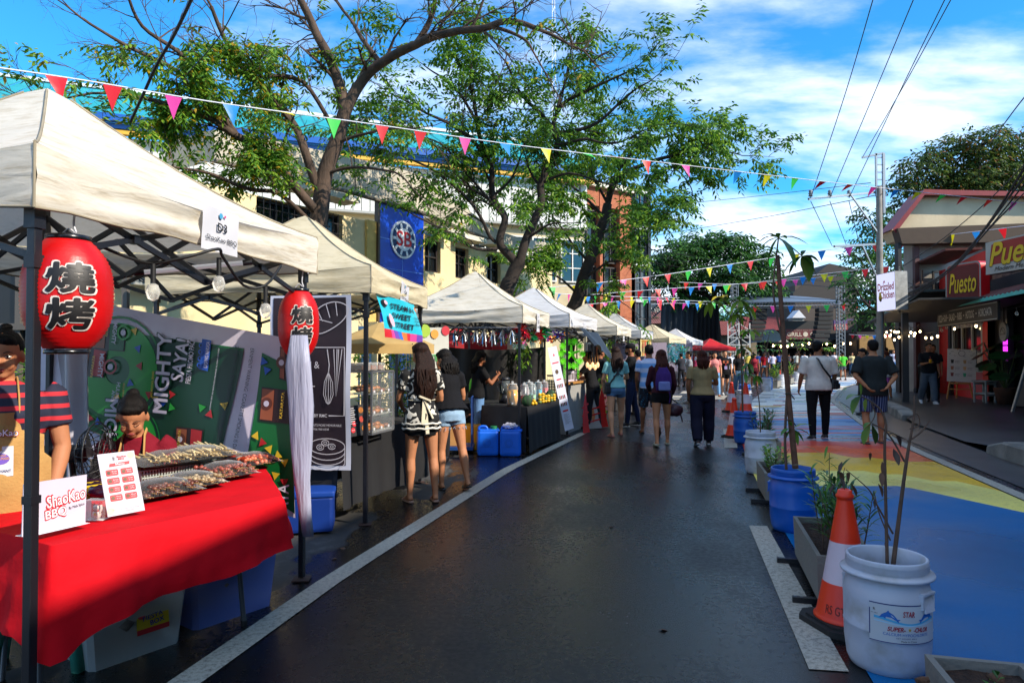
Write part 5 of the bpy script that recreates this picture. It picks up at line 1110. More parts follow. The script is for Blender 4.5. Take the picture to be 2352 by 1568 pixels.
lv=[(A3(1977,909),A3(1943,918),.06,0),(A3(1977,909),A3(1958,952),.075,0),(A3(1977,909),A3(1975,880),.028,0),(A3(1990,915),A3(1988,945),.04,1),(A3(1999,974),A3(1984,1022),.075,0,0),(A3(2003,976),A3(2010,1020),.06,3,0),(A3(2001,970),A3(1983,985),.04,0)]
plant('sapling',(c1.x,c1.y,.41),st,lv,'wilting sapling with a few large green leaves in the nearest white barrel','sapling','saplings in the barrels')
dl=MB();rs=random.Random(2)
for x,y,s in((2052,1030,34),(2060,1000,24),(2024,1085,30),(2016,1110,28),(1934,1060,22),(1928,1095,26),(1920,1110,24),(1948,1085,20),(1955,1110,26),(2000,1040,16),(2026,1060,28),(2040,1235,22),(2008,1150,16),(1926,1083,30)):
 a=A3(x,y,3.33+rs.uniform(-.03,.03));b=A3(x+rs.uniform(-14,14),y+s*1.15,3.33+rs.uniform(-.05,.05));blade(dl,a,b,s/F*3.3*.42,rs.randint(0,1),rs.uniform(-.3,.4),.8)
o=[o for o in bpy.data.objects if o.name.startswith('sapling')][-1]
dl.build('dry_leaves',DRY,o,True,kind='stuff',label='curled dark dry leaves')
def pbox(base,d,length,label,w=.34,h=.27,z0=.045,group='concrete planter boxes'):
 """base = front left bottom corner, d = direction away from the camera"""
 ang=math.atan2(d[1],d[0]);r=root('planter_box',base,label,'planter box',group,rz=ang);m=MB();t_=.025;L_=length
 def ring(x0,y0,x1,y1,z):return[(x0,y0,z),(x1,y0,z),(x1,y1,z),(x0,y1,z)]
 V=ring(.01,-w+.01,L_-.01,-.01,z0)+ring(0,-w,L_,0,z0+h)+ring(t_,-w+t_,L_-t_,-t_,z0+h)+ring(t_,-w+t_,L_-t_,-t_,z0+h-.06)
 m.add(V,[(i*4+k,i*4+(k+1)%4,(i+1)*4+(k+1)%4,(i+1)*4+k)for i in range(3)for k in range(4)]+[(3,2,1,0)]);m.build('box',[planter],r)
 m=MB();m.grid(10,5,lambda u,v:(t_+(L_-2*t_)*u,-t_-(w-2*t_)*v,z0+h-.045+.02*noise.noise((u*9,v*5,base[0]))),0);m.build('soil',[soil],r)
 m=MB();m.box((L_/2,-w/2,.028),(L_-.05,w*.7,.03))
 for x in(.09,L_-.12):m.box((x,-w/2+.03,.020),(.035,w+.19,.036));[m.box((x,.075+k*.03,.04),(.012,.012,.006),1)for k in(0,1)]
 m.build('base_frame',[blackm,steel],r)
 return r
pbox((1.39,1.75,0),(.24,.97),1.0,'grey concrete planter box with broken soil, cut by the bottom right corner');bx1=pbox((1.79,4.03,0),(.26,.965),1.02,'grey concrete planter box full of bamboo-like plants beside the nearest cone')
pbox((2.51,6.8,0),(.24,.97),.8,'grey concrete planter box with a small bush, behind the blue barrel with the tall stake');pbox((3.28,9.25,0),(.27,.96),1.0,'grey concrete planter box between the second white barrel and the second blue barrel')
def lance(base,w,d,n,label,hgt=.5,lean=.2,seed=1,L_=.13,lw=.016,cols=(0,3),group='plants in the planter boxes',nl=16):
 rnd=random.Random(seed);ang=math.atan2(d[1],d[0]);r=root('potted_plant',base,label,'plant',group);S=MB();Lf=MB();Mx=T(*base)@RZ(ang)
 for k in range(n):
  p=Mx@Vector((rnd.uniform(.08,w[0]-.08),-rnd.uniform(.06,w[1]-.06),0));dd=Vector((rnd.uniform(-lean,lean),rnd.uniform(-lean,lean),1)).normalized();hh=hgt*rnd.uniform(.6,1.15);pts=[p,p+dd*hh*.5,p+dd*hh+Vector((rnd.uniform(-.05,.05),rnd.uniform(-.05,.05),0))]
  S.tube(pts,[.005,.004,.002],5)
  for j in range(nl):
   u=.25+.75*j/nl;q=p+dd*hh*u;a=j*2.4+rnd.uniform(-.4,.4);v=Vector((math.cos(a),math.sin(a),rnd.uniform(.1,.9))).normalized();blade(Lf,q,q+v*L_*rnd.uniform(.6,1.2),lw,rnd.choice(cols),.12)
 S.build('stem',[stemm],r,True);Lf.build('foliage',PLG,r,True);return r
lance((1.79,4.03,.27),(1.02,.34),(.26,.965),20,'dense dark bamboo-like plants in the planter box by the nearest cone',.5,.22,3,.14,.018,(3,3,0,0),nl=18)
lance((2.51,6.8,.27),(.8,.34),(.24,.97),12,'small fresh green bush in the planter box behind the blue barrel',.24,.35,5,.07,.03,(0,1),nl=12)
lance((3.28,9.25,.27),(1.0,.34),(.27,.96),14,'spiky green plants in the planter box behind the second white barrel',.42,.25,6,.16,.018,(3,0),nl=14)
lance((1.39,1.75,.26),(1.0,.34),(.24,.97),5,'wilted drooping seedlings in the planter box at the bottom corner',.10,.25,8,.05,.016,(3,0),nl=8)
for k in range(7):
 c=Vector((1.55+.05*k+random.uniform(-.03,.03),2.62-random.uniform(0,.25),.275));m=MB();m.ell(c,(random.uniform(.02,.035),random.uniform(.02,.03),.018),7)
 for i in range(len(m.V)):m.V[i]+=Vector((1,1,1))*noise.noise(m.V[i]*60)*.01
 m.thing('clod',[mat('clay_clod','#5e3f2c',rough=.95,var=.3,vs=30,bump=.6,bs=80)],'brown clay clod lying in the planter box at the bottom corner','clod','clods of earth in the nearest planter box')
c2=Vector((2.40,5.85,0));barrel(c2,bpb,'blue plastic barrel planter holding the tall wooden stake',rz=R(-30));A5=lambda x,y,Y=5.85:at(x,y,Y)
r=root('wooden_stake',(c2.x,c2.y,.41),'tall brown wooden stake tied upright in the blue barrel','stake','stakes')
m=MB();P3=smooth_path([A5(1827,1075),A5(1812,920),A5(1800,780),A5(1786,586)],5);m.tube(P3,[.028-.010*i/(len(P3)-1)for i in range(len(P3))],8);m.build('pole',[mat('stake_wood','#63402c',rough=.8,var=.35,vs=12,bump=.4,bs=40)],r,True)
m=MB()
for x,y in((1811,905),(1814,965)):m.tube([A5(x-7,y),A5(x,y-2,5.80),A5(x+7,y+2),A5(x+14,y+12)],.005,5)
m.build('tie',[P('green_tie','#2c3a2c')],r,True)
W1,W2,W3=A5(1788,546),A5(1842,588),A5(1819,985)
st=[([A5(1806,1078),A5(1803,1010),A5(1806,930),A5(1808,890),A5(1800,800),A5(1783,720),A5(1776,660),A5(1782,600),W1],.012,.006),([W1,A5(1815,565),W2],.006,.004),([A5(1822,1075),A5(1824,1030),W3],.004,.003)]
lv=[]
for tx,ty,w in((1744,556,.035),(1741,578,.045),(1762,612,.085),(1786,535,.03),(1808,548,.05),(1828,616,.10),(1858,563,.035),(1745,545,.03)):lv.append((W1,A5(tx,ty,5.85+random.uniform(-.12,.12)),w*1.5,0 if w>.04 else 3))
for tx,ty,w in((1796,634,.06),(1812,632,.05),(1822,612,.04),(1858,648,.11),(1882,603,.05),(1878,640,.05),(1866,612,.05),(1848,575,.03)):lv.append((W2,A5(tx,ty,5.85+random.uniform(-.12,.12)),w*1.5,0 if w>.05 else 3))
for tx,ty,w in((1793,1000,.05),(1865,977,.055),(1865,1003,.05),(1833,1023,.055),(1846,1015,.04),(1812,968,.03),(1800,1018,.03)):lv.append((W3,A5(tx,ty,5.85+random.uniform(-.15,.1)),w,1 if w>.05 else 0))
plant('sapling',(c2.x,c2.y,.41),st,lv,'tall thin sapling with hanging leaves tied to the wooden stake','sapling','saplings in the barrels')
c3=Vector((3.13,8.62,0));barrel(c3,wp,'second white plastic barrel planter from the camera, holding a thin sapling',rz=R(-80));A8=lambda x,y,Y=8.62:at(x,y,Y)
lv=[];rs=random.Random(8)
for wx,wy in((1722,835),(1712,858),(1731,818),(1737,862)):
 for k in range(5):a=rs.uniform(0,6.28);lv.append((A8(wx,wy),A8(wx+22*math.cos(a),wy+14*math.sin(a)+10,8.62+rs.uniform(-.12,.12)),.05,rs.choice((0,0,1))))
plant('sapling',(c3.x,c3.y,.41),[([A8(1747,1005),A8(1744,925),A8(1735,880),A8(1724,850),A8(1722,835)],.008,.004),([A8(1735,880),A8(1737,862)],.005,.003),([A8(1724,850),A8(1731,818)],.004,.003)],lv,'thin sapling with fresh leaves in the second white barrel','sapling','saplings in the barrels')
c4=Vector((3.92,11.5,0));b4=barrel(c4,bpb,'second blue plastic barrel planter from the camera, holding a yellowing young tree',rz=R(100));A11=lambda x,y,Y=11.5:at(x,y,Y)
lv=[]
for wx,wy,nn,ll in((1633,694,9,46),(1660,685,6,34),(1700,690,11,50),(1716,705,9,44),(1692,720,8,40),(1722,760,6,30),(1706,800,5,26)):
 for k in range(nn):
  a=6.28*k/nn+rs.uniform(-.3,.3);lv.append((A11(wx,wy),A11(wx+ll*.8*math.cos(a),wy+ll*.45*math.sin(a)+ll*.35,11.5+rs.uniform(-.3,.3)),.085,2 if rs.random()<.12 else rs.choice((0,1,1,0))))
plant('sapling',(c4.x,c4.y,.41),[([A11(1706,952),A11(1704,860),A11(1702,780),A11(1700,740),A11(1700,690)],.017,.008),([A11(1702,790),A11(1680,730),A11(1655,700),A11(1633,694)],.009,.004),([A11(1702,770),A11(1716,730),A11(1716,705)],.007,.004),([A11(1700,740),A11(1660,685)],.006,.003),([A11(1703,850),A11(1722,760)],.006,.003),([A11(1704,880),A11(1706,800)],.005,.003)],lv,'yellow green young tree with drooping whorls in the second blue barrel','sapling','saplings in the barrels')
lab={0:'white barrel planter beside the pair of big cones',1:'blue barrel planter just behind the pair of big cones'}
barrel((6.22,18.3,0),wp,lab[0]);barrel((7.35,21.6,0),bpb,lab[1])
far=[(27.3,'w'),(28.3,'b'),(29.6,'x'),(32,'w'),(33.2,'x'),(36.6,'w'),(37.6,'b'),(39.3,'x'),(43.5,'w'),(44.5,'b'),(46,'x')]
names={27.3:'first white barrel of the far curving row, standing clear',28.3:'first blue barrel of the far curving row',32:'second white barrel of the far curving row',36.6:'third white barrel of the far curving row',37.6:'second blue barrel of the far curving row',43.5:'last white barrel of the far curving row',44.5:'last blue barrel of the far curving row'}
bnames={29.6:'nearest planter box of the far curving row, just past its first barrels',33.2:'second planter box of the far curving row',39.3:'third planter box of the far curving row',46:'last planter box of the far curving row'}
for y,k in far:
 x=interp(XP,y)
 if k=='x':
  d=Vector((interp(XP,y+1)-x,1,0)).normalized();pbox((x-.1,y,0),d,1.1,bnames[y]);lance((x-.1,y,.27),(1.1,.34),d,9,'leafy plants in the '+bnames[y].split(',')[0],.75,.3,int(y),.30,.07,(0,3,1),nl=9)
 else:
  barrel((x,y,0),wp if k=='w' else bpb,names[y]);rs=random.Random(int(y));hh=rs.uniform(1.4,2.2);lv=[];tops=[]
  for q in range(3):
   tp=Vector((x+rs.uniform(-.4,.4),y+rs.uniform(-.3,.3),.5+hh*rs.uniform(.75,1)));tops.append(([Vector((x,y,.4)),Vector((x,y,.5+hh*.5)),tp],.014,.006))
   for j in range(8):a=j*.8;lv.append((tp,tp+Vector((.32*math.cos(a),.32*math.sin(a),-.12)),.09,rs.choice((0,1,0))))
  plant('sapling',(x,y,.41),tops,lv,'young sapling in the '+names[y].split(',')[0],'sapling','saplings in the barrels')
orange=mat('cone_orange','#e2330c',rough=.4,var=.05);refl=mat('cone_reflector','#cdb9bf',rough=.35,var=.06);rub=mat('cone_rubber','#1f1d1c',rough=.7,var=.2)
def cone(base,label,s=1.0,rz=.2,wr_=None):
 r=root('traffic_cone',base,label,'traffic cone','orange traffic cones',rz=rz);m=MB()
 prof=[(.165*s,.045*s),(.166*s,.055*s),(.158*s,.062*s),(.150*s,.075*s),(.118*s,.24*s),(.116*s,.245*s),(.079*s,.46*s),(.078*s,.465*s),(.040*s,.69*s),(.040*s,.70*s),(.046*s,.705*s),(.046*s,.72*s),(.038*s,.728*s),(.036*s,.745*s),(.026*s,.75*s),(.02*s,.742*s)]
 m.lathe(prof,28,0,mis=[0]*5+[1,1]+[0]*8);m.build('cone',[orange,refl],r)
 m=MB();h=.2*s;c_=.07*s;pl=[(-h+c_,-h),(h-c_,-h),(h,-h+c_),(h,h-c_),(h-c_,h),(-h+c_,h),(-h,h-c_),(-h,-h+c_)];m.prism(pl,0,.035*s);m.prism([(x*.86,y*.86)for x,y in pl],.035*s,.048*s);m.build('base',[rub],r)
 return r
cc=Vector((1.845,3.80,0));k0=cone(cc,'tall orange traffic cone between the planter box and the nearest white barrel',1.0,R(12))
av=math.atan2(-cc.y,-cc.x);m=MB();m.text('RS GTD 25',0,0,.19,.045,0,0,warp=lambda x,y,z:(cc.x+(.148-(y+.02)*.2)*math.cos(av+x/.148-.1),cc.y+(.148-(y+.02)*.2)*math.sin(av+x/.148-.1),.115+y),cell=.02)
m.build('writing',[P('marker_ink','#5a1a10')],k0,True)
cone((3.98,12.25,0),'single cone just behind the second blue barrel, left of the pair',.95);cone((5.85,17.1,0),'front cone of the pair of big cones beside the white barrel',1.05,.6);cone((5.65,17.6,0),'rear cone of the pair of big cones, half hidden by the front one',1.03,.1)
cone((14.6,37.2,0),'little orange cone among the far planters of the curving row',.8)
# ================================================================= people
SK={'a':mat('skin_tan','#a9714f',rough=.62,bump=.12,bs=160,spec=.3,var=.06,vs=14),'b':mat('skin_brown','#8a5639',rough=.62,bump=.12,bs=160,spec=.3,var=.06,vs=14),'c':mat('skin_light','#c08a68',rough=.62,bump=.12,bs=160,spec=.3,var=.06,vs=14)}
def hairmat(n,c,c2):return mat(n,c,rough=.55,var=.3,vs=60,stretch=(3,3,.12),bump=.4,bs=90,spec=.15,col2=c2,thr=(.4,.75))
HR={'k':hairmat('black_hair','#090706','#1a1310'),'d':hairmat('dark_brown_hair','#190d09','#351c13'),'r':hairmat('auburn_hair','#2c110b','#582414')}
BROW=P('brow','#1a0f0b');LIPS=P('lips','#8c3c38',rough=.35);EYEW=P('eye_white','#c9c4bc',rough=.2);EYED=P('eye_dark','#120b08',rough=.15);RUBB=P('dark_rubber','#141416',rough=.6)
def fab(c,**k):return mat('cloth_'+c.strip('#'),c,rough=.88,var=.14,vs=9,bump=.25,bs=90,spec=.2,**k)
def remesh(mb,vox,smooth=3,amp=0.0,freq=9.0):
 me=mb.mesh('tmp',[]);o=bpy.data.objects.new('tmp',me);COL.objects.link(o)
 a=o.modifiers.new('r','REMESH');a.mode='VOXEL';a.voxel_size=vox;a.use_smooth_shade=True
 if smooth:b=o.modifiers.new('s','SMOOTH');b.factor=.5;b.iterations=smooth
 dg=bpy.context.evaluated_depsgraph_get();ev=o.evaluated_get(dg);m2=ev.to_mesh();r=MB()
 V=[v.co.copy()for v in m2.vertices]
 if amp:
  for i,v in enumerate(m2.vertices):
   q=v.co;d=noise.noise((q.x*freq,q.y*freq,q.z*freq*.45))+.5*noise.noise((q.x*freq*2.3,q.y*freq*2.3,q.z*freq));V[i]=q+v.normal*d*amp
 r.add(V,[tuple(p.vertices)for p in m2.polygons],0,True);ev.to_mesh_clear();bpy.data.objects.remove(o);bpy.data.meshes.remove(me)
 return r
def dv(p,ab,s):p,ab=R(p),R(ab);return Vector((s*math.sin(ab),math.sin(p)*math.cos(ab),-math.cos(p)*math.cos(ab)))
TOR={'m':[(.82,.10,.09,0),(.88,.160,.115,-.01),(.96,.162,.115,-.01),(1.06,.148,.105,0),(1.18,.158,.11,.005),(1.30,.175,.12,.01),(1.38,.168,.10,0),(1.43,.11,.07,-.005),(1.47,.06,.058,-.004),(1.52,.054,.056,.004),(1.57,.05,.054,.012)],'f':[(.82,.10,.09,0),(.88,.168,.12,-.015),(.95,.166,.12,-.012),(1.06,.125,.095,0),(1.17,.135,.10,.008),(1.28,.150,.12,.018),(1.37,.145,.092,0),(1.42,.095,.062,-.005),(1.46,.05,.05,-.004),(1.52,.045,.047,.004),(1.57,.045,.05,.012)]}
def human(label,loc_,rz,H=1.6,sex='f',wf=1.0,lean=0,legs=((5,3,5,0),(-5,3,5,0)),arms=((5,8,10,0),(5,8,10,0)),hturn=0,hnod=0,skin='a',hair=('k','short'),top=None,bot=None,shoes=('sneaker','#1a1a1c'),vox=.014,face=False,extra=None,group=None,clasp=False,seat=None):
 """arms[i] = (pitch, abduction, elbow bend, inward) left then right; legs[i] = (hip pitch, abduction, knee bend, foot pitch)"""
 r=MB();k=H/1.7;fem=sex=='f';sw=(.165 if fem else .185)*wf;hd=.088 if fem else .09
 ln=R(-lean);RL=Matrix.Rotation(ln,3,'X');piv=Vector((0,0,.93))
 def TP(v):v=Vector(v);return piv+RL@(v-piv)
 J={}
 for s,nm,lg in((-1,'l',legs[0]),(1,'r',legs[1])):
  hip=Vector((s*hd*wf,0,.88));kn=hip+dv(lg[0],lg[1],s)*.415;an=kn+dv(lg[0]-lg[2],lg[1]*.3,s)*.39;fd=Vector((s*.12,math.cos(R(lg[3])),-math.sin(R(lg[3]))))
  J['hip'+nm],J['kn'+nm],J['an'+nm],J['fd'+nm]=hip,kn,an,fd
 low=min(min(J['an'+n].z-.075*math.cos(R(l[3])),(J['an'+n]+J['fd'+n]*.15).z-.055)for n,l in(('l',legs[0]),('r',legs[1])))
 dz=-low if seat is None else seat-.93
 for s,nm,a in((-1,'l',arms[0]),(1,'r',arms[1])):
  sh=TP((s*sw,-.005,1.375));d1=RL@dv(a[0],a[1],s);el=sh+d1*.285;d2=dv(a[0]+a[2]+lean*.0,0,s);d2=Vector((-s*math.sin(R(a[3])),d2.y*math.cos(R(a[3])),d2.z*math.cos(R(a[3])))).normalized()
  if len(a)>4:d2=Vector(a[4]).normalized()
  wr_=el+d2*.235;J['sh'+nm],J['el'+nm],J['wr'+nm],J['hd'+nm]=sh,el,wr_,d2
 def K(v):v=Vector(v);return Vector((v.x*k,v.y*k,(v.z+dz)*k))
 def tor(mb,z0,z1,off,wob=0.0,flare=0.0):
  rings=[]
  T_=TOR[sex];zs_=[z0]+[t[0]for t in T_ if z0<t[0]<z1]+[z1]
  for z in zs_:
   w,d,yo=interp([(t[0],t[1])for t in T_],z),interp([(t[0],t[2])for t in T_],z),interp([(t[0],t[3])for t in T_],z)
   if z<.88:w,d=max(w,.16),max(d,.11)
   w=w*(wf if z<1.44 else 1)+off+flare*max(0,1.2-z);d=d*(wf if z<1.44 else 1)+off+flare*.8*max(0,1.2-z)
   rings.append((K(TP((0,yo,z))),Vector((w*k,0,0)),RL@Vector((0,d*k,0))))
  mb.loft(rings,16)
 def arm(mb,nm,off,u1=1.0,u2=1.0,hand=True):
  sh,el,wr_=J['sh'+nm],J['el'+nm],J['wr'+nm];f=wf**.6
  c0=sh+Vector((-.03 if nm=='r' else .03,0,.02));pts=[c0,sh,sh.lerp(el,.5),sh.lerp(el,.9)];rr_=[.045*f+off,.052*f+off,.043*f+off,.037*f+off]
  if u1<1:pts=[c0,sh,sh.lerp(el,u1*.6),sh.lerp(el,u1)];rr_=[.047*f+off,.054*f+off,.050*f+off*1.1,.048*f+off*1.4]
  elif u2>0:pts+=[el,el.lerp(wr_,.3),el.lerp(wr_,u2)];rr_+=[.036*f+off,.037*f+off,(.037-.013*u2)*f+off]
  mb.tube([K(p)for p in pts],[q*k for q in rr_],12)
 B=MB();tor(B,.80,1.57,0)
 for nm in 'lr':
  arm(B,nm,0);hip,kn,an,fd=(J[q+nm]for q in('hip','kn','an','fd'));f=wf**.7*(1.05 if fem else 1)
  pts=[hip+Vector((0,0,.02)),hip.lerp(kn,.35),hip.lerp(kn,.8),kn,kn.lerp(an,.3),kn.lerp(an,.65),an];bk=Vector((0,-.012,0));pts[4]+=bk
  B.tube([K(p)for p in pts],[q*k*f for q in(.082,.078,.056,.050,.052,.038,.029)],12)
  up=Vector((0,0,1));fd=fd.normalized();dn=fd.cross(Vector((1,0,0))).normalized();dn=dn if dn.z<0 else-dn
  he=an+dn*.045-fd*.035;ball=an+dn*.052+fd*.10;toe=an+dn*.058+fd*.165
  B.tube([K(p)for p in(an,he.lerp(an,.3),he)],[.03*k,.031*k,.028*k],8);B.tube([K(p)for p in(an,an+dn*.03+fd*.05,ball,toe)],[.032*k,.034*k,.031*k,.019*k],10)
  J['he'+nm],J['ball'+nm],J['toe'+nm],J['dn'+nm]=he,ball,toe,dn
  wr_,hdv=J['wr'+nm],J['hd'+nm];B.tube([K(wr_-hdv*.01),K(wr_+hdv*.03),K(wr_+hdv*.075)],[.022*k,.03*k,.027*k],10,flat=.62)
 hc=TP((0,.022,1.595));HM=T(*K(hc))@Matrix.Rotation(R(hturn),4,'Z')@Matrix.Rotation(R(-hnod)+ln*.4,4,'X')@Matrix.Scale(k*1.10,4)
 B.ell((0,-.006,.022),(.074,.090,.088),18,0,HM);B.ell((0,.022,-.035),(.058,.066,.078),16,0,HM);B.ell((0,.052,-.088),(.03,.03,.024),10,0,HM)
 B.ell((0,.089,-.022),(.0125,.016,.018),8,0,HM);B.tube([HM@Vector((0,.082,.015)),HM@Vector((0,.096,-.022))],[.008*k,.011*k],8);[B.ell((s*.075,-.002,-.018),(.010,.02,.032),8,0,HM)for s in(-1,1)]
 [B.ell((s*.032,.066,-.04),(.026,.02,.028),8,0,HM)for s in(-1,1)];B.ell((0,.079,-.060),(.022,.014,.014),8,0,HM)
 body=remesh(B,vox*k*.9 if vox<.018 else vox,2)
 if vox<.018:
  for s,nm in((-1,'l'),(1,'r')):
   wr_,d=K(J['wr'+nm]),J['hd'+nm].normalized();side=d.cross(Vector((1,0,0))if abs(d.x)<.8 else Vector((0,0,1))).normalized();nrm=side.cross(d)*s
   if nrm.x*s>0:nrm=-nrm
   for q,(o_,L_)in enumerate(((-.024,.062),(-.008,.072),(.008,.068),(.022,.054))):
    p0=wr_+(d*.068+side*o_)*k;p1=p0+(d*.5+nrm*.12)*L_*k;p2=p1+(d*.34+nrm*.28)*L_*k;p3=p2+(d*.15+nrm*.3)*L_*k;body.tube([p0,p1,p2,p3],[.0085*k,.008*k,.0075*k,.006*k],6)
   p0=wr_+(d*.025+side*-.022)*k;body.tube([p0,p0+(d*.3-side*.6+nrm*.2)*.045*k,p0+(d*.9-side*.75+nrm*.4)*.05*k],[.011*k,.009*k,.007*k],6)
 mats=[SK[skin],BROW,LIPS,EYEW,EYED]
 if face:
  cl=face=='down'
  for s in(-1,1):
   body.tube([HM@Vector((s*.014,.088,.018)),HM@Vector((s*.03,.0865,.025)),HM@Vector((s*.048,.076,.019))],[.0022*k,.003*k,.0015*k],5,1)
   if cl:body.tube([HM@Vector((s*.016,.086,-.002)),HM@Vector((s*.031,.0855,-.007)),HM@Vector((s*.046,.074,-.001))],[.0015*k,.0024*k,.0015*k],5,4)
   else:
    body.ell((s*.031,.0755,.000),(.0145,.010,.0068),10,3,HM);body.ell((s*.030,.081,.000),(.0065,.0055,.0062),8,4,HM);body.tube([HM@Vector((s*.016,.084,.003)),HM@Vector((s*.031,.0872,.008)),HM@Vector((s*.047,.074,.003))],[.0014*k,.0022*k,.0014*k],5,4)
  body.ell((0,.0905,-.057),(.021,.006,.0042),10,2,HM);body.ell((0,.0895,-.0645),(.017,.007,.0048),10,2,HM)
 o=body.build('person',mats);o.location=loc_;o.rotation_euler=(0,0,R(rz));o['label']=label;o['category']='person'
 if group:o['group']=group
 ROOTM[o.name]=T(Vector(loc_))@RZ(R(rz))
 hk,style=hair[0],hair[1];Hm=MB()
 if style!='bald':
  if style in('short','cap'):Hm.ell((0,-.016,.038),(.080,.088,.080),16,0,HM);Hm.ell((0,-.045,.0),(.068,.055,.068),12,0,HM);Hm.ell((0,.03,.078),(.058,.048,.035),12,0,HM)
  elif style in('bun','pony'):Hm.ell((0,-.016,.034),(.080,.088,.082),16,0,HM);Hm.ell((0,-.045,-.002),(.07,.055,.062),12,0,HM);Hm.ell((0,.042,.066),(.062,.036,.036),10,0,HM)
  else:
   Hm.ell((0,-.016,.036),(.085,.090,.082),16,0,HM);Hm.ell((0,.036,.072),(.066,.044,.036),12,0,HM);ll=float(hair[2])if len(hair)>2 else .4;rings=[]
   for q in range(9):
    u=q/8;z=.03-ll*u;w=.088+.035*math.sin(u*2.4)*min(1,ll/.3);yb=-.042-.05*min(1,u*2)*(1 if ll>.2 else .4)
    c=HM@Vector((0,yb,z))if u<.35 else None
    if c is None:base=HM@Vector((0,-.05,.03-ll*.35));c=Vector((base.x*.6+TP((0,0,1.2)).x*.4,base.y-.03*k-.02*u*k,base.z-ll*(u-.35)*k))
    rings.append((c,Vector((w*k*(1-.35*max(0,u-.75)/.25),0,0)),Vector((0,(.055-.015*u)*k,0))))
   Hm.loft(rings,16)
  if style=='bun':Hm.ell((0,-.085,.085),(.036,.036,.034),10,0,HM)
  if style=='pony':Hm.ell((0,-.06,.118),(.03,.03,.022),10,0,HM);Hm.tube([HM@Vector(q)for q in((0,-.07,.118),(.01,-.13,.08),(.02,-.13,-.02),(.015,-.12,-.11))],[.022*k,.032*k,.03*k,.01*k],8)
  hm=remesh(Hm,max(.009,vox*.75)*k,2,.0025,45)
  if style=='long' and vox<.018:
   rnd=random.Random(hash(label)%999 if False else len(label));ll=float(hair[2])if len(hair)>2 else .4
   for q in range(34):
    i=rnd.randint(3,5);c,a_,b_=rings[i];w=rnd.uniform(math.pi*.9,math.pi*2.1);c2,a2,b2=rings[-1];p=c+a_*math.cos(w)*.96+b_*math.sin(w)*.96;e_=c2+a2*math.cos(w)*.95+b2*math.sin(w)+Vector((0,0,rnd.uniform(-.05,.05)));wv=rnd.uniform(-.02,.02)
    hm.tube(smooth_path([p,p.lerp(e_,.4)+Vector((wv,-.012,0)),p.lerp(e_,.75)+Vector((-wv,-.006,0)),e_],3),[.012,.014,.014,.013,.013,.012,.011,.009,.006,.003],5)
  hm.build('hair',[HR[hk]],o)
 if style=='cap' or(len(hair)>2 and hair[2]=='cap'):
  c_=fab(hair[3]if len(hair)>3 else '#111114');q=MB();q.ell((0,-.010,.050),(.086,.098,.074),16,0,HM);q2=remesh(q,.012,1);q2.loft([(HM@Vector((0,.03,.052)),Vector((.075*k,0,0)),Vector((0,.05*k,0))),(HM@Vector((0,.13,.036)),Vector((.055*k,0,0)),Vector((0,.02*k,0)))],10);
  V=[(x,y,z)for z in(.040,.048)for x,y in((-.07,.06),(-.06,.12),(-.03,.155),(.03,.155),(.06,.12),(.07,.06))];q2.add([HM@Vector(v)for v in V],[(0,1,2,3,4,5),(6,7,8,9,10,11)],0);q2.build('cap',[c_],o)
 cv=max(vox,.012)
 if top:
  kind,tm=top[0],top[1];q=MB();hem=top[2]if len(top)>2 else .90
  sl={'tee':.62,'polo':.6,'long':1.0,'oversize':.85,'tank':.0,'ruffle':.5}[kind];off={'tee':.014,'polo':.013,'long':.015,'oversize':.028,'tank':.010,'ruffle':.016}[kind]
  tor(q,hem,1.455,off,flare=.0 if kind in('tank','polo')else(.22 if kind=='ruffle' else .05))
  if sl:
   for nm in 'lr':arm(q,nm,off*.9,sl if sl<1 else 1,.95)
  g=remesh(q,cv*k,3,.004,11);g.build('shirt',[tm if not isinstance(tm,str)else fab(tm)],o)
 if bot:
  kind,bm__=bot[0],bot[1];q=MB();lf={'pants':1.0,'wide':1.0,'shorts':.55,'short':.28,'long_shorts':.85,'skirt':.32}[kind];off={'pants':.012,'wide':.03,'shorts':.022,'short':.014,'long_shorts':.026,'skirt':.02}[kind]
  tor(q,.80,1.02,.012)
  for nm in 'lr':
   hip,kn,an=J['hip'+nm],J['kn'+nm],J['an'+nm];f=wf**.7*(1.05 if fem else 1)
   if lf<1:e_=hip.lerp(kn,lf);q.tube([K(hip+Vector((0,0,.03))),K(hip.lerp(kn,lf*.5)),K(e_)],[(.083*f+off)*k,(.082*f+off)*k,(.080*f-.016*lf+off*1.1)*k],12)
   else:
    w_=.022 if kind=='wide' else 0;q.tube([K(p)for p in(hip+Vector((0,0,.03)),hip.lerp(kn,.35),kn,kn.lerp(an,.4)+Vector((0,-.01,0)),an+Vector((0,0,.005)))],[c_*k for c_ in(.083*f+off,.079*f+off,.054*f+off+w_*.5,.052*f+off*.8+w_,.040*f+off*.6+w_)],12)
  if kind=='skirt':q.loft([(K((0,-.005,.97)),Vector((.17*k*wf,0,0)),Vector((0,.125*k,0))),(K((0,0,.72)),Vector((.175*k*wf,0,0)),Vector((0,.135*k,0)))],16)
  g=remesh(q,cv*k,2,.004,12);g.build('skirt' if kind=='skirt' else('shorts' if lf<1 else 'trousers'),[bm__ if not isinstance(bm__,str)else fab(bm__)],o)
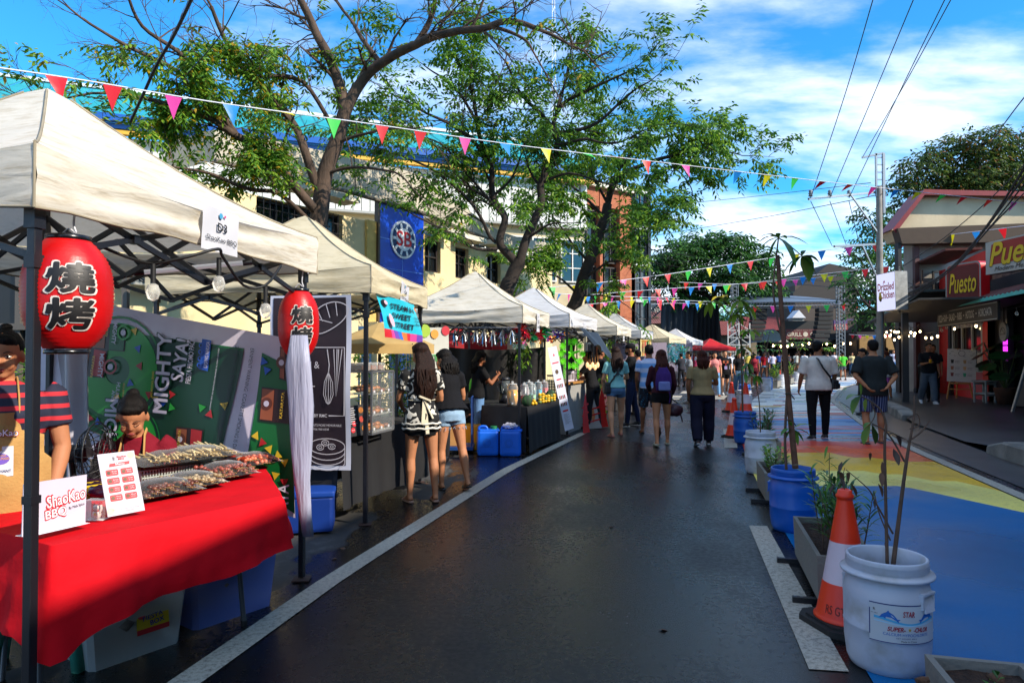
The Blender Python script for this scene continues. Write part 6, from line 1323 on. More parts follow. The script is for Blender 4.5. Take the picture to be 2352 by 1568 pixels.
 if shoes:
  for nm in 'lr':
   he,ball,toe,dn,fd=(J[x+nm]for x in('he','ball','toe','dn','fd'));fd=fd.normalized();q=MB();c_=P('shoe_'+shoes[1].strip('#'),shoes[1],rough=.5);s2=P('sole_'+(shoes[2]if len(shoes)>2 else '#141416').strip('#'),shoes[2]if len(shoes)>2 else '#141416',rough=.6)
   th=.022 if shoes[0]!='platform' else .04;b0=he+dn*.016;side=fd.cross(dn).normalized()
   rings=[(K(b0-fd*.03),side*.024*k,dn*th*k*.6),(K(b0-fd*.005),side*.036*k,dn*th*k*.7),(K(he.lerp(ball,.5)+dn*.016),side*.036*k,dn*th*k*.6),(K(ball+dn*.010),side*.047*k,dn*th*k*.6),(K(toe+dn*.0+fd*.012),side*.030*k,dn*th*k*.55),(K(toe+fd*.028),side*.012*k,dn*th*k*.4)]
   q.loft(rings,12,1)
   if shoes[0]=='sneaker':q.tube([K(p)for p in(J['an'+nm]-dn*.03,J['an'+nm]+dn*.0,he-dn*.005)],[.038*k,.042*k,.040*k],10);q.tube([K(p)for p in(J['an'+nm]-fd*.01,J['an'+nm]+dn*.02+fd*.05,ball-dn*.004,toe-dn*.002+fd*.01)],[.042*k,.043*k,.040*k,.026*k],12,flat=.85)
   elif shoes[0]=='clog':q.tube([K(p)for p in(J['an'+nm]+dn*.035+fd*.04,ball,toe+fd*.012)],[.044*k,.045*k,.028*k],12);q.tube([K(p)for p in(he+side*.045,he-fd*.04,he-side*.045)],.008*k,6)
   else:q.tube([K(p)for p in(ball+side*.042,ball-dn*.034,ball+fd*.03-dn*.03,ball-side*.042)],.0075*k,6)
   q.build('shoe',[c_,s2],o)
 if extra:extra(o,J,K,TP,HM,k)
 return o,J,K,HM
def held(mb,name,mats,label,cat,o,group=None):
 """something worn or carried: its own top-level thing, built in the wearer's space"""
 Mw=ROOTM[o.name];mb.V=[Mw@v for v in mb.V]
 return mb.thing(name,mats,label,cat,group)
def backpack(o,K,TP,cm,pm,label,strap=True,s=1.0):
 q=MB();c=K(TP((0,-.20,1.19)));a=MB();a.loft([(K(TP((0,-.19,1.0))),Vector((.12*s,0,0)),Vector((0,.06,0))),(K(TP((0,-.20,1.12))),Vector((.135*s,0,0)),Vector((0,.085,0))),(K(TP((0,-.19,1.30))),Vector((.12*s,0,0)),Vector((0,.07,0))),(K(TP((0,-.17,1.40))),Vector((.07*s,0,0)),Vector((0,.04,0)))],14);q=remesh(a,.016,2,.006,9)
 b=MB();b.box(K(TP((0,-.285,1.08))),(.19*s,.05,.15),0,bev=.02);b=remesh(b,.012,1,.003,14);n0=len(q.V);q.add(b.V,b.Fc,1,True);q.mi[-len(b.Fc):]=[1]*len(b.Fc)
 q.tube([K(TP((-.06,-.15,1.40))),K(TP((-.10,-.02,1.44))),K(TP((-.12,.12,1.32)))],.014,6,0);q.tube([K(TP((.06,-.15,1.40))),K(TP((.10,-.02,1.44))),K(TP((.12,.12,1.32)))],.014,6,0)
 if strap:q.tube([K(TP((.09,-.22,1.0))),K((.11,-.22,.9)),K((.10,-.2,.78))],.010,5,0)
 return held(q,'backpack',[cm,pm],label,'backpack',o)
def pattern_mat(name,base,fg,scale,thr,stretch=None,kind='noise'):
 m=bpy.data.materials.new(name);m.use_nodes=True;t=m.node_tree;A=t.nodes.new;K=t.links.new;p=t.nodes['Principled BSDF'];p.inputs['Roughness'].default_value=.85;tcn=A('ShaderNodeTexCoord');mpn=A('ShaderNodeMapping');mpn.inputs['Scale'].default_value=stretch or(1,1,1);K(tcn.outputs['Object'],mpn.inputs[0])
 if kind=='noise':n=A('ShaderNodeTexNoise');n.inputs['Scale'].default_value=scale;n.inputs['Detail'].default_value=1;n.inputs['Distortion'].default_value=1.2;src=n.outputs[0]
 elif kind=='stripe':n=A('ShaderNodeTexWave');n.inputs['Scale'].default_value=scale;n.bands_direction='Z' if stretch is None else 'X';src=n.outputs[0]
 K(mpn.outputs[0],n.inputs['Vector']);r=A('ShaderNodeMapRange');K(src,r.inputs[0]);r.inputs[1].default_value=thr[0];r.inputs[2].default_value=thr[1]
 if len(thr)>2:ab=A('ShaderNodeMath');ab.operation='PINGPONG';ab.inputs[1].default_value=thr[2];K(src,ab.inputs[0]);K(ab.outputs[0],r.inputs[0])
 mx=A('ShaderNodeMix');mx.data_type='RGBA';K(r.outputs[0],mx.inputs[0]);mx.inputs[6].default_value=lin(base);mx.inputs[7].default_value=lin(fg);K(mx.outputs[2],p.inputs['Base Color']);m.diffuse_color=lin(base);return m
floral=pattern_mat('floral_black_lace','#0c0b0c','#c9c4b8',13,(.56,.575),(1,1,1));stripe_b=pattern_mat('blue_white_stripes','#b9c0d8','#6a9bd2',1.85,(.48,.52),None,'stripe');leafp=pattern_mat('leaf_print','#0e1420','#2a6a8c',24,(.62,.64),(1,1,.5));pin=pattern_mat('blue_pinstripe','#18264e','#8a94b4',9,(.90,.95),(1,1,1),'stripe');polo=pattern_mat('navy_red_polo','#171c33','#b3222e',5.2,(.70,.74),None,'stripe')
denim=fab('#4f6d8e');ldenim=fab('#87a3bd');navyj=fab('#16203c')
# --- customers at the second stall
def sash(o,J,K,TP,HM,k):
 q=MB();q.tube([K(TP((.145*math.cos(a),.115*math.sin(a)-.0,1.10+.01*math.sin(a))))for a in[i*math.pi/12 for i in range(24)]]+[K(TP((.145,0,1.10)))],.010,6,flat=.5)
 for dx,L_,sp in((-.02,.26,-.01),(.03,.20,.05),(.0,.36,.02)):q.bar(K(TP((0,-.128,1.10))),K(TP((dx+sp,-.175,1.10-L_))),.035,h=.006)
 q.bar(K(TP((-.06,-.14,1.14))),K(TP((.06,-.14,1.09))),.045,h=.02);q.build('sash',[fab('#c4b9a0')],o)
 q=MB()
 for z in(.795,.845):q.tube([K(TP((.205*math.cos(a),.165*math.sin(a)-.005,z+.006*math.sin(a*9))))for a in[i*math.pi/16 for i in range(33)]],.011,6)
 q.build('lace_trim',[fab('#c9c4b8')],o)
o,J,K,HM=human('woman in a black and white floral top with pale sash and long wavy hair',(-.92,6.95,0),22,1.60,'f',1.0,3,((2,4,4,0),(-3,5,6,0)),((20,12,42,20),(10,14,75,30)),20,12,'a',('d','long',.52),('tee',floral,.80),('skirt','#0f0f12'),('slipper','#9c6a56','#8a6a5a'),.012,extra=sash)
o,J,K,HM=human('woman in a black ruffled blouse and frayed pale denim shorts',(-.69,7.62,0),28,1.56,'f',1.0,14,((0,4,6,0),(-14,4,8,12)),((25,12,45,20),(20,14,70,30)),30,18,'a',('k','long',.26),('ruffle','#101014',.94),('short',ldenim),('slipper','#151515'),.012)
q=MB()
for i in range(40):a=i*.157*2;w=(-1 if i%2 else 1);c=J['hip'+('l' if w<0 else 'r')].lerp(J['kn'+('l' if w<0 else 'r')],.30);p=K((c.x+.095*math.cos(a),c.y+.095*math.sin(a),c.z));q.bar(p,p+Vector((random.uniform(-.015,.015),random.uniform(-.01,.01),-random.uniform(.01,.045))),.003)
q.build('frayed_hem',[ldenim],o)
# --- juice stall
o,J,K,HM=human('woman in a black shirt and blue jeans looking at her phone behind the juice table',(-.56,10.95,0),-62,1.53,'f',1.0,4,arms=((25,8,80,15),(35,8,95,20)),hnod=18,skin='b',hair=('k','long',.28),top=('tee','#121214',.88),bot=('pants','#5c7fa8'),face=True)
q=MB();p=K(J['wrr']+J['hdr']*.13);q.box(p,(.012,.075,.15),0,bev=.004,M=T(*p)@Matrix.Rotation(R(-30),4,'X')@T(*(-p)));held(q,'phone',[P('phone_black','#0d0d10',rough=.2)],'black phone held by the woman at the juice table','phone',o)
# --- people walking up the street
def crossbag(o,J,K,TP,side,cm,label,bag,strapw=.012,size=(.2,.09,.16)):
 q=MB();s=side;q.tube([K(TP(p))for p in((-s*.07,.0,1.455),(-s*.05,-.115,1.40),(0,-.155,1.25),(s*.10,-.15,1.10),(s*.17,-.07,.98))],strapw,6,0,flat=.4);q.box(K(TP(bag)),size,0,bev=.03);q.box(K(TP((bag[0]+.01,bag[1]-size[1]/2-.01,bag[2]-.02))),(size[0]*.7,.02,size[2]*.5),0,bev=.008)
 return held(q,'sling_bag',[cm],label,'bag',o)
o,J,K,HM=human('woman in a teal T-shirt and denim shorts with long straight hair, back turned',(1.90,12.5,0),8,1.63,'f',1.02,0,((-8,4,10,5),(14,6,6,0)),((8,14,30,10),(20,18,65,10)),8,5,'c',('d','long',.36),('tee','#7db3b0',.93),('short',denim),('platform','#a8695c','#a8695c'))
crossbag(o,J,K,lambda v:Vector(v),-1,P('dark_bag','#1f1714',rough=.5),'dark brown sling bag on the hip of the woman in teal',(-.19,-.03,.93),.014,(.12,.16,.22))
q=MB();Mo=frame(K((0,-.150,1.20)),(1,0,0));q.prism(ring_pts(.035,6,-.01,0),0,.004,0,Mo);[q.prism(ring_pts(.022,10,x,y),0,.004,0,Mo)for x,y in((.07,-.035),(-.07,-.04))];q.line([(-.06,-.03),(0,.02),(.06,-.03)],.02,.003,0,Mo);q.text('WELL GAIN',0,.075,.18,.025,.003,0,Mo,bold=.03);q.build('back_print',[P('print_dark','#27363c')],o)
def mask(o,J,K,TP,HM,k):q=MB();q.ell((0,.052,-.055),(.055,.052,.045),12,0,HM);q.build('face_mask',[P('black_mask','#0e0e10',rough=.8)],o)
human('man in black shirt, black cap and face mask with folded arms and navy jeans',(2.46,14.1,0),78,1.70,'m',.97,0,((8,6,4,0),(-8,6,4,0)),((22,8,70,60),(24,8,75,62)),0,4,'b',('k','short','cap','#101013'),('polo','#0f1013',.86),('pants',navyj),('sneaker','#151214','#b9b4ac'),extra=mask,face=True)
human('man in a blue and white striped T-shirt and leaf print shorts, back turned',(2.56,12.75,0),-4,1.66,'m',1.0,0,((10,3,4,0),(-14,3,28,50)),((5,10,25,5),(5,12,35,5)),0,8,'b',('k','short'),('tee',stripe_b,.88),('long_shorts',leafp),('slipper','#141414'))
o,J,K,HM=human('woman with auburn hair, maroon sleeves and a purple backpack, back turned',(2.45,11.2,0),-2,1.56,'f',1.0,0,((-10,3,8,6),(12,4,6,0)),((10,14,45,15),(5,14,30,5)),0,8,'a',('r','long',.42),('long','#3a1620',.95),('short','#121113'),('clog','#b3ab92','#b3ab92'))
backpack(o,K,lambda v:Vector(v),fab('#3a2160'),fab('#6d75a8'),'purple backpack with a lavender front pocket on the auburn haired woman',s=1.0)
q=MB();c=K(J['wrr']+Vector((.04,.0,-.28)));a_=MB();a_.ell(c,(.17,.10,.11),14);a_=remesh(a_,.016,1,.02,9);q.add(a_.V,a_.Fc,0,True);q.tube([K(J['wrr']+J['hdr']*.08),c+Vector((-.10,0,.08))],.012,6,1);q.tube([K(J['wrr']+J['hdr']*.08),c+Vector((.10,0,.08))],.012,6,1);q.tube([c+Vector((.1,0,-.05)),c+Vector((.14,0,-.2))],.012,6,0);held(q,'carrier_bag',[P('maroon_nylon','#36101c',rough=.45,bump=.4,bs=30),P('black_nylon','#0f0d10',rough=.5)],'crumpled maroon and black carrier bag held by the auburn haired woman','bag',o)
human('woman in a tan T-shirt and navy trousers with reddish shoulder length hair, back turned',(3.12,11.2,0),-6,1.55,'f',1.14,0,((-12,3,14,16),(12,3,6,0)),((5,12,18,5),(20,16,70,15)),0,6,'b',('r','long',.20),('tee','#8f7a55',.92),('wide','#131326'),('sneaker','#3a3a40','#a8a8a8'))
def headturned(o,J,K,TP,HM,k):pass
o,J,K,HM=human('stocky man in white T-shirt and black trousers with a sling bag across his back',(5.38,12.0,0),-2,1.72,'m',1.18,0,((-6,4,4,3),(9,5,4,0)),((4,14,20,0),(4,14,24,0)),-48,0,'b',('k','short'),('oversize','#c9c1b8',.86),('pants','#0e0e12'),('sneaker','#17171a','#a9a9ad'),face=True)
crossbag(o,J,K,lambda v:Vector((v[0]*1.18,v[1]*1.3,v[2])),1,P('black_bag','#0f0f12',rough=.4),'black sling bag with a pink charm, worn by the man in white',(.20,-.04,.96),.020,(.13,.18,.17))
human('older man in a charcoal T-shirt with hands clasped behind his back and pinstriped shorts',(6.02,11.4,0),-8,1.72,'m',1.16,-2,((-4,3,6,3),(6,4,4,0)),((-22,20,0,0,(.62,-.30,-.72)),(-22,20,0,0,(-.62,-.34,-.66))),0,0,'a',('k','short'),('oversize','#262b2c',.80),('long_shorts',pin),('slipper','#3c4148','#3c4148'))
o,J,K,HM=human('young man in a black open collar shirt and grey trousers holding a yellow drink',(11.4,18.7,.13),168,1.66,'m',.98,0,((10,3,4,0),(-12,3,16,18)),((8,10,14,0),(22,8,80,25)),20,0,'b',('k','short'),('oversize','#101114',.86),('wide','#4a5058'),('sneaker','#b9b9b9','#b9b9b9'),face=True)
q=MB();p=K(J['wrr']+J['hdr']*.09);q.lathe([(.028,-.02),(.036,.07),(.038,.075)],14,0,T(*p));q.lathe([(.038,.075),(.036,.09),(.002,.095)],14,1,T(*p));q.tube([p+Vector((0,0,.09)),p+Vector((.01,0,.16))],.005,6,1);held(q,'drink_cup',[P('mango_drink','#d9960c',rough=.3),P('cup_lid','#a03020',rough=.3)],'plastic cup of yellow drink held by the young man on the pavement','cup',o)
human('dark dressed person with a mask standing behind the young man by the wall pier',(11.95,19.4,.13),150,1.62,'m',1.0,0,hair=('k','short'),top=('tee','#131316',.86),bot=('pants','#121215'),skin='b')
human('auburn haired woman in white top and pink shorts beyond the man with clasped hands',(10.95,20.0,.02),40,1.56,'f',1.0,0,((-6,3,4,0),(8,3,4,0)),hair=('r','long',.22),top=('tee','#b3aca2',.86),bot=('shorts','#c05cb0'),shoes=('sneaker','#a9a9a9','#a9a9a9'))
human('person in black shorts and sneakers behind the auburn haired woman in white',(11.7,21.4,.05),10,1.64,'m',1.0,0,top=('tee','#141416',.86),bot=('long_shorts','#0f0f12'),shoes=('sneaker','#1c1c20','#a9a9a9'),skin='b')
human('young man looking down, seen between the two big men on the painted street',(8.75,17.0,0),75,1.62,'m',1.0,0,hnod=22,hair=('k','short'),top=('tee','#1f2024',.86),bot=('pants','#17181c'),skin='a',face=True)
# --- people coming towards the camera
o,J,K,HM=human('woman in a pink T-shirt and jeans talking on her phone, walking towards the camera',(7.12,24.0,0),176,1.56,'f',1.08,0,((14,3,4,0),(-10,3,10,10)),((4,10,14,0),(30,14,0,0,(-.05,.35,.93))),0,0,'c',('d','long',.14),('tee','#c97f7c',.92),('pants','#6f9cc8'),('slipper','#a85a50'),face=True)
q=MB();p=K(J['wrr']+J['hdr']*.09);q.box(p,(.02,.03,.12));held(q,'phone',[P('phone_black','#0d0d10',rough=.2)],'phone held to the ear of the woman in pink','phone',o)
def lany(o,J,K,TP,HM,k):q=MB();q.tube([K(p)for p in((-.06,.05,1.43),(-.03,.14,1.25),(0,.15,1.12))],.008,5,0);q.tube([K(p)for p in((.06,.05,1.43),(.03,.14,1.25),(0,.15,1.12))],.008,5,0);q.box(K((0,.155,1.06)),(.10,.006,.12),1);q.box(K((0,.137,1.28)),(.2,.01,.09),2);q.build('lanyard',[P('lanyard_red','#a3202a'),P('badge_violet','#9a8ab8'),P('print_orange','#b8603a')],o)
human('man in a black printed T-shirt, red lanyard and black shorts walking towards the camera',(7.75,24.9,0),180,1.62,'m',1.06,0,((-10,3,10,8),(14,3,4,0)),hair=('k','short'),top=('tee','#141417',.86),bot=('shorts','#0f0f12'),shoes=('sneaker','#b9b9b9','#c0c0c0'),skin='c',face=True,extra=lany)
human('man in a white T-shirt and pale cap walking behind the man with the red lanyard',(9.55,30.0,0),180,1.6,'m',1.0,0,hair=('k','short','cap','#a99f95'),top=('tee','#b9bcc9',.86),bot=('shorts','#17171c'),shoes=('sneaker','#b9b9b9'),skin='a',face=True)
human('smiling long haired woman in black T-shirt right of the man with the lanyard',(8.75,26.4,0),184,1.56,'f',1.0,2,hnod=15,hair=('k','long',.34),top=('tee','#15151a',.92),bot=('wide','#51708c'),shoes=('sneaker','#8f8f8f'),skin='a',face=True)
human('woman in a red sleeveless dress top beyond the young tree in the blue barrel',(11.0,31.0,0),170,1.5,'f',1.1,0,hair=('d','bun'),top=('tank','#8f2634',.80),bot=('shorts','#571823'),shoes=('slipper','#2c2c30'),skin='b',face=True)
human('grey shirted woman with a hair bun and hand on hip at the far stalls',(5.35,20.6,0),80,1.56,'f',.95,0,arms=((5,10,20,0),(-10,30,60,40)),hair=('k','bun'),top=('tee','#85878c',.92),bot=('pants','#121216'),skin='a',face=True)
human('woman in a red shirt bending at the counter of the far stalls',(5.2,23.6,0),70,1.5,'f',1.0,14,arms=((35,8,40,10),(35,8,40,10)),hair=('k','bun'),top=('tee','#a3161f',.90),bot=('pants','#1c1c22'),skin='b')
human('person with a pink backpack standing past the tan shirted woman',(6.2,22.6,0),20,1.52,'f',1.0,0,hair=('k','short'),top=('tee','#8c2f50',.90),bot=('pants','#23262e'),skin='a')
human('vendor in black with a black cap inside the kiosk tent',(2.05,16.1,0),-60,1.62,'m',1.0,4,hnod=18,hair=('k','short','cap','#101013'),top=('tee','#121215',.86),bot=('pants','#17171a'),skin='b')
human('woman in dark clothes leaning on the kiosk counter',(1.62,13.75,0),60,1.55,'f',1.05,10,arms=((45,10,30,10),(30,10,60,20)),hair=('k','bun'),top=('tee','#151518',.88),bot=('pants','#1b1b20'),skin='a',shoes=('sneaker','#1b1b1d'))
human('short haired person seen behind the striped man and the masked man',(3.1,16.8,0),30,1.58,'m',1.0,0,hair=('k','short'),top=('tee','#62414a',.88),bot=('pants','#2a2a30'),skin='a')
human('child crouching with a white cup beside the stacked cardboard boxes',(-1.02,11.2,0),-60,1.15,'m',1.0,25,((80,8,110,0),(80,8,110,0)),((40,8,70,10),(40,8,70,10)),0,10,'b',('k','short'),('tee','#131316',.88),('pants','#17171b'),('slipper','#2a2a2a'))
human('man in a dark cap behind the dark line drawing banner',(-2.28,7.35,0),-70,1.60,'m',1.0,8,hnod=15,hair=('k','short','cap','#14161f'),top=('tee','#202228',.88),bot=('pants','#17171b'),skin='b',face=True)
human('dark haired person in black behind the woman in the ruffled blouse',(-1.0,9.6,0),160,1.48,'f',1.0,0,hair=('k','bun'),top=('tee','#1a1a1e',.88),bot=('pants','#202024'),skin='b')
# --- distant crowd: six built figures, copied and re-dressed
prot=[]
CP=dict(vox=.024)
for i,(sx,kw)in enumerate((('m',dict(legs=((8,3,4,0),(-8,3,8,5)),bot=('shorts','#2b3038'),top=('tee','#9fa0a4',.88),hair=('k','short'))),('m',dict(bot=('pants','#1c2230'),top=('tee','#c0c0c4',.88),hair=('k','short'))),('f',dict(bot=('pants','#3a5070'),top=('tee','#a8a8b0',.9),hair=('k','long',.3))),('f',dict(legs=((10,3,4,0),(-8,3,8,5)),bot=('short','#2c3a52'),top=('tee','#8c2a30',.9),hair=('d','long',.35))),('m',dict(bot=('pants','#222225'),top=('oversize','#1a1a1e',.86),hair=('k','short'),arms=((30,8,80,10),(10,8,10,0)))),('m',dict(bot=('shorts','#4a4e55'),top=('tee','#3fae3a',.86),hair=('k','short'),arms=((-22,20,0,0,(.62,-.30,-.72)),(-22,20,0,0,(-.62,-.34,-.66))))))):
 prot.append((sx,kw))
crowd=[(1936,873,5,5,'#4fb83a','#4b5058','distant man in a bright green T-shirt with hands behind his back'),(1957,861,178,2,'#bfb184','#35506c','distant woman in an open cream shirt and blue trousers walking towards us'),(1916,858,180,2,'#b9b4c4','#25272e','distant woman in a white vest left of the green shirted man'),(1901,857,5,1,'#5d626c','#23262e','distant man in a grey shirt beside the head of the man in white'),(1926,853,185,0,'#a8a080','#3a3d33','distant man in khaki just behind the green shirted man'),(1829,858,0,0,'#a9ada6','#4a4a48','distant man in a pale grey T-shirt right of the tall wooden stake'),(1848,859,0,4,'#c5c8d0','#20232a','distant person in white with a dark backpack right of the tall stake'),(1861,853,0,1,'#42464e','#22242a','distant man in dark grey just left of the man in white'),(1775,862,0,1,'#b9b7cf','#23262e','distant man in a white T-shirt left of the tall wooden stake'),(1789,853,10,1,'#1f3f86','#1d2230','distant man in a royal blue T-shirt left of the tall stake'),(1764,858,5,3,'#a9a2c8','#2c3040','distant woman in lilac beyond the far barrels'),(1755,872,185,3,'#9b1420','#5a7690','woman in a red T-shirt and denim shorts near the first far barrels'),(1742,860,5,1,'#1f3c78','#1b1d26','distant man in navy blue between the red women'),(1803,853,180,4,'#141418','#1b1b20','distant person in black close behind the tall wooden stake'),(1812,850,0,0,'#3a3a42','#2a2a30','distant person in charcoal right beside the tall stake'),(1871,850,180,2,'#6a2c34','#22252c','distant woman in maroon left of the man in the white T-shirt'),(1972,852,5,4,'#17171c','#18181d','distant man in black raising a phone near the right stage tower'),(1981,849,180,1,'#4c3f3a','#1d1d22','distant man in brown at the foot of the right stage tower'),(1946,850,0,4,'#1c2026','#23262c','distant man in black behind the cream shirted woman'),(1910,848,175,0,'#c2b7b3','#34343a','distant man in white under the far restaurant canopy'),(1890,848,0,1,'#27303c','#22242b','distant man in dark blue under the far restaurant canopy'),(1838,848,180,2,'#8c8c94','#2a2c33','distant woman in grey under the far bulbs'),(1797,848,180,0,'#c9c9cf','#2c2e36','distant man in white deep under the far bulbs'),(1730,850,0,4,'#20242e','#1d1f26','distant man in black at the foot of the white scaffold'),(1717,862,10,1,'#b7a24c','#2c2e33','distant man in mustard beside the white scaffold'),(1705,856,175,2,'#b9bcc6','#46566c','distant woman in white beside the white scaffold'),(1655,868,180,1,'#17181d','#1d1f25','dark dressed man behind the woman in pink'),(1632,872,20,4,'#4a1418','#1b1b20','person in maroon under the front red tent'),(1618,866,0,2,'#161619','#202228','dark haired woman in black under the front red tent'),(1604,870,10,0,'#bcbcc4','#23262e','man in white past the tan shirted woman'),(1595,862,170,3,'#7c1b28','#23262e','woman in crimson near the far red tents'),(1641,858,5,4,'#5d1a1e','#1c1c22','person in dark red at the far end of the stalls'),(1565,888,30,4,'#2c2c33','#1c1c22','person in charcoal between the far cream tent and the grey shirted woman'),(1996,846,180,0,'#a02a30','#23262e','distant person in red at the mouth of the carport'),(2008,850,185,3,'#b9b9c4','#4a78a8','distant woman in white by the carport posts'),(2066,868,175,4,'#8f161e','#17171c','person in red deep inside the carport'),(2080,872,10,1,'#15151a','#14141a','person in black deep inside the carport'),(2052,862,180,2,'#a5a9c0','#3d68a0','person in white and blue deep inside the carport'),(2094,878,20,5,'#1f6a3c','#15151a','person in green shorts beside the plaster wall pier')]
built={}
for n_,(px_,fy,rz_,pi_,c1_,c2_,lb)in enumerate(crowd):
 zf=.13 if px_>2045 else 0;g=gr(px_,fy,zf);rnd=random.Random(n_);sc_=rnd.uniform(.95,1.04)
 if pi_ not in built:
  sx,kw=prot[pi_];ob=human(lb,g,rz_,1.58,sx,skin=rnd.choice('abc'),group='people in the distant crowd',**kw,**CP)[0];built[pi_]=ob
 else:ob=dup(built[pi_],g,R(rz_),lb,'people in the distant crowd',sc_)
 for ch in ob.children:
  key_=ch.name.split('.')[0]
  if key_ in('shirt','shorts','trousers')and ch.data.materials:
   ch.material_slots[0].link='OBJECT';ch.material_slots[0].material=fab(c1_ if key_=='shirt' else c2_)
# ================================================================= near stall: tarpaulin, table, food, lanterns, vendors
pl=lambda n,c,**k:P(n,c,**k)
white_p=P('paper_white','#c9c9cf',rough=.6,trl=.15);redp=P('print_red','#c2202b',rough=.5);ink=P('print_black','#141316',rough=.6)
def tinted(name,c,rough=.5,**k):return P(name,c,rough=rough,**k)
TQ=frame((-3.42,5.02,0),(2.02,-.42,0))
def tp(px,py):v=loc(px,py,TQ);return(v.x,v.y)
def wv(x,y,z=0):return(x,y,z*1.6+.016*math.sin(x*5+y*1.3)+.008*math.sin(y*6+x*2))
m=MB();r=root('tarpaulin',(-2.4,4.8,.4),'large green and white cigarette promotion tarpaulin hung sideways behind the skewer stall','tarpaulin')
def tquad(m,pts,z,mi,n=12):
 c=[Vector((*tp(*p),0))for p in pts];m.grid(n,n,lambda u,v:wv(*(c[0].lerp(c[1],u)).lerp(c[3].lerp(c[2],u),v).xy,z),mi,TQ)
tquad(m,[(60,1010),(676,1190),(668,778),(95,672)],0,0,30)
tquad(m,[(195,985),(505,1085),(560,800),(178,748)],.004,1,20)
tquad(m,[(565,1100),(676,1180),(668,845),(600,810)],.004,1,10)
tquad(m,[(330,1035),(505,1085),(560,806),(345,770)],.006,2,14)
tquad(m,[(110,940),(200,985),(185,905),(112,925)],.004,2,6)
def tdisc(px,py,r_,z,mi,r2=0,n=28):
 x,y=tp(px,py)
 V=[wv(x+q*math.cos(a*6.2832/n),y+q*math.sin(a*6.2832/n),z)for q in(r_,r2)for a in range(n)];m.add(V,[(a,(a+1)%n,n+(a+1)%n,n+a)for a in range(n)],mi,True,TQ)
 if r2==0:pass
for px,py,q in((268,850,.34),(300,1010,.22)):tdisc(px,py,q,.007,3,q*.3);tdisc(px,py,q*1.15,.0075,4,q*1.1)
def tbox(pts,mi,z=.010,n=4):tquad(m,pts,z,mi,n)
for(x0,y0,x1,y1,rd)in((176,796,240,860,6),(205,740,285,800,1),(596,888,665,965,7),(408,978,470,1035,6),(640,795,668,870,7)):
 s_=(y1-y0)*.12;tbox([(x0,y1),(x1,y1+s_),(x1+6,y0+s_),(x0+4,y0)],7);xm=x0+(x1-x0)*.42
 tbox([(x0+2,y1-3),(xm,y1+s_*.4-3),(xm+4,y0+s_*.4+4),(x0+6,y0+4)],8,.012);tdisc((x0+xm)/2+2,(y0+y1)/2,.042,.014,9);tdisc((x0+xm)/2+2,(y0+y1)/2,.020,.016,0)
 if rd!=7:tbox([(xm+10,y1+2),(x1-2,y1+s_-2),(x1+3,y0+s_+3),(xm+14,y0+5)],rd,.012)
rs=random.Random(6)
for px,py in((345,905),(362,915),(380,925),(400,935),(330,1005),(212,960),(228,968),(470,935),(488,950),(590,1000),(605,1015),(620,1030),(640,1045),(655,1060),(610,1075),(635,1090),(655,1105),(575,1060),(310,760),(318,800),(322,840),(300,880),(270,910),(400,905),(500,1040),(520,930),(605,830),(612,850)):
 x,y=tp(px,py);a=rs.uniform(0,6);q=.035;m.add([wv(x+q*math.cos(a+k*2.09),y+q*math.sin(a+k*2.09),.011)for k in range(3)],[(0,1,2)],rs.choice((6,10,11,3)),False,TQ)
def ttext(s,p0,p1,th,mi,z=.016,bold=.03,out=None):
 a,b=Vector(tp(*p0)),Vector(tp(*p1));d=b-a;c=(a+b)/2;rot=math.atan2(d.y,d.x);h=th*3.0/(F*.62)
 if out is not None:m.text(s,c.x,c.y,d.length*1.03,h*1.22,z-.003,out,TQ,bold=.10,rot=rot,warp=wv,cell=.09)
 m.text(s,c.x,c.y,d.length,h,z,mi,TQ,bold=bold,rot=rot,warp=wv,cell=.09)
ttext('MIGHTY',(374,948),(386,766),40,0,bold=.06,out=2);ttext('SAYA!',(413,874),(429,779),34,0,bold=.06,out=2);ttext('FIESTA PROMO PACK',(439,880),(450,776),13,0);ttext('ANG MENTHOL BRAND',(353,912),(357,852),6,11);ttext('ANG',(363,940),(366,922),9,0)
tbox([(462,847),(482,852),(490,782),(470,778)],10,.011);ttext('LASANG NAKASA',(478,844),(485,784),9,0)
for k in range(4):tdisc(464+k*1.6,838-k*15,.020,.014,10,.010,12)
ttext('HULIHIN',(276,878),(271,924),10,0);ttext('ANG',(265,896),(263,920),9,0);ttext('MULA SA PAMBANSANG MENTHOL BRAND',(288,880),(283,972),5,11);ttext('MIGHTY',(262,916),(253,1075),34,0,bold=.06,out=2)
ttext('CIGARETTE SMOKING IS DANGEROUS TO YOUR HE',(506,1040),(548,794),9,12,bold=0);ttext('ERNMENT WARNING: CIGARETTE SMOKING IS DANGER',(582,800),(541,1058),9,12,bold=0)
for a_,b_ in(((216,866),(220,816)),((246,772),(250,742)),((646,960),(652,900)),((419,1030),(424,985)),((166,945),(178,915))):ttext('KATARATA',a_,b_,7,11,.020)
for a_,b_ in(((238,812),(234,866)),((268,742),(262,790))):ttext('MIGHTY',a_,b_,12,0,.020)
for px,py in((256,842),(285,764)):tdisc(px,py,.055,.018,3 if px>260 else 6,.04,16);tdisc(px,py,.022,.018,0)
ttext('HULIHIN',(150,945),(178,905),12,0);ttext('COMPANY FIRST 2023 SANTA ROSA PHILIPPINES ALL RIGHTS RESERVED',(490,940),(508,800),3,0,bold=0);ttext('SAYA',(652,1185),(655,1110),26,0)
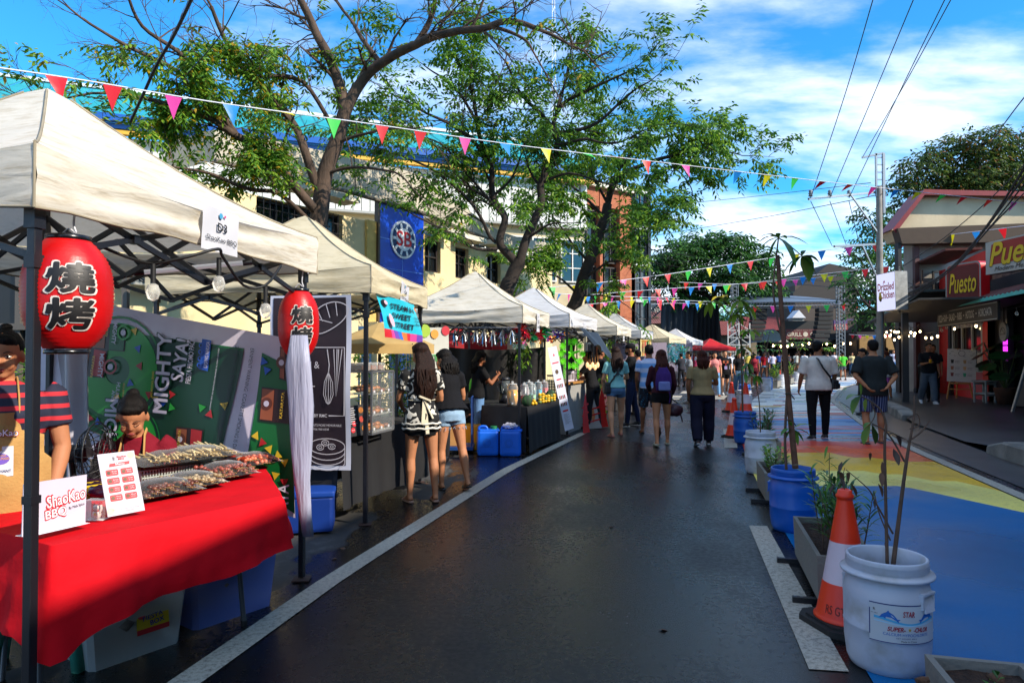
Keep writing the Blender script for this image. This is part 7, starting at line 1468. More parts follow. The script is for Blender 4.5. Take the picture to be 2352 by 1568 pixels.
m.build('printed_sheet',[mat('tarp_lilac_white','#b9b0c6',rough=.35,var=.1,vs=2,bump=.25,bs=6,col2='#cfc9d6'),P('tarp_green','#0d5a2b',rough=.35),P('tarp_dark_green','#0a3422',rough=.35),P('tarp_light_green','#238a30',rough=.35),P('tarp_mid_green','#166c30',rough=.35),P('tarp_x','#333333'),P('tarp_red','#a31d22',rough=.35),P('tarp_maroon','#2a1316',rough=.35),P('tarp_rust','#8a4a30',rough=.35),P('tarp_eye','#5a2a1c',rough=.35),P('tarp_blue','#1f4fae',rough=.35),P('tarp_gold','#c9a52a',rough=.35),P('tarp_ink','#26222c',rough=.4)],r,True)
m=MB();m.grid(14,14,lambda u,v:Vector((-3.05+.28*u+.1*v,4.55-.12*u+.05*math.sin(u*9+v*3),1.62-v*1.15)),0);m.thing('white_sheet',[mat('tarp_back_white','#a9a6b0',rough=.4,var=.15,vs=2,bump=.3,bs=5)],'plain white back of folded tarpaulin hanging between the two vendors','tarpaulin')
m=MB();m.loft([(at(x,y,4.40),(w,0,0),(0,.022,0))for x,y,w in((690,770,.055),(686,840,.082),(687,930,.082),(690,1010,.072),(697,1100,.052),(701,1180,.040),(704,1228,.036))],12)
for v in m.V:f_=1+.3*noise.noise(Vector((v.x*38,v.y*30,v.z*1.5)));v.x+=.012*math.sin(v.z*7)+.012*f_;v.y-=.03*f_
m.thing('rolled_banner',[mat('rolled_white','#9496ab',rough=.5,var=.15,vs=4,bump=1.0,bs=9,stretch=(3,3,.3))],'white banner rolled and tied around the right front leg of the nearest tent','banner')
z0=.745;TA,TB,TC,TD=(-1.79,2.67),(-1.21,3.60),(-1.60,4.45),(-2.75,3.22)
r=root('folding_table',(-1.8,3.4,0),'folding table with grey steel legs under the red tablecloth','table')
m=MB();m.prism([TA,TB,TC,TD],z0-.04,z0-.003);m.build('table_top',[P('table_grey','#77787a')],r,True)
leg_m=P('grey_tube','#5d6064',rough=.35,metal=.6)
for pts in(((-1.42,3.48,z0-.04),(-1.50,3.75,.42),(-1.48,3.80,0)),((-2.05,3.0,z0-.04),(-1.96,2.85,.42),(-1.92,2.80,0)),((-2.45,3.35,z0-.04),(-2.35,3.2,.4),(-2.3,3.1,0)),((-1.75,4.2,z0-.04),(-1.72,4.1,.4),(-1.7,4.05,0))):
 m=MB();m.tube(smooth_path(pts,4),.014,8,0);m.tube([Vector(pts[-1])+Vector((0,0,.03)),Vector(pts[-1])],.018,8,1);m.build('leg',[leg_m,RUBB],r,True)
per=[];cs=[TA,TB,TC,TD];tot=0
for k in range(4):
 a,b=Vector(cs[k]).to_3d(),Vector(cs[(k+1)%4]).to_3d();n=40
 for i in range(n):
  t_=i/n;p=a.lerp(b,t_);d=(b-a).normalized();nr=Vector((d.y,-d.x,0));cd=min(t_,1-t_)*(b-a).length;pn=Vector(cs[k-1]).to_3d();
  per.append((p,nr,cd,k,t_))
m=MB();NV=12;n=len(per);V=[]
for j in range(NV+1):
 v=j/NV
 for i,(p,nr,cd,k,t_)in enumerate(per):
  cf=math.exp(-(cd/.10)**2);a0=per[(i-1)%n][1];a1=per[(i+1)%n][1];nn=(nr+a0+a1).normalized()if cf>.3 else nr
  fx=max(0,min(1,(p.y-2.67)/.96))if k==0 else(1 if k in(1,2)else 0);drop=.355-.075*fx+.008*math.sin(i*.3)+cf*(.09 if(k==0 and t_<.5)or(k==3 and t_>.5)else .0);s_=i*.27;amp=.026*v*(1-cf)
  out=.012*min(1,v*9)+.03*v+.05*v*abs((t_*4.3+.2)%1-.5)+.02*v*abs((t_*9.1+v*.8)%1-.5)+amp*(math.sin(s_)+.6*math.sin(s_*2.3+1));q=p+nn*out;zc_=z0+.012-drop*v if v>0 else z0+.008
  q+=nn*.012*v*noise.noise((i*.06,v*3,2))*1.6;zc_+=.006*noise.noise((i*.2,v*2,5))*(v>0)
  V.append((q.x,q.y,zc_))
m.add(V,[(j*n+i,j*n+(i+1)%n,(j+1)*n+(i+1)%n,(j+1)*n+i)for j in range(NV)for i in range(n)],0,True)
c0=len(per);m.grid(20,14,lambda u,v:(lambda a,b:(a.lerp(b,v).x,a.lerp(b,v).y,z0+.008+.003*noise.noise((u*9,v*7,1))*math.sin(math.pi*u)*math.sin(math.pi*v)))(Vector(TA).to_3d().lerp(Vector(TB).to_3d(),u),Vector(TD).to_3d().lerp(Vector(TC).to_3d(),u)),0)
m.thing('tablecloth',[mat('red_satin','#c00a18',rough=.8,var=.10,vs=5,bump=.7,bs=5,spec=.12)],'bright red tablecloth draped over the folding table of the skewer stall','tablecloth')
def onT(px,py,z=.76):return gr(px,py,z)
def sheet_sign(name,bl,br,tl,mats,label,cat,deco,th=.004):
 M_,w,h=quadframe(bl,br,tl);q=MB();q.prism([(0,0),(w,0),(w,h),(0,h)],-th,0,0,M_);deco(q,M_,w,h);return q.thing(name,mats,label,cat)
def d1(q,M_,w,h):
 for s_,x,y,ww,hh,sh in(('ShaoKao',.66,.60,.62,.25,.0),('BBQ',.50,.32,.33,.22,.0)):
  q.text(s_,w*x,h*y,w*ww*1.05,h*hh*1.15,.002,1,M_,bold=.14,rot=.10);q.text(s_,w*x,h*y,w*ww,h*hh*.92,.004,2,M_,bold=.02,rot=.10)
 q.text('By Mala Spice',w*.84,h*.38,w*.26,h*.07,.002,3,M_,rot=.10)
 q.quad((0,0,.03),(w,0,.03),(w,0,-.04),(0,0,-.04),2,M_)
sheet_sign('stall_sign',at(50,1232,2.68),at(196,1199,2.93),at(52,1112,2.68),[P('acrylic_white','#c3bccb',rough=.15),redp,P('letter_white','#d9d6dc'),ink],'white acrylic stall sign with red outlined BBQ lettering on the red table','sign',d1)
def d2(q,M_,w,h):
 q.text('ShaoKao',w*.62,h*.925,w*.26,h*.032,.002,1,M_,bold=.06);q.text('BBQ',w*.60,h*.885,w*.16,h*.032,.002,1,M_,bold=.06);q.text('燒烤',w*.40,h*.90,w*.06,h*.07,.002,3,M_)
 q.poly([(w*.25,h*.775),(w*.8,h*.79),(w*.82,h*.835),(w*.27,h*.825)],.002,1,M_);q.text('Menu',w*.54,h*.806,w*.24,h*.036,.004,2,M_,bold=.03)
 q.disc(w*.88,h*.93,w*.1,.001,5,M_,10);q.disc(w*.1,h*.08,w*.1,.001,5,M_,10)
 for j,(a,pa,b,pb)in enumerate((('Enoki','40 Php','Beef','80 Php'),('Beef Enoki','120 Php','Sausage','70 Php'),('Pork Isaw','50 Php','Garlic Eggplant','120 Php'),('Wings','85 Php','Follow us to','get 1 free skewer'))):
  for i,(s_,p_)in enumerate(((a,pa),(b,pb))):
   x,y=w*(.30+.40*i),h*(.68-.135*j);q.prism([(x+u,y+v)for u,v in rr_(w*.165,h*.05,.006)],0,.0015,1,M_);q.disc(x-w*.09,y,w*.055,.003,4,M_,10);q.text(s_,x+w*.06,y+h*.016,w*.13,h*.018,.003,2,M_);q.text(p_,x+w*.06,y-h*.018,w*.12,h*.018,.003,2,M_)
 q.text('Banawe Street Corner Atok Street, Quezon City',w*.5,h*.085,w*.72,h*.014,.002,3,M_);q.text('shaokaobbqph',w*.55,h*.05,w*.3,h*.014,.002,3,M_)
sheet_sign('menu_stand',at(248,1187,3.05),at(333,1171,3.18),at(229,1043,3.12),[P('menu_paper','#bdbac2',rough=.2),redp,P('letter_white','#d9d6dc'),ink,P('food_photo','#5e4632',var=.5,vs=60),P('leaf_wash','#b3b59c')],'upright clear stand with the white Menu sheet of red price boxes','menu',d2)
kraft=mat('kraft_paper','#a9783f',rough=.8,var=.12,vs=8);r=root('paper_bags',at(20,1215,2.95),'bundle of brown kraft paper bags standing at the left end of the red table','paper bags')
for k in range(9):q=MB();q.box((-2.42+.012*k,3.02-.016*k,z0+.085+.010*k*.3),(.17,.010,.15+.004*k),0,rz=.55);q.build('bag',[kraft],r,True)
q=MB();q.box((-2.33,2.90,z0+.06),(.17,.012,.10),0,rz=.55);M_=T(-2.33,2.90,z0+.06)@RZ(.55)@Matrix.Rotation(R(90),4,'X');q.text('BBQ',.03,.0,.08,.03,.008,1,M_,bold=.05);q.build('front_bag',[kraft,P('bag_print','#4a2a14')],r,True)
def cling(q,c,ax,ay,h):
 q.grid(8,8,lambda u,v:c+ax*(u-.5)*1.04+ay*(v-.5)*1.04+Vector((0,0,h*(1-(2*abs(u-.5))**3)*(1-(2*abs(v-.5))**3)+.004*noise.noise((u*9,v*9,c.x)))),0)
film=glass('cling_film',(.95,.95,.97),.10,.0)
def tray(px,py,z,L_,W_,kind,label,h=.05,rz=None):
 c=gr(px,py,z);d=Vector((.55,.84,0)).normalized();d=RZ(rz or 0)@d;nrm=Vector((-d.y,d.x,0));r=root('food_tray',c,label,'food tray','trays of skewers on the red table');q=MB();rnd=random.Random(int(px))
 ax,ay=d*L_,nrm*W_;q.grid(6,6,lambda u,v:c+ax*(u-.5)+ay*(v-.5)+Vector((0,0,.018*max(abs(2*u-1)**8,abs(2*v-1)**8))),0);q.build('tray',[P('foil_tray','#3a3a3e',rough=.25,metal=.7)],r,True)
 q=MB();nsk={'enoki':26,'meat':20,'gut':22,'pork':22,'saus':14}[kind]
 for k in range(nsk):
  u=(k+.5)/nsk-.5;base=c+ax*u*.86;lay=rnd.randint(0,2);zz_=.012+lay*h*.32;a=base-ay*.60;b=base+ay*.42;q.tube([a+Vector((0,0,zz_+.012)),b+Vector((0,0,zz_))],.0022,4,0)
  for j in range(9 if kind!='saus' else 4):
   t_=j/(8 if kind!='saus' else 3);p=base-ay*(.38-.80*t_)+Vector((rnd.uniform(-.006,.006),rnd.uniform(-.006,.006),zz_+.008+h*.25*rnd.random()));s_=.013
   if kind=='enoki':q.tube([p,p+(ay.normalized()+Vector((rnd.uniform(-.3,.3),rnd.uniform(-.3,.3),rnd.uniform(-.1,.25))))*.085],[.0065,.0045],5,1+rnd.randint(0,1))
   elif kind=='saus':q.tube([p,p+ay.normalized()*.045],[.0135,.0135],8,1);q.ell(p+ay.normalized()*.045,.0135,8,1);q.ell(p,.0135,8,2)
   else:q.ell(p,(s_*rnd.uniform(.8,1.3),s_*rnd.uniform(.8,1.2),s_*rnd.uniform(.6,1)),6,1+rnd.randint(0,1))
 cs_={'enoki':('#b59f72','#c9b88e'),'meat':('#4f2a22','#6b3d2e'),'gut':('#8f7a5c','#a59272'),'pork':('#6a2c20','#8a4436'),'saus':('#b23a1e','#c96a4a')}[kind]
 q.build('skewers',[P('bamboo_stick','#b08f58',rough=.7)]+[mat('food_'+c_,c_,rough=.35,var=.25,vs=70)for c_ in cs_],r,True,kind='stuff');q=MB();cling(q,c+Vector((0,0,.02)),ax,ay,h+.02);q.build('film',[film],r,True)
wb=P('basket_white','#a9b3ad',rough=.5)
def basket(px,py,label,c_,L_=.34,W_=.26,h=.085,z=.755,nm='plastic_basket'):
 c=gr(px,py,z);d=Vector((.55,.84,0)).normalized();M_=Matrix(((d.x,-d.y,0,c.x),(d.y,d.x,0,c.y),(0,0,1,z),(0,0,0,1)));q=MB()
 for k in range(5):zz_=h*k/4;s_=1+.06*k/4;q.tube([M_@Vector((x*L_/2*s_,y*W_/2*s_,zz_))for x,y in((-1,-1),(1,-1),(1,1),(-1,1),(-1,-1))],.004,4)
 for k in range(22):
  for x,y in((-1+k*2/21,-1),(-1+k*2/21,1),(-1,-1+k*2/21),(1,-1+k*2/21)):q.bar(M_@Vector((x*L_/2,y*W_/2,0)),M_@Vector((x*L_/2*1.06,y*W_/2*1.06,h)),.006)
 q.rect(-L_/2,-W_/2,L_/2,W_/2,.002,0,M_);return q.thing(nm,[c_],label,'basket')
basket(365,1100,'pale perforated basket under the left half of the enoki tray',wb);basket(455,1085,'pale perforated basket under the right half of the enoki tray',wb,.42);basket(207,1138,'small yellow slotted basket behind the stall sign',P('basket_yellow','#c9a81a'),.12,.1,.06)
tray(425,1058,.855,.64,.30,'enoki','raised tray of pale enoki mushroom skewers on the baskets');tray(372,1136,.765,.34,.24,'meat','tray of dark meat skewers beside the menu stand',.05);tray(440,1118,.765,.30,.24,'gut','tray of pale chopped skewers in the middle of the front row',.05)
tray(515,1096,.765,.32,.24,'pork','tray of reddish pork skewers left of the sausages',.06);tray(580,1068,.77,.30,.24,'saus','tray of red sausage skewers at the far right of the red table',.05)
for k in range(4):
 q=MB();c=gr(206+k*9,1110+k*7,.79);q.tube(smooth_path([c+Vector((-.1,.05,0)),c,c+Vector((.12,.01,.0))],3),[.012,.028,.03,.028,.027,.022,.012],8);q.tube([c+Vector((-.1,.05,0)),c+Vector((-.13,.06,.006))],.006,5,1);q.thing('eggplant',[P('aubergine','#2a0f24',rough=.2),P('aubergine_stem','#5e6a3a')],'dark purple eggplant lying beside the yellow basket','eggplant','eggplants by the yellow basket')
c=gr(222,1192,.76);r=root('cat_figurine',c,'small white lucky cat figurine in front of the menu stand','figurine');q=MB();q.ell(c+Vector((0,0,.022)),(.020,.016,.022),12);q.ell(c+Vector((0,0,.053)),(.017,.014,.014),12);q.tube([c+Vector((.015,-.004,.03)),c+Vector((.024,-.006,.05)),c+Vector((.021,-.006,.066))],.006,6);[q.tube([c+Vector((s*.010,0,.062)),c+Vector((s*.013,0,.073))],[.006,.001],5,1)for s in(-1,1)];q.tube([c+Vector((.016*math.cos(a),.014*math.sin(a),.040))for a in[i*.7 for i in range(10)]],.003,4,1);q.ell(c+Vector((.002,-.016,.026)),(.007,.003,.008),8,2);[q.ell(c+Vector((s*.006,-.0135,.055)),.0018,5,3)for s in(-1,1)];q.build('body',[P('porcelain','#c9bfb8',rough=.3),redp,P('gold_coin','#c29a24',rough=.3),ink],r,True)
q=MB();q.box(c+Vector((0,0,.045)),(.085,.06,.088));q.thing('display_box',[glass('clear_box',(.9,.92,.95),.05,.05)],'little clear display box around the white cat figurine','box')
c=at(222,1040,3.85);r=root('electric_fan',Vector((c.x-.05,c.y+.1,0)),'black electric fan standing behind the menu stand','fan');Mf_=frame(c,(-.15,1,0));q=MB()
for k in range(20):a=k*math.pi/10;q.tube([Mf_@Vector((.02*math.cos(a),.02*math.sin(a),.07)),Mf_@Vector((.13*math.cos(a),.13*math.sin(a),.06)),Mf_@Vector((.175*math.cos(a),.175*math.sin(a),0)),Mf_@Vector((.12*math.cos(a),.12*math.sin(a),-.06)),Mf_@Vector((.03*math.cos(a),.03*math.sin(a),-.08))],.0028,4)
for rr_v,zz_ in((.175,0),(.13,.06),(.08,.067),(.12,-.06)):q.tube([Mf_@Vector((rr_v*math.cos(a*.2618),rr_v*math.sin(a*.2618),zz_))for a in range(25)],.004,4)
q.build('cage',[blackm],r,True);q=MB()
for k in range(3):a=k*2.094;q.grid(4,3,lambda u,v:Mf_@Vector(((.03+.12*u)*math.cos(a+v*1.1),(.03+.12*u)*math.sin(a+v*1.1),.03*(v-.5))),0)
q.build('blades',[P('fan_blade','#26262a',rough=.3)],r,True);q=MB();q.tube([Mf_@Vector((0,0,-.18)),Mf_@Vector((0,0,-.06))],.05,12);q.tube([Mf_@Vector((0,-.03,-.13)),Vector((c.x-.1,c.y+.1,0))],.016,8);q.lathe([(.16,0),(.15,.02),(.03,.04)],18,0,T(c.x-.1,c.y+.1,0));q.build('stand',[blackm],r,True)
def tub(c,L_,W_,h,rz,cm,label,sticker=False):
 r=root('storage_box',c,label,'storage box','clear boxes under the red table',rz=rz);q=MB();s_=.86
 def rg(f,z):return[(x*L_/2*f,y*W_/2*f,z)for x,y in((-.9,-1),(.9,-1),(1,-.85),(1,.85),(.9,1),(-.9,1),(-1,.85),(-1,-.85))]
 V=rg(s_,0)+rg(s_*1.01,.02)+rg(.985,h*.93)+rg(1.03,h*.935)+rg(1.03,h);q.add(V,[(i*8+k,i*8+(k+1)%8,(i+1)*8+(k+1)%8,(i+1)*8+k)for i in range(4)for k in range(8)]+[tuple(range(7,-1,-1))]);q.build('body',[cm],r)
 q=MB();V=rg(1.04,h+.002)+rg(1.04,h+.02)+rg(.93,h+.03);q.add(V,[(i*8+k,i*8+(k+1)%8,(i+1)*8+(k+1)%8,(i+1)*8+k)for i in range(2)for k in range(8)]+[tuple(range(16,24))]);q.build('lid',[cm],r)
 q=MB();rnd=random.Random(3);[q.ell((rnd.uniform(-.3,.3)*L_,rnd.uniform(-.3,.3)*W_,rnd.uniform(.06,h*.6)),(rnd.uniform(.05,.1),rnd.uniform(.05,.1),rnd.uniform(.03,.06)),8)for k in range(6)];q.build('contents',[P('bagged_goods','#77706a',rough=.6,var=.4,vs=12)],r)
 if sticker:
  q=MB();M_=T(L_*.13,-W_/2*.955,h*.5)@Matrix.Rotation(R(84),4,'X');q.rect(-.08,-.055,.08,.055,0,0,M_);q.text('FIESTA',.0,.022,.10,.022,.001,1,M_,bold=.06,rot=.1);q.text('BOX',.02,-.006,.07,.024,.001,1,M_,bold=.06,rot=.1);q.rect(-.08,-.055,.08,-.03,.001,2,M_);q.disc(-.055,.03,.018,.001,2,M_,ry=.012);q.build('sticker',[P('sticker_yellow','#cdb51e'),P('sticker_blue','#23308c'),redp],r)
tub((-1.98,3.50,0),.50,.36,.33,.95,glass('clear_tub',(.75,.76,.74),.25,.42),'cloudy clear storage box with a yellow sticker under the near end of the table',True);tub((-1.72,4.02,0),.56,.42,.38,.95,glass('blue_tub',(.22,.27,.68),.2,.62),'larger blue tinted storage box under the middle of the table')
def pstool(c,label,rz=0.0):
 r=root('plastic_stool',c,label,'stool','teal plastic stools',rz=rz);tm=P('teal_plastic','#3f8f7c',rough=.4)
 for sx,sy in((1,1),(1,-1),(-1,1),(-1,-1)):q=MB();q.loft([((sx*.17,sy*.17,0),(.028,0,0),(0,.028,0)),((sx*.13,sy*.13,.42),(.036,0,0),(0,.036,0))],4);q.build('leg',[tm],r)
 q=MB();q.box((0,0,.435),(.32,.32,.03),bev=.01);q.build('seat',[tm],r)
pstool((-2.28,3.32,0),'teal plastic stool behind the nearest tent leg',.5);pstool((-2.25,4.25,0),'teal plastic stool under the woman in maroon',.3)
apr=fab('#a8834e')
def apron(fit=1.0,z1=1.30,z0_=.62,badge=True,txt=None):
 def f(o,J,K,TP,HM,k):
  q=MB();W=lambda z:(.08 if z>1.24 else(.10 if z>1.18 else(.165*fit if z<1.08 else .14*fit)))
  def ap(u,v):
   z=z1+(z0_-z1)*v;w=W(z);a=(u-.5)*2;return K(TP((w*a,(.135+.03*fit)*(1-.45*a*a)*(1 if z>1.0 else 1.04)+.012*(fit-1)*8+.004*math.sin(v*20+u*6),z)))
  q.grid(14,22,ap,0)
  for s in(-1,1):q.tube([K(TP(p))for p in((s*.075,.15,z1-.01),(s*.07,.12,1.38),(s*.06,.03,1.465),(s*.05,-.06,1.46))],.014,6,0,flat=.35)
  M_=frame(K(TP((0,.172+.02*fit,z1-.12))),(-1,0,0));q.text('ShaoKao',0,.02,.14,.035,.006,1,M_,bold=.1);q.text('ShaoKao',0,.02,.135,.03,.008,2,M_,bold=.02);q.build('apron',[apr,redp,P('letter_white','#d9d6dc')],o)
  q=MB()
  for s in(-1,1):q.tube([K(TP(p))for p in((s*.06,.03,1.46),(s*.04,.14,1.33),(s*.005,.185,1.18))],.006,5,0,flat=.4)
  if badge:
   M_=frame(K(TP((0,.20,1.06))),(-1,0,0));q.prism([(-.05,-.07),(.05,-.07),(.05,.07),(-.05,.07)],0,.003,1,M_);q.disc(0,.012,.036,.005,2,M_,16,ry=.026);q.text('MERCHANT',0,-.045,.085,.014,.005,4,M_,bold=.04);q.text('ARTS & FOOD',0,.014,.066,.011,.006,3,M_,bold=.05);q.text('MAGINHAWA',0,.028,.045,.008,.006,3,M_,bold=.03)
  q.build('lanyard',[P('lanyard_black','#18181c'),P('badge_white','#c9c9cf'),P('badge_violet2','#6a4fb0'),P('badge_gold','#d9a03a'),P('badge_blue','#1c3a6b')],o)
 return f
o,J,K,HM=human('stocky woman vendor in navy and red striped polo and tan apron, far left',(-2.50,3.36,0),214,1.60,'f',1.28,0,arms=((6,10,18,10),(4,14,14,0)),hturn=-8,hnod=10,skin='a',hair=('k','pony'),top=('polo',polo,.88),bot=('pants','#20222c'),shoes=('sneaker','#b9b9c0','#b9b9c0'),vox=.010,face=True,extra=apron(1.28))
q=MB();c=K(J['wrl'].lerp(J['ell'],.08));q.tube([c-Vector((0,0,.011)),c+Vector((0,0,.011))],.031,14);held(q,'wristwatch',[P('watch_steel','#a3a5a8',rough=.2,metal=.9)],'steel wristwatch on the stocky vendor','watch',o)
o,J,K,HM=human('young woman vendor in maroon T-shirt and tan apron bending over the skewer trays',(-2.24,4.16,0),194,1.60,'f',1.0,20,((78,8,80,0),(78,8,80,0)),((24,9,34,20),(24,9,34,20)),8,26,'a',('k','bun'),('tee','#6e0f20',.86),('pants','#20222c'),('sneaker','#26262a'),.010,face='down',extra=apron(1.0,badge=False),seat=.60)
def lantern(c,R_,H_,label,rz=0.0,hook=.12):
 r=root('paper_lantern',c-Vector((0,0,H_/2)),label,'lantern','red paper lanterns with black characters');prof=[];n=56
 def rad(t_):return R_*(1-.50*abs(2*t_-1)**2.9)
 for i in range(n+1):t_=i/n;prof.append((rad(t_)+.0022*math.cos(i*math.pi),-H_/2+H_*t_))
 q=MB();q.lathe(prof,40,0,T(*c));av=math.atan2(-c.y,-c.x)+rz
 def wl(x,y,z):t_=(y+H_/2)/H_;rr2=rad(t_)+.004+z;a=av+x/R_;return(c.x+rr2*math.cos(a),c.y+rr2*math.sin(a),c.z+y)
 for ch,yy in(('燒',H_*.13),('烤',-H_*.19)):q.text(ch,R_*.06,yy,R_*1.16,H_*.31,.0005,1,bold=.13,warp=wl,cell=.012 if R_>.14 else .010);q.text(ch,R_*.06,yy,R_*1.04,H_*.28,.0030,2,bold=.08,warp=wl,cell=.012)
 q.build('shade',[mat('lantern_red','#cc0d10',rough=.38,var=.06,trl=.25,bump=.12,bs=30),P('lantern_outline','#c9c0b8'),P('lantern_black','#0e0b0c',rough=.5)],r,True)
 for s in(1,-1):q=MB();z_=s*H_/2;q.lathe([(rad(1)*1.0,z_-.004),(rad(1)*1.02,z_+s*.02),(rad(1)*.9,z_+s*.022)],28,0,T(*c));q.build('rim',[P('lantern_rim','#101012',rough=.25)],r,True)
 q=MB();p=c+Vector((0,0,H_/2+.02));q.tube(smooth_path([p+Vector((-.03,0,.0)),p+Vector((0,0,.03)),p+Vector((.03,0,.012)),p+Vector((.02,0,.05)),p+Vector((.03,0,hook)),p+Vector((.05,0,hook+.02)),p+Vector((.06,0,hook-.02))],4),.0045,6);q.build('hook',[P('hook_white','#b9b9c0',rough=.3)],r,True)
lantern(at(156,677,2.74),.160,.432,'larger red paper lantern with black characters behind the near tent leg',.0);lantern(at(686,744,4.50),.130,.425,'smaller red paper lantern with black characters at the right front leg',.12)
def vsheet(key,x,w,h,top,big,small,label,tilt=.0):
 M_=TM(key)@T(x,-(TENTHY[key])-.06,top)@Matrix.Rotation(R(90),4,'X')@Matrix.Rotation(tilt,4,'Z');q=MB();q.grid(6,8,lambda u,v:((u-.5)*w,-v*h,.003*math.sin(u*7+v*5)),0,M_)
 q.text(big,0,-h*.43,w*.26,h*.20,.010,1,M_,bold=.06);q.text(small,0,-h*.72,w*.84,h*.13,.010,1,M_,bold=.02);q.disc(-.01,-h*.16,w*.05,.008,2,M_);q.disc(w*.08,-h*.15,w*.025,.008,3,M_);q.thing('number_sheet',[white_p,ink,P('logo_cyan','#3f8fb4'),P('logo_pink','#c04a78')],label,'paper sign','stall number sheets')
TENTHY={1:1.035,2:1.0,3:1.0,4:1.0,5:1.0,6:1.0}
vsheet(1,.0,.30,.225,2.25,'D3','ShaoKao BBQ','white sheet reading D3 taped to the nearest tent',-.02);vsheet(2,.05,.30,.22,2.22,'D4','Steam & Sweet','white sheet reading D4 taped above the turquoise banner',-.15);vsheet(3,.0,.22,.29,2.14,'D5','Fruit Blast','white sheet reading D5 taped to the juice stall tent');vsheet(4,.0,.22,.28,2.12,'D6','Stuffed Cone','white sheet taped to the white kiosk tent');vsheet(5,.0,.22,.28,2.12,'D7','Stall','white sheet taped to the tent after the kiosk')
a,b=at(322,626,3.7),at(566,603,3.9);q=MB();q.tube([a,b],.013,8,0);q.tube([a-(b-a).normalized()*.03,a+(b-a).normalized()*.02],.017,8,1);q.tube([b-(b-a).normalized()*.02,b+(b-a).normalized()*.03],.017,8,1);q.thing('tube_lamp',[mat('tube_white','#dcdfe6',var=0,emis=.15),blackm],'slim white tube lamp tied under the nearest tent','lamp')
bulb_string([at(*p)for p in((200,552,2.9),(290,590,3.1),(352,604,3.25),(430,590,3.3),(500,572,3.4),(512,590,3.5),(560,655,3.7),(610,655,3.8),(645,610,4.0))],[at(352,606,3.25),at(503,592,3.5),at(610,658,3.8)],'black cord with three clear bulbs hanging in the nearest stall',False,br=.034,hang=.10)
# ================================================================= second stall
FQ=frame((-3.2,6.15,0),(1.9,-.30,0));a=loc(700,700,FQ);b=loc(805,1080,FQ);tt=loc(805,677,FQ)
q=MB();x0,x1,y0,y1=b.x-.74,b.x,b.y,tt.y;q.grid(12,20,lambda u,v:(x0+(x1-x0)*u,y0+(y1-y0)*v,.012*math.sin(v*9+u*4)),0,FQ);q.grid(12,20,lambda u,v:(x0+.03+(x1-x0-.075)*u,y0+.04+(y1-y0-.06)*v,.004+.012*math.sin(v*9+u*4)),1,FQ)
wx=lambda u:x0+(x1-x0)*u;wy=lambda v:y0+(y1-y0)*v
def dl(pts,w=.009,closed=False):q.line([(wx(u),wy(v))for u,v in pts],w,.018,2,FQ,closed=closed)
dl([(.2,.70),(.93,.70),(.93,.31),(.74,.31)],.010);q.text('STEAM &',wx(.42),wy(.60),.30,.06,.018,2,FQ);q.text('SWEET',wx(.36),wy(.53),.24,.06,.018,2,FQ);q.text('STREET',wx(.38),wy(.46),.28,.06,.018,2,FQ);q.text('BY RMC',wx(.64),wy(.31),.12,.028,.018,2,FQ,bold=.04);q.text('MAKING YOUR MOMENTS MORE MEMORABLE',wx(.56),wy(.255),.50,.02,.018,2,FQ);q.text('CONTACT US AT 0936 960 6538',wx(.50),wy(.232),.36,.018,.018,2,FQ)
dl([(.72,.69),(.745,.60),(.735,.55)],.008)
for dx in(-.05,-.028,0,.028,.05):dl([(.735,.56),(.735+dx,.50),(.735+dx*1.2,.43),(.735+dx*.5,.385),(.735,.375)],.005)
dl([(.80,.69),(.825,.42),(.84,.69)],.008);dl([(.86,.69),(.832,.42),(.90,.69)],.008)
for k in range(3):dl([(.72+.22*math.cos(a*.26),.135-.028*k+(.045 if k==0 else .05)*math.sin(a*.26))for a in(range(25)if k==0 else range(12,25))],.007)
dl([(.50,.135),(.50,.045)],.007);dl([(.94,.135),(.94,.045)],.007);dl([(.72+.22*math.cos(a*.26),.045+.045*math.sin(a*.26))for a in range(12,25)],.007)
for cx_,cy_ in((.64,.13),(.78,.135),(.70,.155)):dl([(cx_+.045*math.cos(a*.6+.0),cy_+.016*math.sin(a*.6))for a in range(11)],.006);dl([(cx_+.02*math.cos(a*.8),cy_+.007*math.sin(a*.8))for a in range(9)],.005)
dl(smooth_path([(.55,.76,0),(.50,.82,0),(.60,.92,0),(.80,.96,0),(.97,.93,0),(.92,.86,0),(.75,.80,0),(.60,.78,0),(.53,.83,0)],5)and[(p[0],p[1])for p in smooth_path([(.55,.76,0),(.50,.82,0),(.60,.92,0),(.80,.96,0),(.97,.93,0),(.92,.86,0),(.75,.80,0),(.60,.78,0),(.53,.83,0)],5)],.008)
for a_ in((.60,.91,.66,.85),(.70,.95,.75,.87),(.82,.96,.84,.88),(.62,.86,.78,.84)):dl([(a_[0],a_[1]),(a_[2],a_[3])],.007)
q.thing('hanging_banner',[P('banner_white','#b9bccb',rough=.4),mat('banner_brown_black','#2a2026',rough=.35,var=.15,vs=3,bump=.15,bs=9),P('banner_line','#b9b4ba')],'tall dark banner with white dumpling and whisk line drawings beside the second tent','banner')
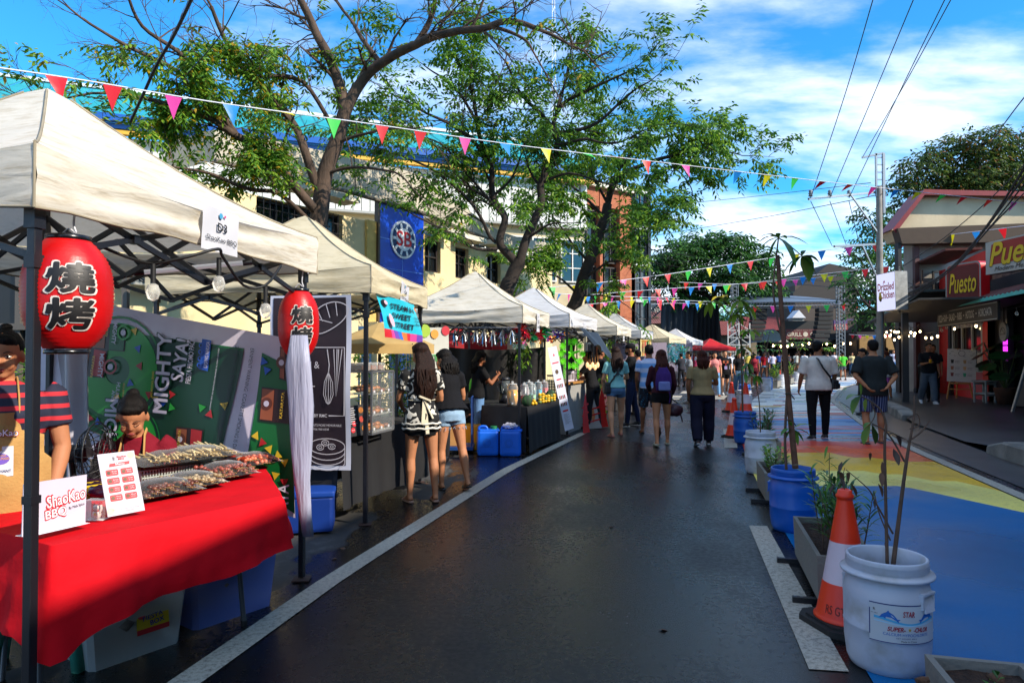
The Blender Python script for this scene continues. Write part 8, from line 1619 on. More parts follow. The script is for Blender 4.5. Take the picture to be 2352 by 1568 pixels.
def drop_cloth(pts,z,zb_,mm,label,nm='table_cover',amp=.02,fr=11):
 """cloth over a table with the given footprint, hanging almost to the ground"""
 q=MB();q.prism(pts,z-.03,z,0);n_=len(pts)
 for k in range(n_):
  a,b=Vector((*pts[k],0)),Vector((*pts[(k+1)%n_],0));d=(b-a);L_=d.length;d.normalize();nr=Vector((d.y,-d.x,0))
  q.grid(max(6,int(L_*18)),8,lambda u,v:a+d*L_*u+nr*(.006+v*.035+amp*v*math.sin(u*L_*fr*2+k)*.8+.01*v*math.sin(u*L_*fr*5))+Vector((0,0,z+.002+(zb_-z)*v+.015*v*math.sin(u*5+k))),0)
 return q.thing(nm,[mm],label,'tablecloth','black cloths over stall tables')
bcl=mat('black_cloth','#0f0f12',rough=.75,var=.2,vs=4,bump=.2,bs=9)
drop_cloth([(-1.50,5.95),(-.98,7.75),(-1.68,7.95),(-2.2,6.15)],.775,.14,bcl,'black cloth over the pastry table of the second stall')
q=MB();c=Vector((-1.62,5.75,0));q.box(c+Vector((-.1,.05,.17)),(.42,.3,.30),0,bev=.03,rz=.2);q.box(c+Vector((-.1,.05,.335)),(.44,.32,.05),1,bev=.015,rz=.2);q.thing('cool_box',[P('cooler_blue','#0f2f78',rough=.4),P('cooler_lid','#173f92',rough=.4)],'dark blue cool box on the ground below the dark banner','cool box')
c=Vector((-1.36,6.42,.775));r=root('display_case',c,'three tier glass display case filled with pastries on the second stall table','display case',rz=R(75));alu=P('aluminium','#8f9093',rough=.3,metal=.7);W_,D_,H_=.46,.32,.56;q=MB()
for x in(-W_/2,W_/2):
 for y in(-D_/2,D_/2):q.bar((x,y,0),(x,y,H_),.016)
for z in(0,H_):[q.bar(a,b,.016)for a,b in(((-W_/2,-D_/2,z),(W_/2,-D_/2,z)),((-W_/2,D_/2,z),(W_/2,D_/2,z)),((-W_/2,-D_/2,z),(-W_/2,D_/2,z)),((W_/2,-D_/2,z),(W_/2,D_/2,z)))]
q.build('frame',[alu],r);rnd=random.Random(4);cg=glass('case_glass',(.9,.95,.97),.03,.0)
for z in(.02,.17,.36):
 q=MB();q.box((0,0,z-.006),(W_-.02,D_-.02,.006));q.build('shelf',[cg],r);q=MB()
 for k in range(15):col_=rnd.randint(0,2);q.ell((-W_/2+.05+(k%5)*.09+rnd.uniform(-.01,.01),-D_/2+.06+(k//5)*.09,z+.022+.012*(k//5)),(.042,.032,.022),8,col_)
 for k in range(3):q.box((-W_/2+.08+k*.15,-D_/2+.012,z+.02),(.03,.004,.022),3)
 q.build('pastries',[mat('pastry_a','#96591f',rough=.45,var=.3,vs=30),mat('pastry_b','#6a3a1c',rough=.5,var=.3,vs=30),mat('pastry_c','#5a4a22',rough=.5,var=.3,vs=30),white_p],r,kind='stuff')
q=MB();q.quad((-W_/2,-D_/2,0),(W_/2,-D_/2,0),(W_/2,-D_/2,H_),(-W_/2,-D_/2,H_));q.quad((-W_/2,-D_/2,0),(-W_/2,D_/2,0),(-W_/2,D_/2,H_),(-W_/2,-D_/2,H_));q.quad((W_/2,-D_/2,0),(W_/2,D_/2,0),(W_/2,D_/2,H_),(W_/2,-D_/2,H_));q.build('pane',[cg],r)
for k in range(3):
 p=ROOTM[r.name]@Vector((-.15+.15*k,0,H_+.045));q=MB();q.box(p,(.13,.16,.07),0,bev=.01,rz=R(75));q.box(p+Vector((0,0,-.008)),(.11,.13,.04),1,rz=R(75));q.box(p+Vector((.02,-.03,.037)),(.05,.04,.003),2,rz=R(75));q.thing('pastry_pack',[glass('clamshell',(.9,.9,.9),.08,.12),mat('pastry_b','#6a3a1c'),white_p],['leftmost','middle','rightmost'][k]+' clear pack of pastries on top of the display case','pastry pack','packs on the display case')
def d3(q,M_,w,h):
 for x,y,c_ in((.68,.82,1),(.66,.52,2),(.86,.48,1),(.75,.22,1)):q.disc(w*x,h*y,w*.13,.003,c_,M_,12)
 for x,y in((.25,.40),(.15,.2)):q.disc(w*x,h*y,w*.11,.003,3,M_,12);q.text('P50',w*x,h*y,w*.12,h*.03,.005,4,M_)
 [q.rect(w*.06,h*(.9-.07*k),w*(.3+.1*(k%2)),h*(.915-.07*k),.003,4,M_)for k in range(8)]
sheet_sign('picture_menu',at(806,1003,5.98),at(848,996,6.15),at(804,932,6.02),[P('menu_dark','#191618'),mat('pastry_a','#96591f'),P('menu_food_red','#9a2f20'),redp,P('letter_white','#d9d6dc')],'dark framed picture menu leaning on the second stall table','menu',d3)
c4=[at(884,774,6.22),at(968,787,7.55),at(956,701,7.45),at(865,673,6.12)]
def bl4(u,v):return c4[0].lerp(c4[1],u).lerp(c4[3].lerp(c4[2],u),v)+Vector((.02*math.sin(u*7+v*4),-.03*math.sin(v*5+u*3),0))
q=MB();q.grid(14,10,bl4,0,mifn=lambda u,v:(2+int(u*8)%5)if v<.17 else 0);nrm_=Vector((.93,-.36,0))
def w4(x,y,z):return bl4(x,y)+nrm_*(z+.012)
q.text('STEAM &',.52,.80,.48,.13,0,1,warp=w4,bold=.044,cell=.2);q.text('SWEET',.50,.58,.40,.14,0,1,warp=w4,bold=.044,cell=.2);q.text('STREET',.55,.36,.44,.14,0,1,warp=w4,bold=.044,cell=.2);q.text('Engage, Enjoy',.88,.62,.2,.05,0,1,warp=w4,bold=.04,cell=.2);q.text('Empower',.88,.54,.16,.05,0,1,warp=w4,bold=.04,cell=.2);q.text('Bazaar',.88,.46,.14,.05,0,1,warp=w4,bold=.04,cell=.2)
for cx_,cy_,rx_,ry_,mi_ in((.13,.82,.07,.09,1),(.13,.83,.045,.05,7),(.16,.42,.07,.16,7),(.16,.42,.05,.12,3),(.86,.84,.04,.06,6)):q.add([w4(cx_+rx_*math.cos(a*.5236),cy_+ry_*math.sin(a*.5236),.003*mi_)for a in range(12)],[tuple(range(12))],mi_)
q.thing('stall_banner',[P('banner_turquoise','#1fb4c9',rough=.4),P('banner_ink','#14131c'),redp,P('b_pink','#c73c86'),P('b_violet','#6a3a9c'),P('b_blue','#2360b8'),P('b_orange','#cc6a24'),P('b_skin','#d9a9b4')],'turquoise banner reading STEAM & SWEET STREET on the second tent','banner')
q=MB();a,b=at(-40,640,6.3),at(205,640,6.5);q.box(((a.x+b.x)/2,6.45,1.15),(b.x-a.x,.12,2.3),0,rz=.04);[q.box((a.x+.3+k*.33,6.36,1.3),(.05,.05,2.0),1)for k in range(4)];q.box(((a.x+b.x)/2,6.34,1.75),(b.x-a.x,.05,.06),1);q.thing('dark_shutter',[P('shutter_dark','#1b1d1e',rough=.35),P('shutter_bar','#55504a')],'dark barred shopfront behind the stocky vendor','shopfront')
r=root('gate',FL@Vector((lx(900),0,1.0)),'blue slatted metal gate in front of the yellow building','gate');Mg=FL@T(0,0,1.2)
for px0,px1 in((640,700),(706,790),(796,850),(880,950),(958,1010)):
 q=MB();x0,x1=loc(px0,800,Mg).x,loc(px1,800,Mg).x;n_=int((x1-x0)/.11);[q.bar(Mg@Vector((x0+(x1-x0)*k/n_,.05,0)),Mg@Vector((x0+(x1-x0)*k/n_,2.1,0)),.05)for k in range(n_+1)];q.bar(Mg@Vector((x0,.1,0)),Mg@Vector((x1,.1,0)),.07);q.bar(Mg@Vector((x0,2.1,0)),Mg@Vector((x1,2.1,0)),.07);q.build('leaf',[P('gate_blue','#2b4a6b',rough=.5)],r,True)
q=MB();[wrect(q,Mg,loc(px,800,Mg).x-.2,0,loc(px,800,Mg).x+.2,2.25,-.2,.2)for px in(703,793,865,954)];q.build('posts',[yel],r,True)
def parasol(c,R_,zt,zr,mm,label,n_=8):
 r=root('parasol',(c[0],c[1],0),label,'parasol');q=MB();V=[(c[0],c[1],zt)]+[(c[0]+R_*math.cos(a*6.2832/n_),c[1]+R_*math.sin(a*6.2832/n_),zr)for a in range(n_)]+[(c[0]+R_*math.cos(a*6.2832/n_),c[1]+R_*math.sin(a*6.2832/n_),zr-.12)for a in range(n_)]
 q.add(V,[(0,1+k,1+(k+1)%n_)for k in range(n_)]+[(1+k,1+n_+k,1+n_+(k+1)%n_,1+(k+1)%n_)for k in range(n_)]);q.build('canopy',[mm],r,True)
 q=MB();q.tube([(c[0],c[1],0),(c[0],c[1],zt)],.022,8);[q.bar((c[0],c[1],zr-.05),V[1+k],.012)for k in range(n_)];q.build('pole',[blackm],r,True)
parasol(at(872,760,9.0),.72,1.92,1.62,mat('beige_canvas','#c4a469',rough=.8,trl=.3),'beige parasol behind the display case');parasol((-1.1,14.2),1.0,2.05,1.70,mat('red_parasol','#a3121c',rough=.7,trl=.25),'red parasol behind the black backdrop of the juice stall')
q=MB();a,b,c_,d_=at(968,905,9.3),at(1032,900,9.7),at(1030,752,9.7),at(966,752,9.3);ff=lambda u,v:a.lerp(b,u).lerp(d_.lerp(c_,u),v)+Vector((0,-.02*math.sin(v*6),0));q.grid(8,10,ff,0);wf_=lambda x,y,z:ff(x,y)+Vector((0,-.02-z,0))
q.text('FRUIT',.34,.54,.44,.10,0,1,warp=wf_,bold=.05,cell=.2);q.text('BLAST',.74,.54,.40,.11,0,1,warp=wf_,bold=.05,cell=.2)
for cx_,cy_,r1,mi_ in((.85,.2,.16,2),(.15,.95,.2,3),(.9,.95,.15,2),(.2,.1,.2,1),(.5,.9,.14,4)):q.add([wf_(cx_+r1*math.cos(k*.5236),cy_+r1*.5*math.sin(k*.5236),.002*mi_)for k in range(12)],[tuple(range(12))],mi_)
q.thing('fruit_banner',[P('banner_cream','#bdbcb0',trl=.2),P('leaf_print_green','#2f8a3c'),P('melon_red','#b3303a'),P('lime_print','#8ca83a'),P('papaya_print','#c98a3a')],'pale banner with painted fruit and green FRUIT BLAST lettering','banner')
# ================================================================= juice stall
q=MB();a,b=at(1027,797,12.35),at(1250,797,12.9);q.grid(40,12,lambda u,v:a.lerp(b,u)+Vector((0,.05*math.sin(u*19+v*2),-(a.z-.04)*v-.05*math.sin(math.pi*u)*(1-v))),0);q.thing('backdrop',[mat('black_tarp','#121010',rough=.42,var=.2,vs=3,bump=.4,bs=6)],'black cloth backdrop hung across the back of the juice stall','backdrop')
drop_cloth([(.22,10.12),(.82,11.95),(.18,12.1),(-.46,10.45)],.71,.03,bcl,'black cloth over the juice table reaching the ground',amp=.012)
def dispenser(px,py,Y_,R_,H_,col,fill,label):
 c=at(px,py,Y_);c.z=.715;r=root('drink_dispenser',c,label,'drink dispenser','glass drink dispensers on the juice table');q=MB();q.lathe([(R_*.9,0),(R_,.02),(R_,H_*.82),(R_*.8,H_*.9),(R_*.78,H_*.93)],20,0,T(*c));q.build('jar',[glass('jar_glass',(.9,.93,.94),.04,.10)],r,True);q=MB();q.lathe([(0,.008),(R_*.93,.01),(R_*.93,H_*fill),(0,H_*fill)],20,0,T(*c));q.build('drink',[P('drink_'+col,col,rough=.2)],r,True)
 q=MB();q.lathe([(R_*.84,H_*.93),(R_*.8,H_*.97),(.02,H_*.99),(.012,H_*1.01),(.025,H_*1.06),(0,H_*1.09)],16,0,T(*c));q.build('lid',[glass('lid_glass',(.85,.87,.88),.06,.3)],r,True);q=MB();q.tube([c+Vector((0,-R_,.04)),c+Vector((0,-R_-.05,.04))],.014,8);q.build('tap',[P('tap_white','#a9a9a9')],r,True)
for a_ in((1177,929,10.35,.085,.34,'#d99a1a',.70,'nearest drink dispenser, full of orange yellow juice'),(1204,912,10.75,.072,.31,'#b8351a',.42,'drink dispenser with orange red juice behind the tent leg'),(1222,908,11.1,.068,.30,'#7fae8a',.40,'drink dispenser with pale green juice'),(1236,906,11.5,.072,.32,'#1c9cb4',.55,'drink dispenser with bright cyan juice'),(1215,900,11.7,.068,.31,'#3f7f8a',.35,'rear drink dispenser almost empty'),(1250,904,11.8,.07,.31,'#c4454e',.62,'drink dispenser with pink red juice at the back right')):dispenser(*a_)
melon=pattern_mat('watermelon_skin','#16301a','#3d6a34',5,(.45,.6),(1,1,.1));
for px,py,Y_,s_,lb in((1210,903,10.3,.082,'watermelon at the front corner of the juice table'),(1264,885,11.6,.085,'watermelon behind the heap of mangoes')):q=MB();c=at(px,py,Y_);c.z=.71+s_;q.ell(c,(s_,s_,s_*1.08),18);q.thing('watermelon',[melon],lb,'watermelon','watermelons on the juice table')
rnd=random.Random(12);spots=[(1223,922,10.45,0),(1230,920,10.5,0),(1226,913,10.5,1)]+[(1240+(k%6)*6.5,915-(k//6)*4.5-(k%3),10.8+(k%6)*.10,k//6)for k in range(20)]
for k,(px,py,Y_,lv_)in enumerate(spots):q=MB();c=at(px,py,Y_);c.z=.738+.038*lv_;q.ell(c,(.036,.030,.028),10,0,rot=RZ(rnd.uniform(0,3)));g_=k%4==3;q.thing('mango',[P('mango_green','#6b7a3a',rough=.4)if g_ else P('mango_yellow','#d1a312',rough=.35)],('green' if g_ else 'yellow')+' mango in the heap beside the watermelons','mango',('green' if g_ else 'yellow')+' mangoes on the juice table')
c=at(1160,905,10.9);c.z=.715;r=root('blender',c,'black kitchen blender on the juice table in front of the woman with the phone','blender');q=MB();q.lathe([(.10,0),(.09,.1),(.07,.14)],4,0,T(*c));q.build('motor_base',[blackm],r,True);q=MB();q.lathe([(.05,.14),(.075,.36)],14,0,T(*c));q.tube([c+Vector((-.07,0,.34)),c+Vector((-.12,0,.30)),c+Vector((-.11,0,.2)),c+Vector((-.06,0,.18))],.01,6,0);q.build('jug',[glass('smoky_jug',(.15,.17,.17),.1,.45)],r,True);q=MB();q.lathe([(.08,.36),(.08,.39),(.05,.42)],14,0,T(*c));q.build('lid',[blackm],r,True)
q=MB();c=Vector((-.52,11.55,0));q.box(c+Vector((0,0,.35)),(.7,.5,.70),0);q.thing('side_table',[bcl],'small black draped side table under the green water jug','table')
c=Vector((-.62,11.45,.70));r=root('water_jug',c,'bright green plastic water jug with tap on the side table','water jug');q=MB();q.loft([(c+Vector((0,0,z)),(w,0,0),(0,w*.8,0))for z,w in((0,.09),(.05,.10),(.28,.10),(.36,.085),(.40,.05),(.42,.05))],12);q.build('body',[P('jug_green','#4fd014',rough=.35,trl=.2)],r,True);q=MB();q.lathe([(.055,.42),(.055,.45),(0,.455)],12,0,T(*c));q.build('lid',[P('jug_lid','#12686b')],r,True);q=MB();q.tube([c+Vector((.02,-.08,.07)),c+Vector((.02,-.14,.07)),c+Vector((.02,-.14,.03))],.014,6);q.build('tap',[P('tap_white','#a9a9a9')],r,True)
card=mat('cardboard','#ab7a44',rough=.85,var=.12,vs=5)
q=MB();q.box((-.95,10.35,.10),(.75,.5,.05));[q.tube([(x-.02,y,.045),(x+.02,y,.045)],.045,10)for x in(-1.2,-.7)for y in(10.2,10.5)];[q.tube([(-.60,y,.12),(-.60,y,.85)],.012,6)for y in(10.15,10.5)];q.tube([(-.60,10.15,.85),(-.60,10.5,.85)],.012,6);q.thing('platform_trolley',[P('trolley_blue','#1c3f7a',rough=.4)],'blue platform trolley carrying cardboard boxes','trolley')
for k,(x,y,z,w,h,rz_)in enumerate(((-.98,10.35,.13,.45,.50,.1),(-.96,10.36,.64,.36,.22,.2),(-.98,10.36,.87,.42,.30,-.05))):q=MB();q.box((x,y,z+h/2),(w,.36,h),0,rz=rz_);q.box((x,y,z+h+.002),(w*.1,.36,.003),1,rz=rz_);q.thing('cardboard_box',[card,P('packing_tape','#8a6a3a')],['large bottom','small middle','printed top'][k]+' cardboard box on the blue trolley','box','cardboard boxes on the trolley')
q=MB();q.box((-.62,10.75,.20),(.42,.38,.38),0,bev=.02);q.thing('crate',[P('crate_yellow','#cf960c',rough=.45)],'yellow plastic crate between the trolley and the jerrycans','crate')
def jerry(c,label,capc,rz=.1):
 r=root('jerrycan',c,label,'jerrycan','blue jerrycans in front of the juice table',rz=rz);jm=P('jerry_blue','#0f5fd0',rough=.4,bump=.1,bs=14);q=MB();q.box((0,0,.19),(.31,.26,.37),0,bev=.04);q.box((.02,0,.375),(.30,.24,.03),0,bev=.012)
 M_=T(-.02,-.132,.2)@Matrix.Rotation(R(90),4,'X');q.line(ring_pts(.055,18),.006,.002,1,M_,closed=True);q.line(ring_pts(.035,18),.005,.002,1,M_,closed=True);q.line([(-.09,-.14),(.09,-.14),(.09,-.06),(-.09,-.06)],.005,.002,1,M_,closed=True);q.build('body',[jm,P('jerry_line','#0c4fae')],r)
 q=MB();q.tube(smooth_path([(-.13,0,.36),(-.12,0,.42),(-.03,0,.425),(.0,0,.37)],3),.018,8);q.build('handle',[jm],r);q=MB();q.tube([(.09,0,.38),(.09,0,.43)],.05,14);q.build('cap',[P('cap_'+capc,capc)],r)
jerry((-.36,10.12,0),'left blue jerrycan with a green screw cap','#0f6a3a');jerry((-.02,10.08,0),'right blue jerrycan standing against the tent leg','#1a5fc0',-.05)
q=MB();a_=MB();a_.ell((-.02,10.08,.44),(.13,.09,.035),12);q=remesh(a_,.02,0,.03,20);q.thing('plastic_bag',[glass('bag_film',(.85,.82,.92),.2,.35)],'crumpled clear plastic bag on the right jerrycan','plastic bag')
silver=P('silver_foil','#b0b3b8',rough=.18,metal=1);r=root('tassel_garland',at(990,752,10.4),'silver foil tassels hung along the side of the juice stall tent','garland');rnd=random.Random(3)
q=MB();q.tube([at(975,752,10.5),at(1190,752,10.02)],.005,4);q.build('string',[P('string_white','#a9a9ad')],r,True)
for i_,px in enumerate((994,1020,1045,1065,1092,1111,1132,1154,1175)):
 p=at(px,753,10.5-(px-975)*.0022);q=MB()
 for k in range(16):a=k*.9;w=rnd.uniform(.03,.07);L_=rnd.uniform(.16,.28);e_=p+Vector((w*math.cos(a),w*math.sin(a),-L_));s_=Vector((-math.sin(a),math.cos(a),.3))*.012;q.add([p+Vector((0,0,-.02)),p.lerp(e_,.5)+s_+Vector((w*.4*math.cos(a*2),0,0)),e_+s_*.5,e_-s_,p.lerp(e_,.5)-s_],[(0,1,4),(1,2,3,4)])
 q.build('tassel',[silver],r,True)
def tinsel(pts,cols,label,n_=420,R_=.10,cat='tinsel'):
 P3=smooth_path(pts,8);q=MB();rnd=random.Random(len(label));nn=len(cols)
 for k in range(n_):
  u=rnd.random()*(len(P3)-1);i=int(u);p=P3[i].lerp(P3[min(i+1,len(P3)-1)],u-i);d=Vector((rnd.gauss(0,1),rnd.gauss(0,1),rnd.gauss(-.6,1))).normalized();s_=d.orthogonal().normalized()*.010;L_=R_*rnd.uniform(.5,1.2);q.add([p,p+d*L_*.5+s_,p+d*L_,p+d*L_*.5-s_],[(0,1,2,3)],min(nn-1,int(u/(len(P3)-1)*nn)))
 q.tube(P3,.006,4,0);return q.thing('tinsel',cols,label,cat)
fr_,fg_=P('red_foil','#b0141c',rough=.2,metal=.9),P('green_foil','#137a3a',rough=.2,metal=.9);ft_=P('teal_foil','#3fb0b0',rough=.2,metal=.9)
tinsel([at(1194,752,10.15),at(1215,770,10.8),at(1235,768,11.5),at(1252,762,11.9)],[fr_,fg_,fr_,fg_],'red and green foil tinsel along the front of the juice stall tent',900,.13)
tinsel([at(1540,792,31),at(1545,815,31),at(1548,825,31)],[ft_],'teal foil tinsel hanging at the far cream tent, left strand',300,.4);tinsel([at(1562,795,32),at(1566,812,32),at(1566,828,32)],[ft_],'teal foil tinsel hanging at the far cream tent, right strand',300,.4)
pwc=[P('pin_'+c,c,rough=.4)for c in('#c9252c','#d98a18','#c9b81f','#2f9a46','#2456b8','#7a2f9a','#c63a86')]
r=root('pinwheel_garland',at(1115,775,12.0),'garland of small coloured pinwheels under the juice stall and kiosk tents','garland');rnd=random.Random(9)
for k in range(34):
 px=1108+k*5.8;p=at(px,774+rnd.uniform(-7,12)-(6 if px>1255 else 0),12.1+(px-1108)*.003);q=MB();a0=rnd.uniform(0,1.5);mi_=rnd.randint(0,6)
 for j in range(4):a=a0+j*math.pi/2;q.add([p,p+Vector((.075*math.cos(a),-.01,.075*math.sin(a))),p+Vector((.06*math.cos(a+.8),-.03,.06*math.sin(a+.8)))],[(0,1,2)],0)
 q.build('pinwheel',[pwc[mi_]],r,True)
def d5(q,M_,w,h):
 q.disc(w*.5,h*.90,w*.13,.004,1,M_,3,a0=math.pi/2);q.rect(w*.15,h*.80,w*.85,h*.815,.004,1,M_);q.disc(w*.45,h*.70,w*.18,.004,2,M_,14);q.rect(w*.25,h*.60,w*.75,h*.615,.004,1,M_)
 for j in range(3):[q.prism([(w*(.2+.18*i)-w*.05,h*(.53-.085*j-(.05 if j>0 else 0))-h*.022),(w*(.2+.18*i)+w*.05,h*(.53-.085*j-(.05 if j>0 else 0))-h*.022),(w*(.2+.18*i)+w*.06,h*(.53-.085*j-(.05 if j>0 else 0))+h*.02),(w*(.2+.18*i)-w*.06,h*(.53-.085*j-(.05 if j>0 else 0))+h*.02)],0,.004,2+i%2,M_)for i in range(4)]
 q.rect(w*.2,h*.22,w*.8,h*.24,.004,1,M_);[q.rect(w*.2,h*(.19-.014*k),w*(.6+.2*(k%2)),h*(.194-.014*k),.004,4,M_)for k in range(9)]
sheet_sign('standing_banner',at(1298,990,12.10),at(1318,983,12.25),at(1267,797,12.15),[P('banner_white','#b9bccb'),redp,P('cone_brown','#4a3320'),P('cone_red','#7c1f22'),P('small_print','#6a6468')],'tall narrow white menu banner leaning between the juice stall and kiosk','banner',d5)
kw=P('kiosk_white','#8f8e8a',rough=.6,var=.1);r=root('kiosk',(1.6,13.2,0),'white kiosk counter with pale wooden shelves under the white tent','kiosk');d=Vector((.37,.93,0));n_=Vector((-.93,.37,0));A0=Vector((1.0,12.75,0))
Mk=Matrix(((d.x,n_.x,0,A0.x),(d.y,n_.y,0,A0.y),(0,0,1,0),(0,0,0,1)));q=MB();q.box((.75,.25,.46),(1.5,.5,.92),0,Mk);q.build('counter',[kw],r,True)
wd_=mat('kiosk_wood','#a9773c',rough=.5,var=.2,stretch=(1,6,1));q=MB();q.box((.75,.25,.94),(1.6,.6,.035),0,Mk);q.box((-.22,.15,.74),(.42,.40,.03),0,Mk);q.build('shelf',[wd_],r,True);q=MB();[q.box((x,y,1.5),(.05,.05,1.1),0,Mk)for x in(.02,1.45)for y in(.02,.48)];q.box((.75,.02,2.0),(1.5,.05,.06),0,Mk);q.build('frame',[P('kiosk_frame','#a8a290')],r,True)
q=MB();[q.bar(Mk@Vector((-.4+.3*s,.1,.72)),Mk@Vector((-.15,.15,.55)),.02)for s in(0,1)];q.build('bracket',[blackm],r,True)
c=Mk@Vector((-.15,.18,.76));r=root('juice_tank',c,'square clear tank of dark red drink on the kiosk shelf','drink tank');q=MB();q.box(c+Vector((0,0,.16)),(.24,.22,.32),0);q.build('tank',[glass('jar_glass')],r,True);q=MB();q.box(c+Vector((0,0,.085)),(.23,.21,.16),0);q.build('drink',[P('dark_wine','#1f0a0e',rough=.15)],r,True);q=MB();q.box(c+Vector((0,0,.335)),(.25,.23,.025),0);q.build('lid',[blackm],r,True)
for k in range(5):q=MB();c=Mk@Vector((-.38,.02+.05*k,.76));[q.lathe([(.022,z*.05),(.03,z*.05+.07)],10,0,T(*c))for z in range(5)];q.thing('cup_stack',[P('cup_cream','#a39a80')],'stack of cream paper cups on the left of the kiosk shelf','cups','stacks of paper cups')
c=at(1312,812,12.75);r=root('star_lantern',c,'bright lime green star lantern hanging at the white kiosk','lantern');lime=mat('lime_plastic','#6fe01a',rough=.4,var=.1,trl=.3,emis=.12);Ms=frame(c,(1,.1,0))
q=MB();[q.tube([Ms@Vector((0,0,0)),Ms@Vector((.17*math.cos(math.pi/2+k*1.2566),.17*math.sin(math.pi/2+k*1.2566),0))],[.03,.018],8)for k in range(5)];q.build('star',[lime],r,True)
for k in range(10):
 q=MB();a=k*.6283;cc_=Vector((.20*math.cos(a),.235*math.sin(a),0))
 for j in range(14):b_=j*.449;e_=cc_+Vector((.068*math.cos(b_),.068*math.sin(b_),.012));q.tube([Ms@cc_,Ms@e_],[.006,.008],5)
 q.build('flower',[lime],r,True)
for s in(-1,1):q=MB();[q.tube([Ms@Vector((s*.13+.018*math.cos(j*.5236),-.22-.055*k+.024*math.sin(j*.5236),0))for j in range(13)],.005,5)for k in range(5)];q.build('chain_tail',[lime],r,True)
q=MB();a_,b_=at(1330,752,12.6),at(1372,766,14.0);q.grid(14,8,lambda u,v:a_.lerp(b_,u)+Vector((.28*v+.05*math.sin(u*9),-.10*v,-.34*v*(1+.5*u)+.05*math.sin(u*14)*v)),0);q.thing('torn_bag',[mat('black_tarp','#121010')],'black plastic sheet sagging from the corner of the white kiosk tent','plastic sheet')
for k in range(5):q=MB();c=at(1349+k*6,838+(k%2)*5,13.4);q.tube([c+Vector((0,0,.25)),c+Vector((0,0,.07))],.006,5,1);q.ell(c,(.032,.032,.06),10,0);q.thing('glass_bulb',[mat('warm_bulb','#d9a878',var=0,emis=.9),wd_],'warm glass bulb ornament hanging over the kiosk counter','bulb','bulb ornaments at the kiosk')
for k in range(4):q=MB();c=Mk@Vector((.55+.2*k,.1,.96));q.box(c+Vector((0,0,.10)),(.10,.015,.2),0,rz=.5);q.box(c+Vector((.004,-.012,.1)),(.07,.004,.12),1,rz=.5);q.thing('menu_card',[P('acrylic_white','#c3bccb'),P('small_print','#6a6468')],'small acrylic menu card standing on the kiosk counter','menu card','menu cards on the kiosk')
for k,(px,pt,pb,w,lb)in enumerate(((1345,900,995,.10,'narrow red cut-out sign leaning left on the kiosk front'),(1363,915,985,.22,'cone picture cut-out sign with red ribbon on the kiosk front'),(1383,885,982,.16,'shiny red cut-out sign leaning at the right end of the kiosk'))):
 Y_=12.55+k*.45;b=gr(px,pb,0);t_=at(px-4,pt,b.y+.12);M_,w_,h_=quadframe(b-Vector((w/2,0,0)),b+Vector((w/2,0,0)),t_-Vector((w/2,0,0)));q=MB();q.prism([(0,0),(w_*1.3,.02),(w_,h_*.3),(w_*.9,h_*.6),(w_*.6,h_),(w_*.2,h_*.7),(0,h_*.4)],0,.02,0 if k!=1 else 1,M_);q.poly([(w_*.3,h_*.4),(w_*.5,h_*.2),(w_*.7,h_*.4),(w_*.5,h_*.75)],.024,2 if k==1 else 0,M_);[q.line([(-w_*.1,h_*.2*j),(w_*1.1,h_*(.2*j+.12))],.03,.026,0,M_)for j in(1,2,3)];q.thing('cutout_sign',[P('glossy_red','#b3150f',rough=.2),P('acrylic_grey','#8f8a88'),P('cone_orange_brown','#a8622c')],lb,'sign','red cut-out signs')
for px0,px1,Y_,lb in((1376,1500,22.6,'pale mauve backdrop of the tent after the kiosk'),(1470,1530,26,'grey mauve backdrop behind the greyish white tent'),(1505,1590,36,'purple grey backdrop of the far cream tent')):q=MB();a,b=at(px0,788,Y_),at(px1,786,Y_+1.5);q.grid(12,6,lambda u,v:a.lerp(b,u)+Vector((0,.05*math.sin(u*11),-a.z*.75*v)),0);q.thing('backdrop',[P('mauve_sheet','#6f6370',rough=.6)],lb,'backdrop','mauve backdrops of the far stalls')
for k,(x,y,w,lb)in enumerate(((2.3,18.6,1.3,'cloth covered counter of the cream tent after the kiosk'),(3.6,21.6,1.3,'cloth covered counter under the greyish white tent'),(7.0,32.4,1.6,'cloth covered counter under the far cream tent'),(9.6,39,1.6,'cloth covered counter under the last white tent'))):drop_cloth([(x,y),(x+w*.35,y+w),(x-.3,y+w+.2),(x-.65,y+.2)],.85,.05,P('counter_cloth%d'%k,('#4a2028','#8a8580','#5a2a30','#7c7a80')[k]),lb)
sheet_sign('hanging_menu',at(1471,818,20.8),at(1496,816,22.6),at(1471,779,20.8),[P('menu_cream','#b9a872'),P('menu_band','#b8761c'),redp,ink],'yellow picture menu hanging from the corner of the greyish white tent','menu',lambda q,M_,w,h:(q.rect(w*.1,h*.86,w*.9,h*.95,.01,1,M_),[q.disc(w*(.2+.2*i),h*(.72-.17*j),w*.06,.01,(i+j)%3+1,M_,8)for i in range(4)for j in range(4)]))
vl=MB();rnd=random.Random(77)
for px0,py0,px1,Y_,L_ in((1398,778,1402,18,.6),(1450,780,1454,20,.7),(1505,793,1590,32,.3),(1385,860,1390,15.5,1.3),(1200,790,1203,12.6,.5)):
 for k in range(90):p=at(px0+(px1-px0)*rnd.random(),py0,Y_)+Vector((rnd.uniform(-.12,.12),rnd.uniform(-.1,.1),-L_*rnd.random()));leaf(vl,p,Vector((rnd.uniform(-1,1),rnd.uniform(-1,1),-.8)),.10,.05,rnd.randint(0,2),rnd)
vl.thing('vine_decoration',LG[:3],'artificial green vines dangling from the tent corners past the juice stall','vines',kind='stuff')
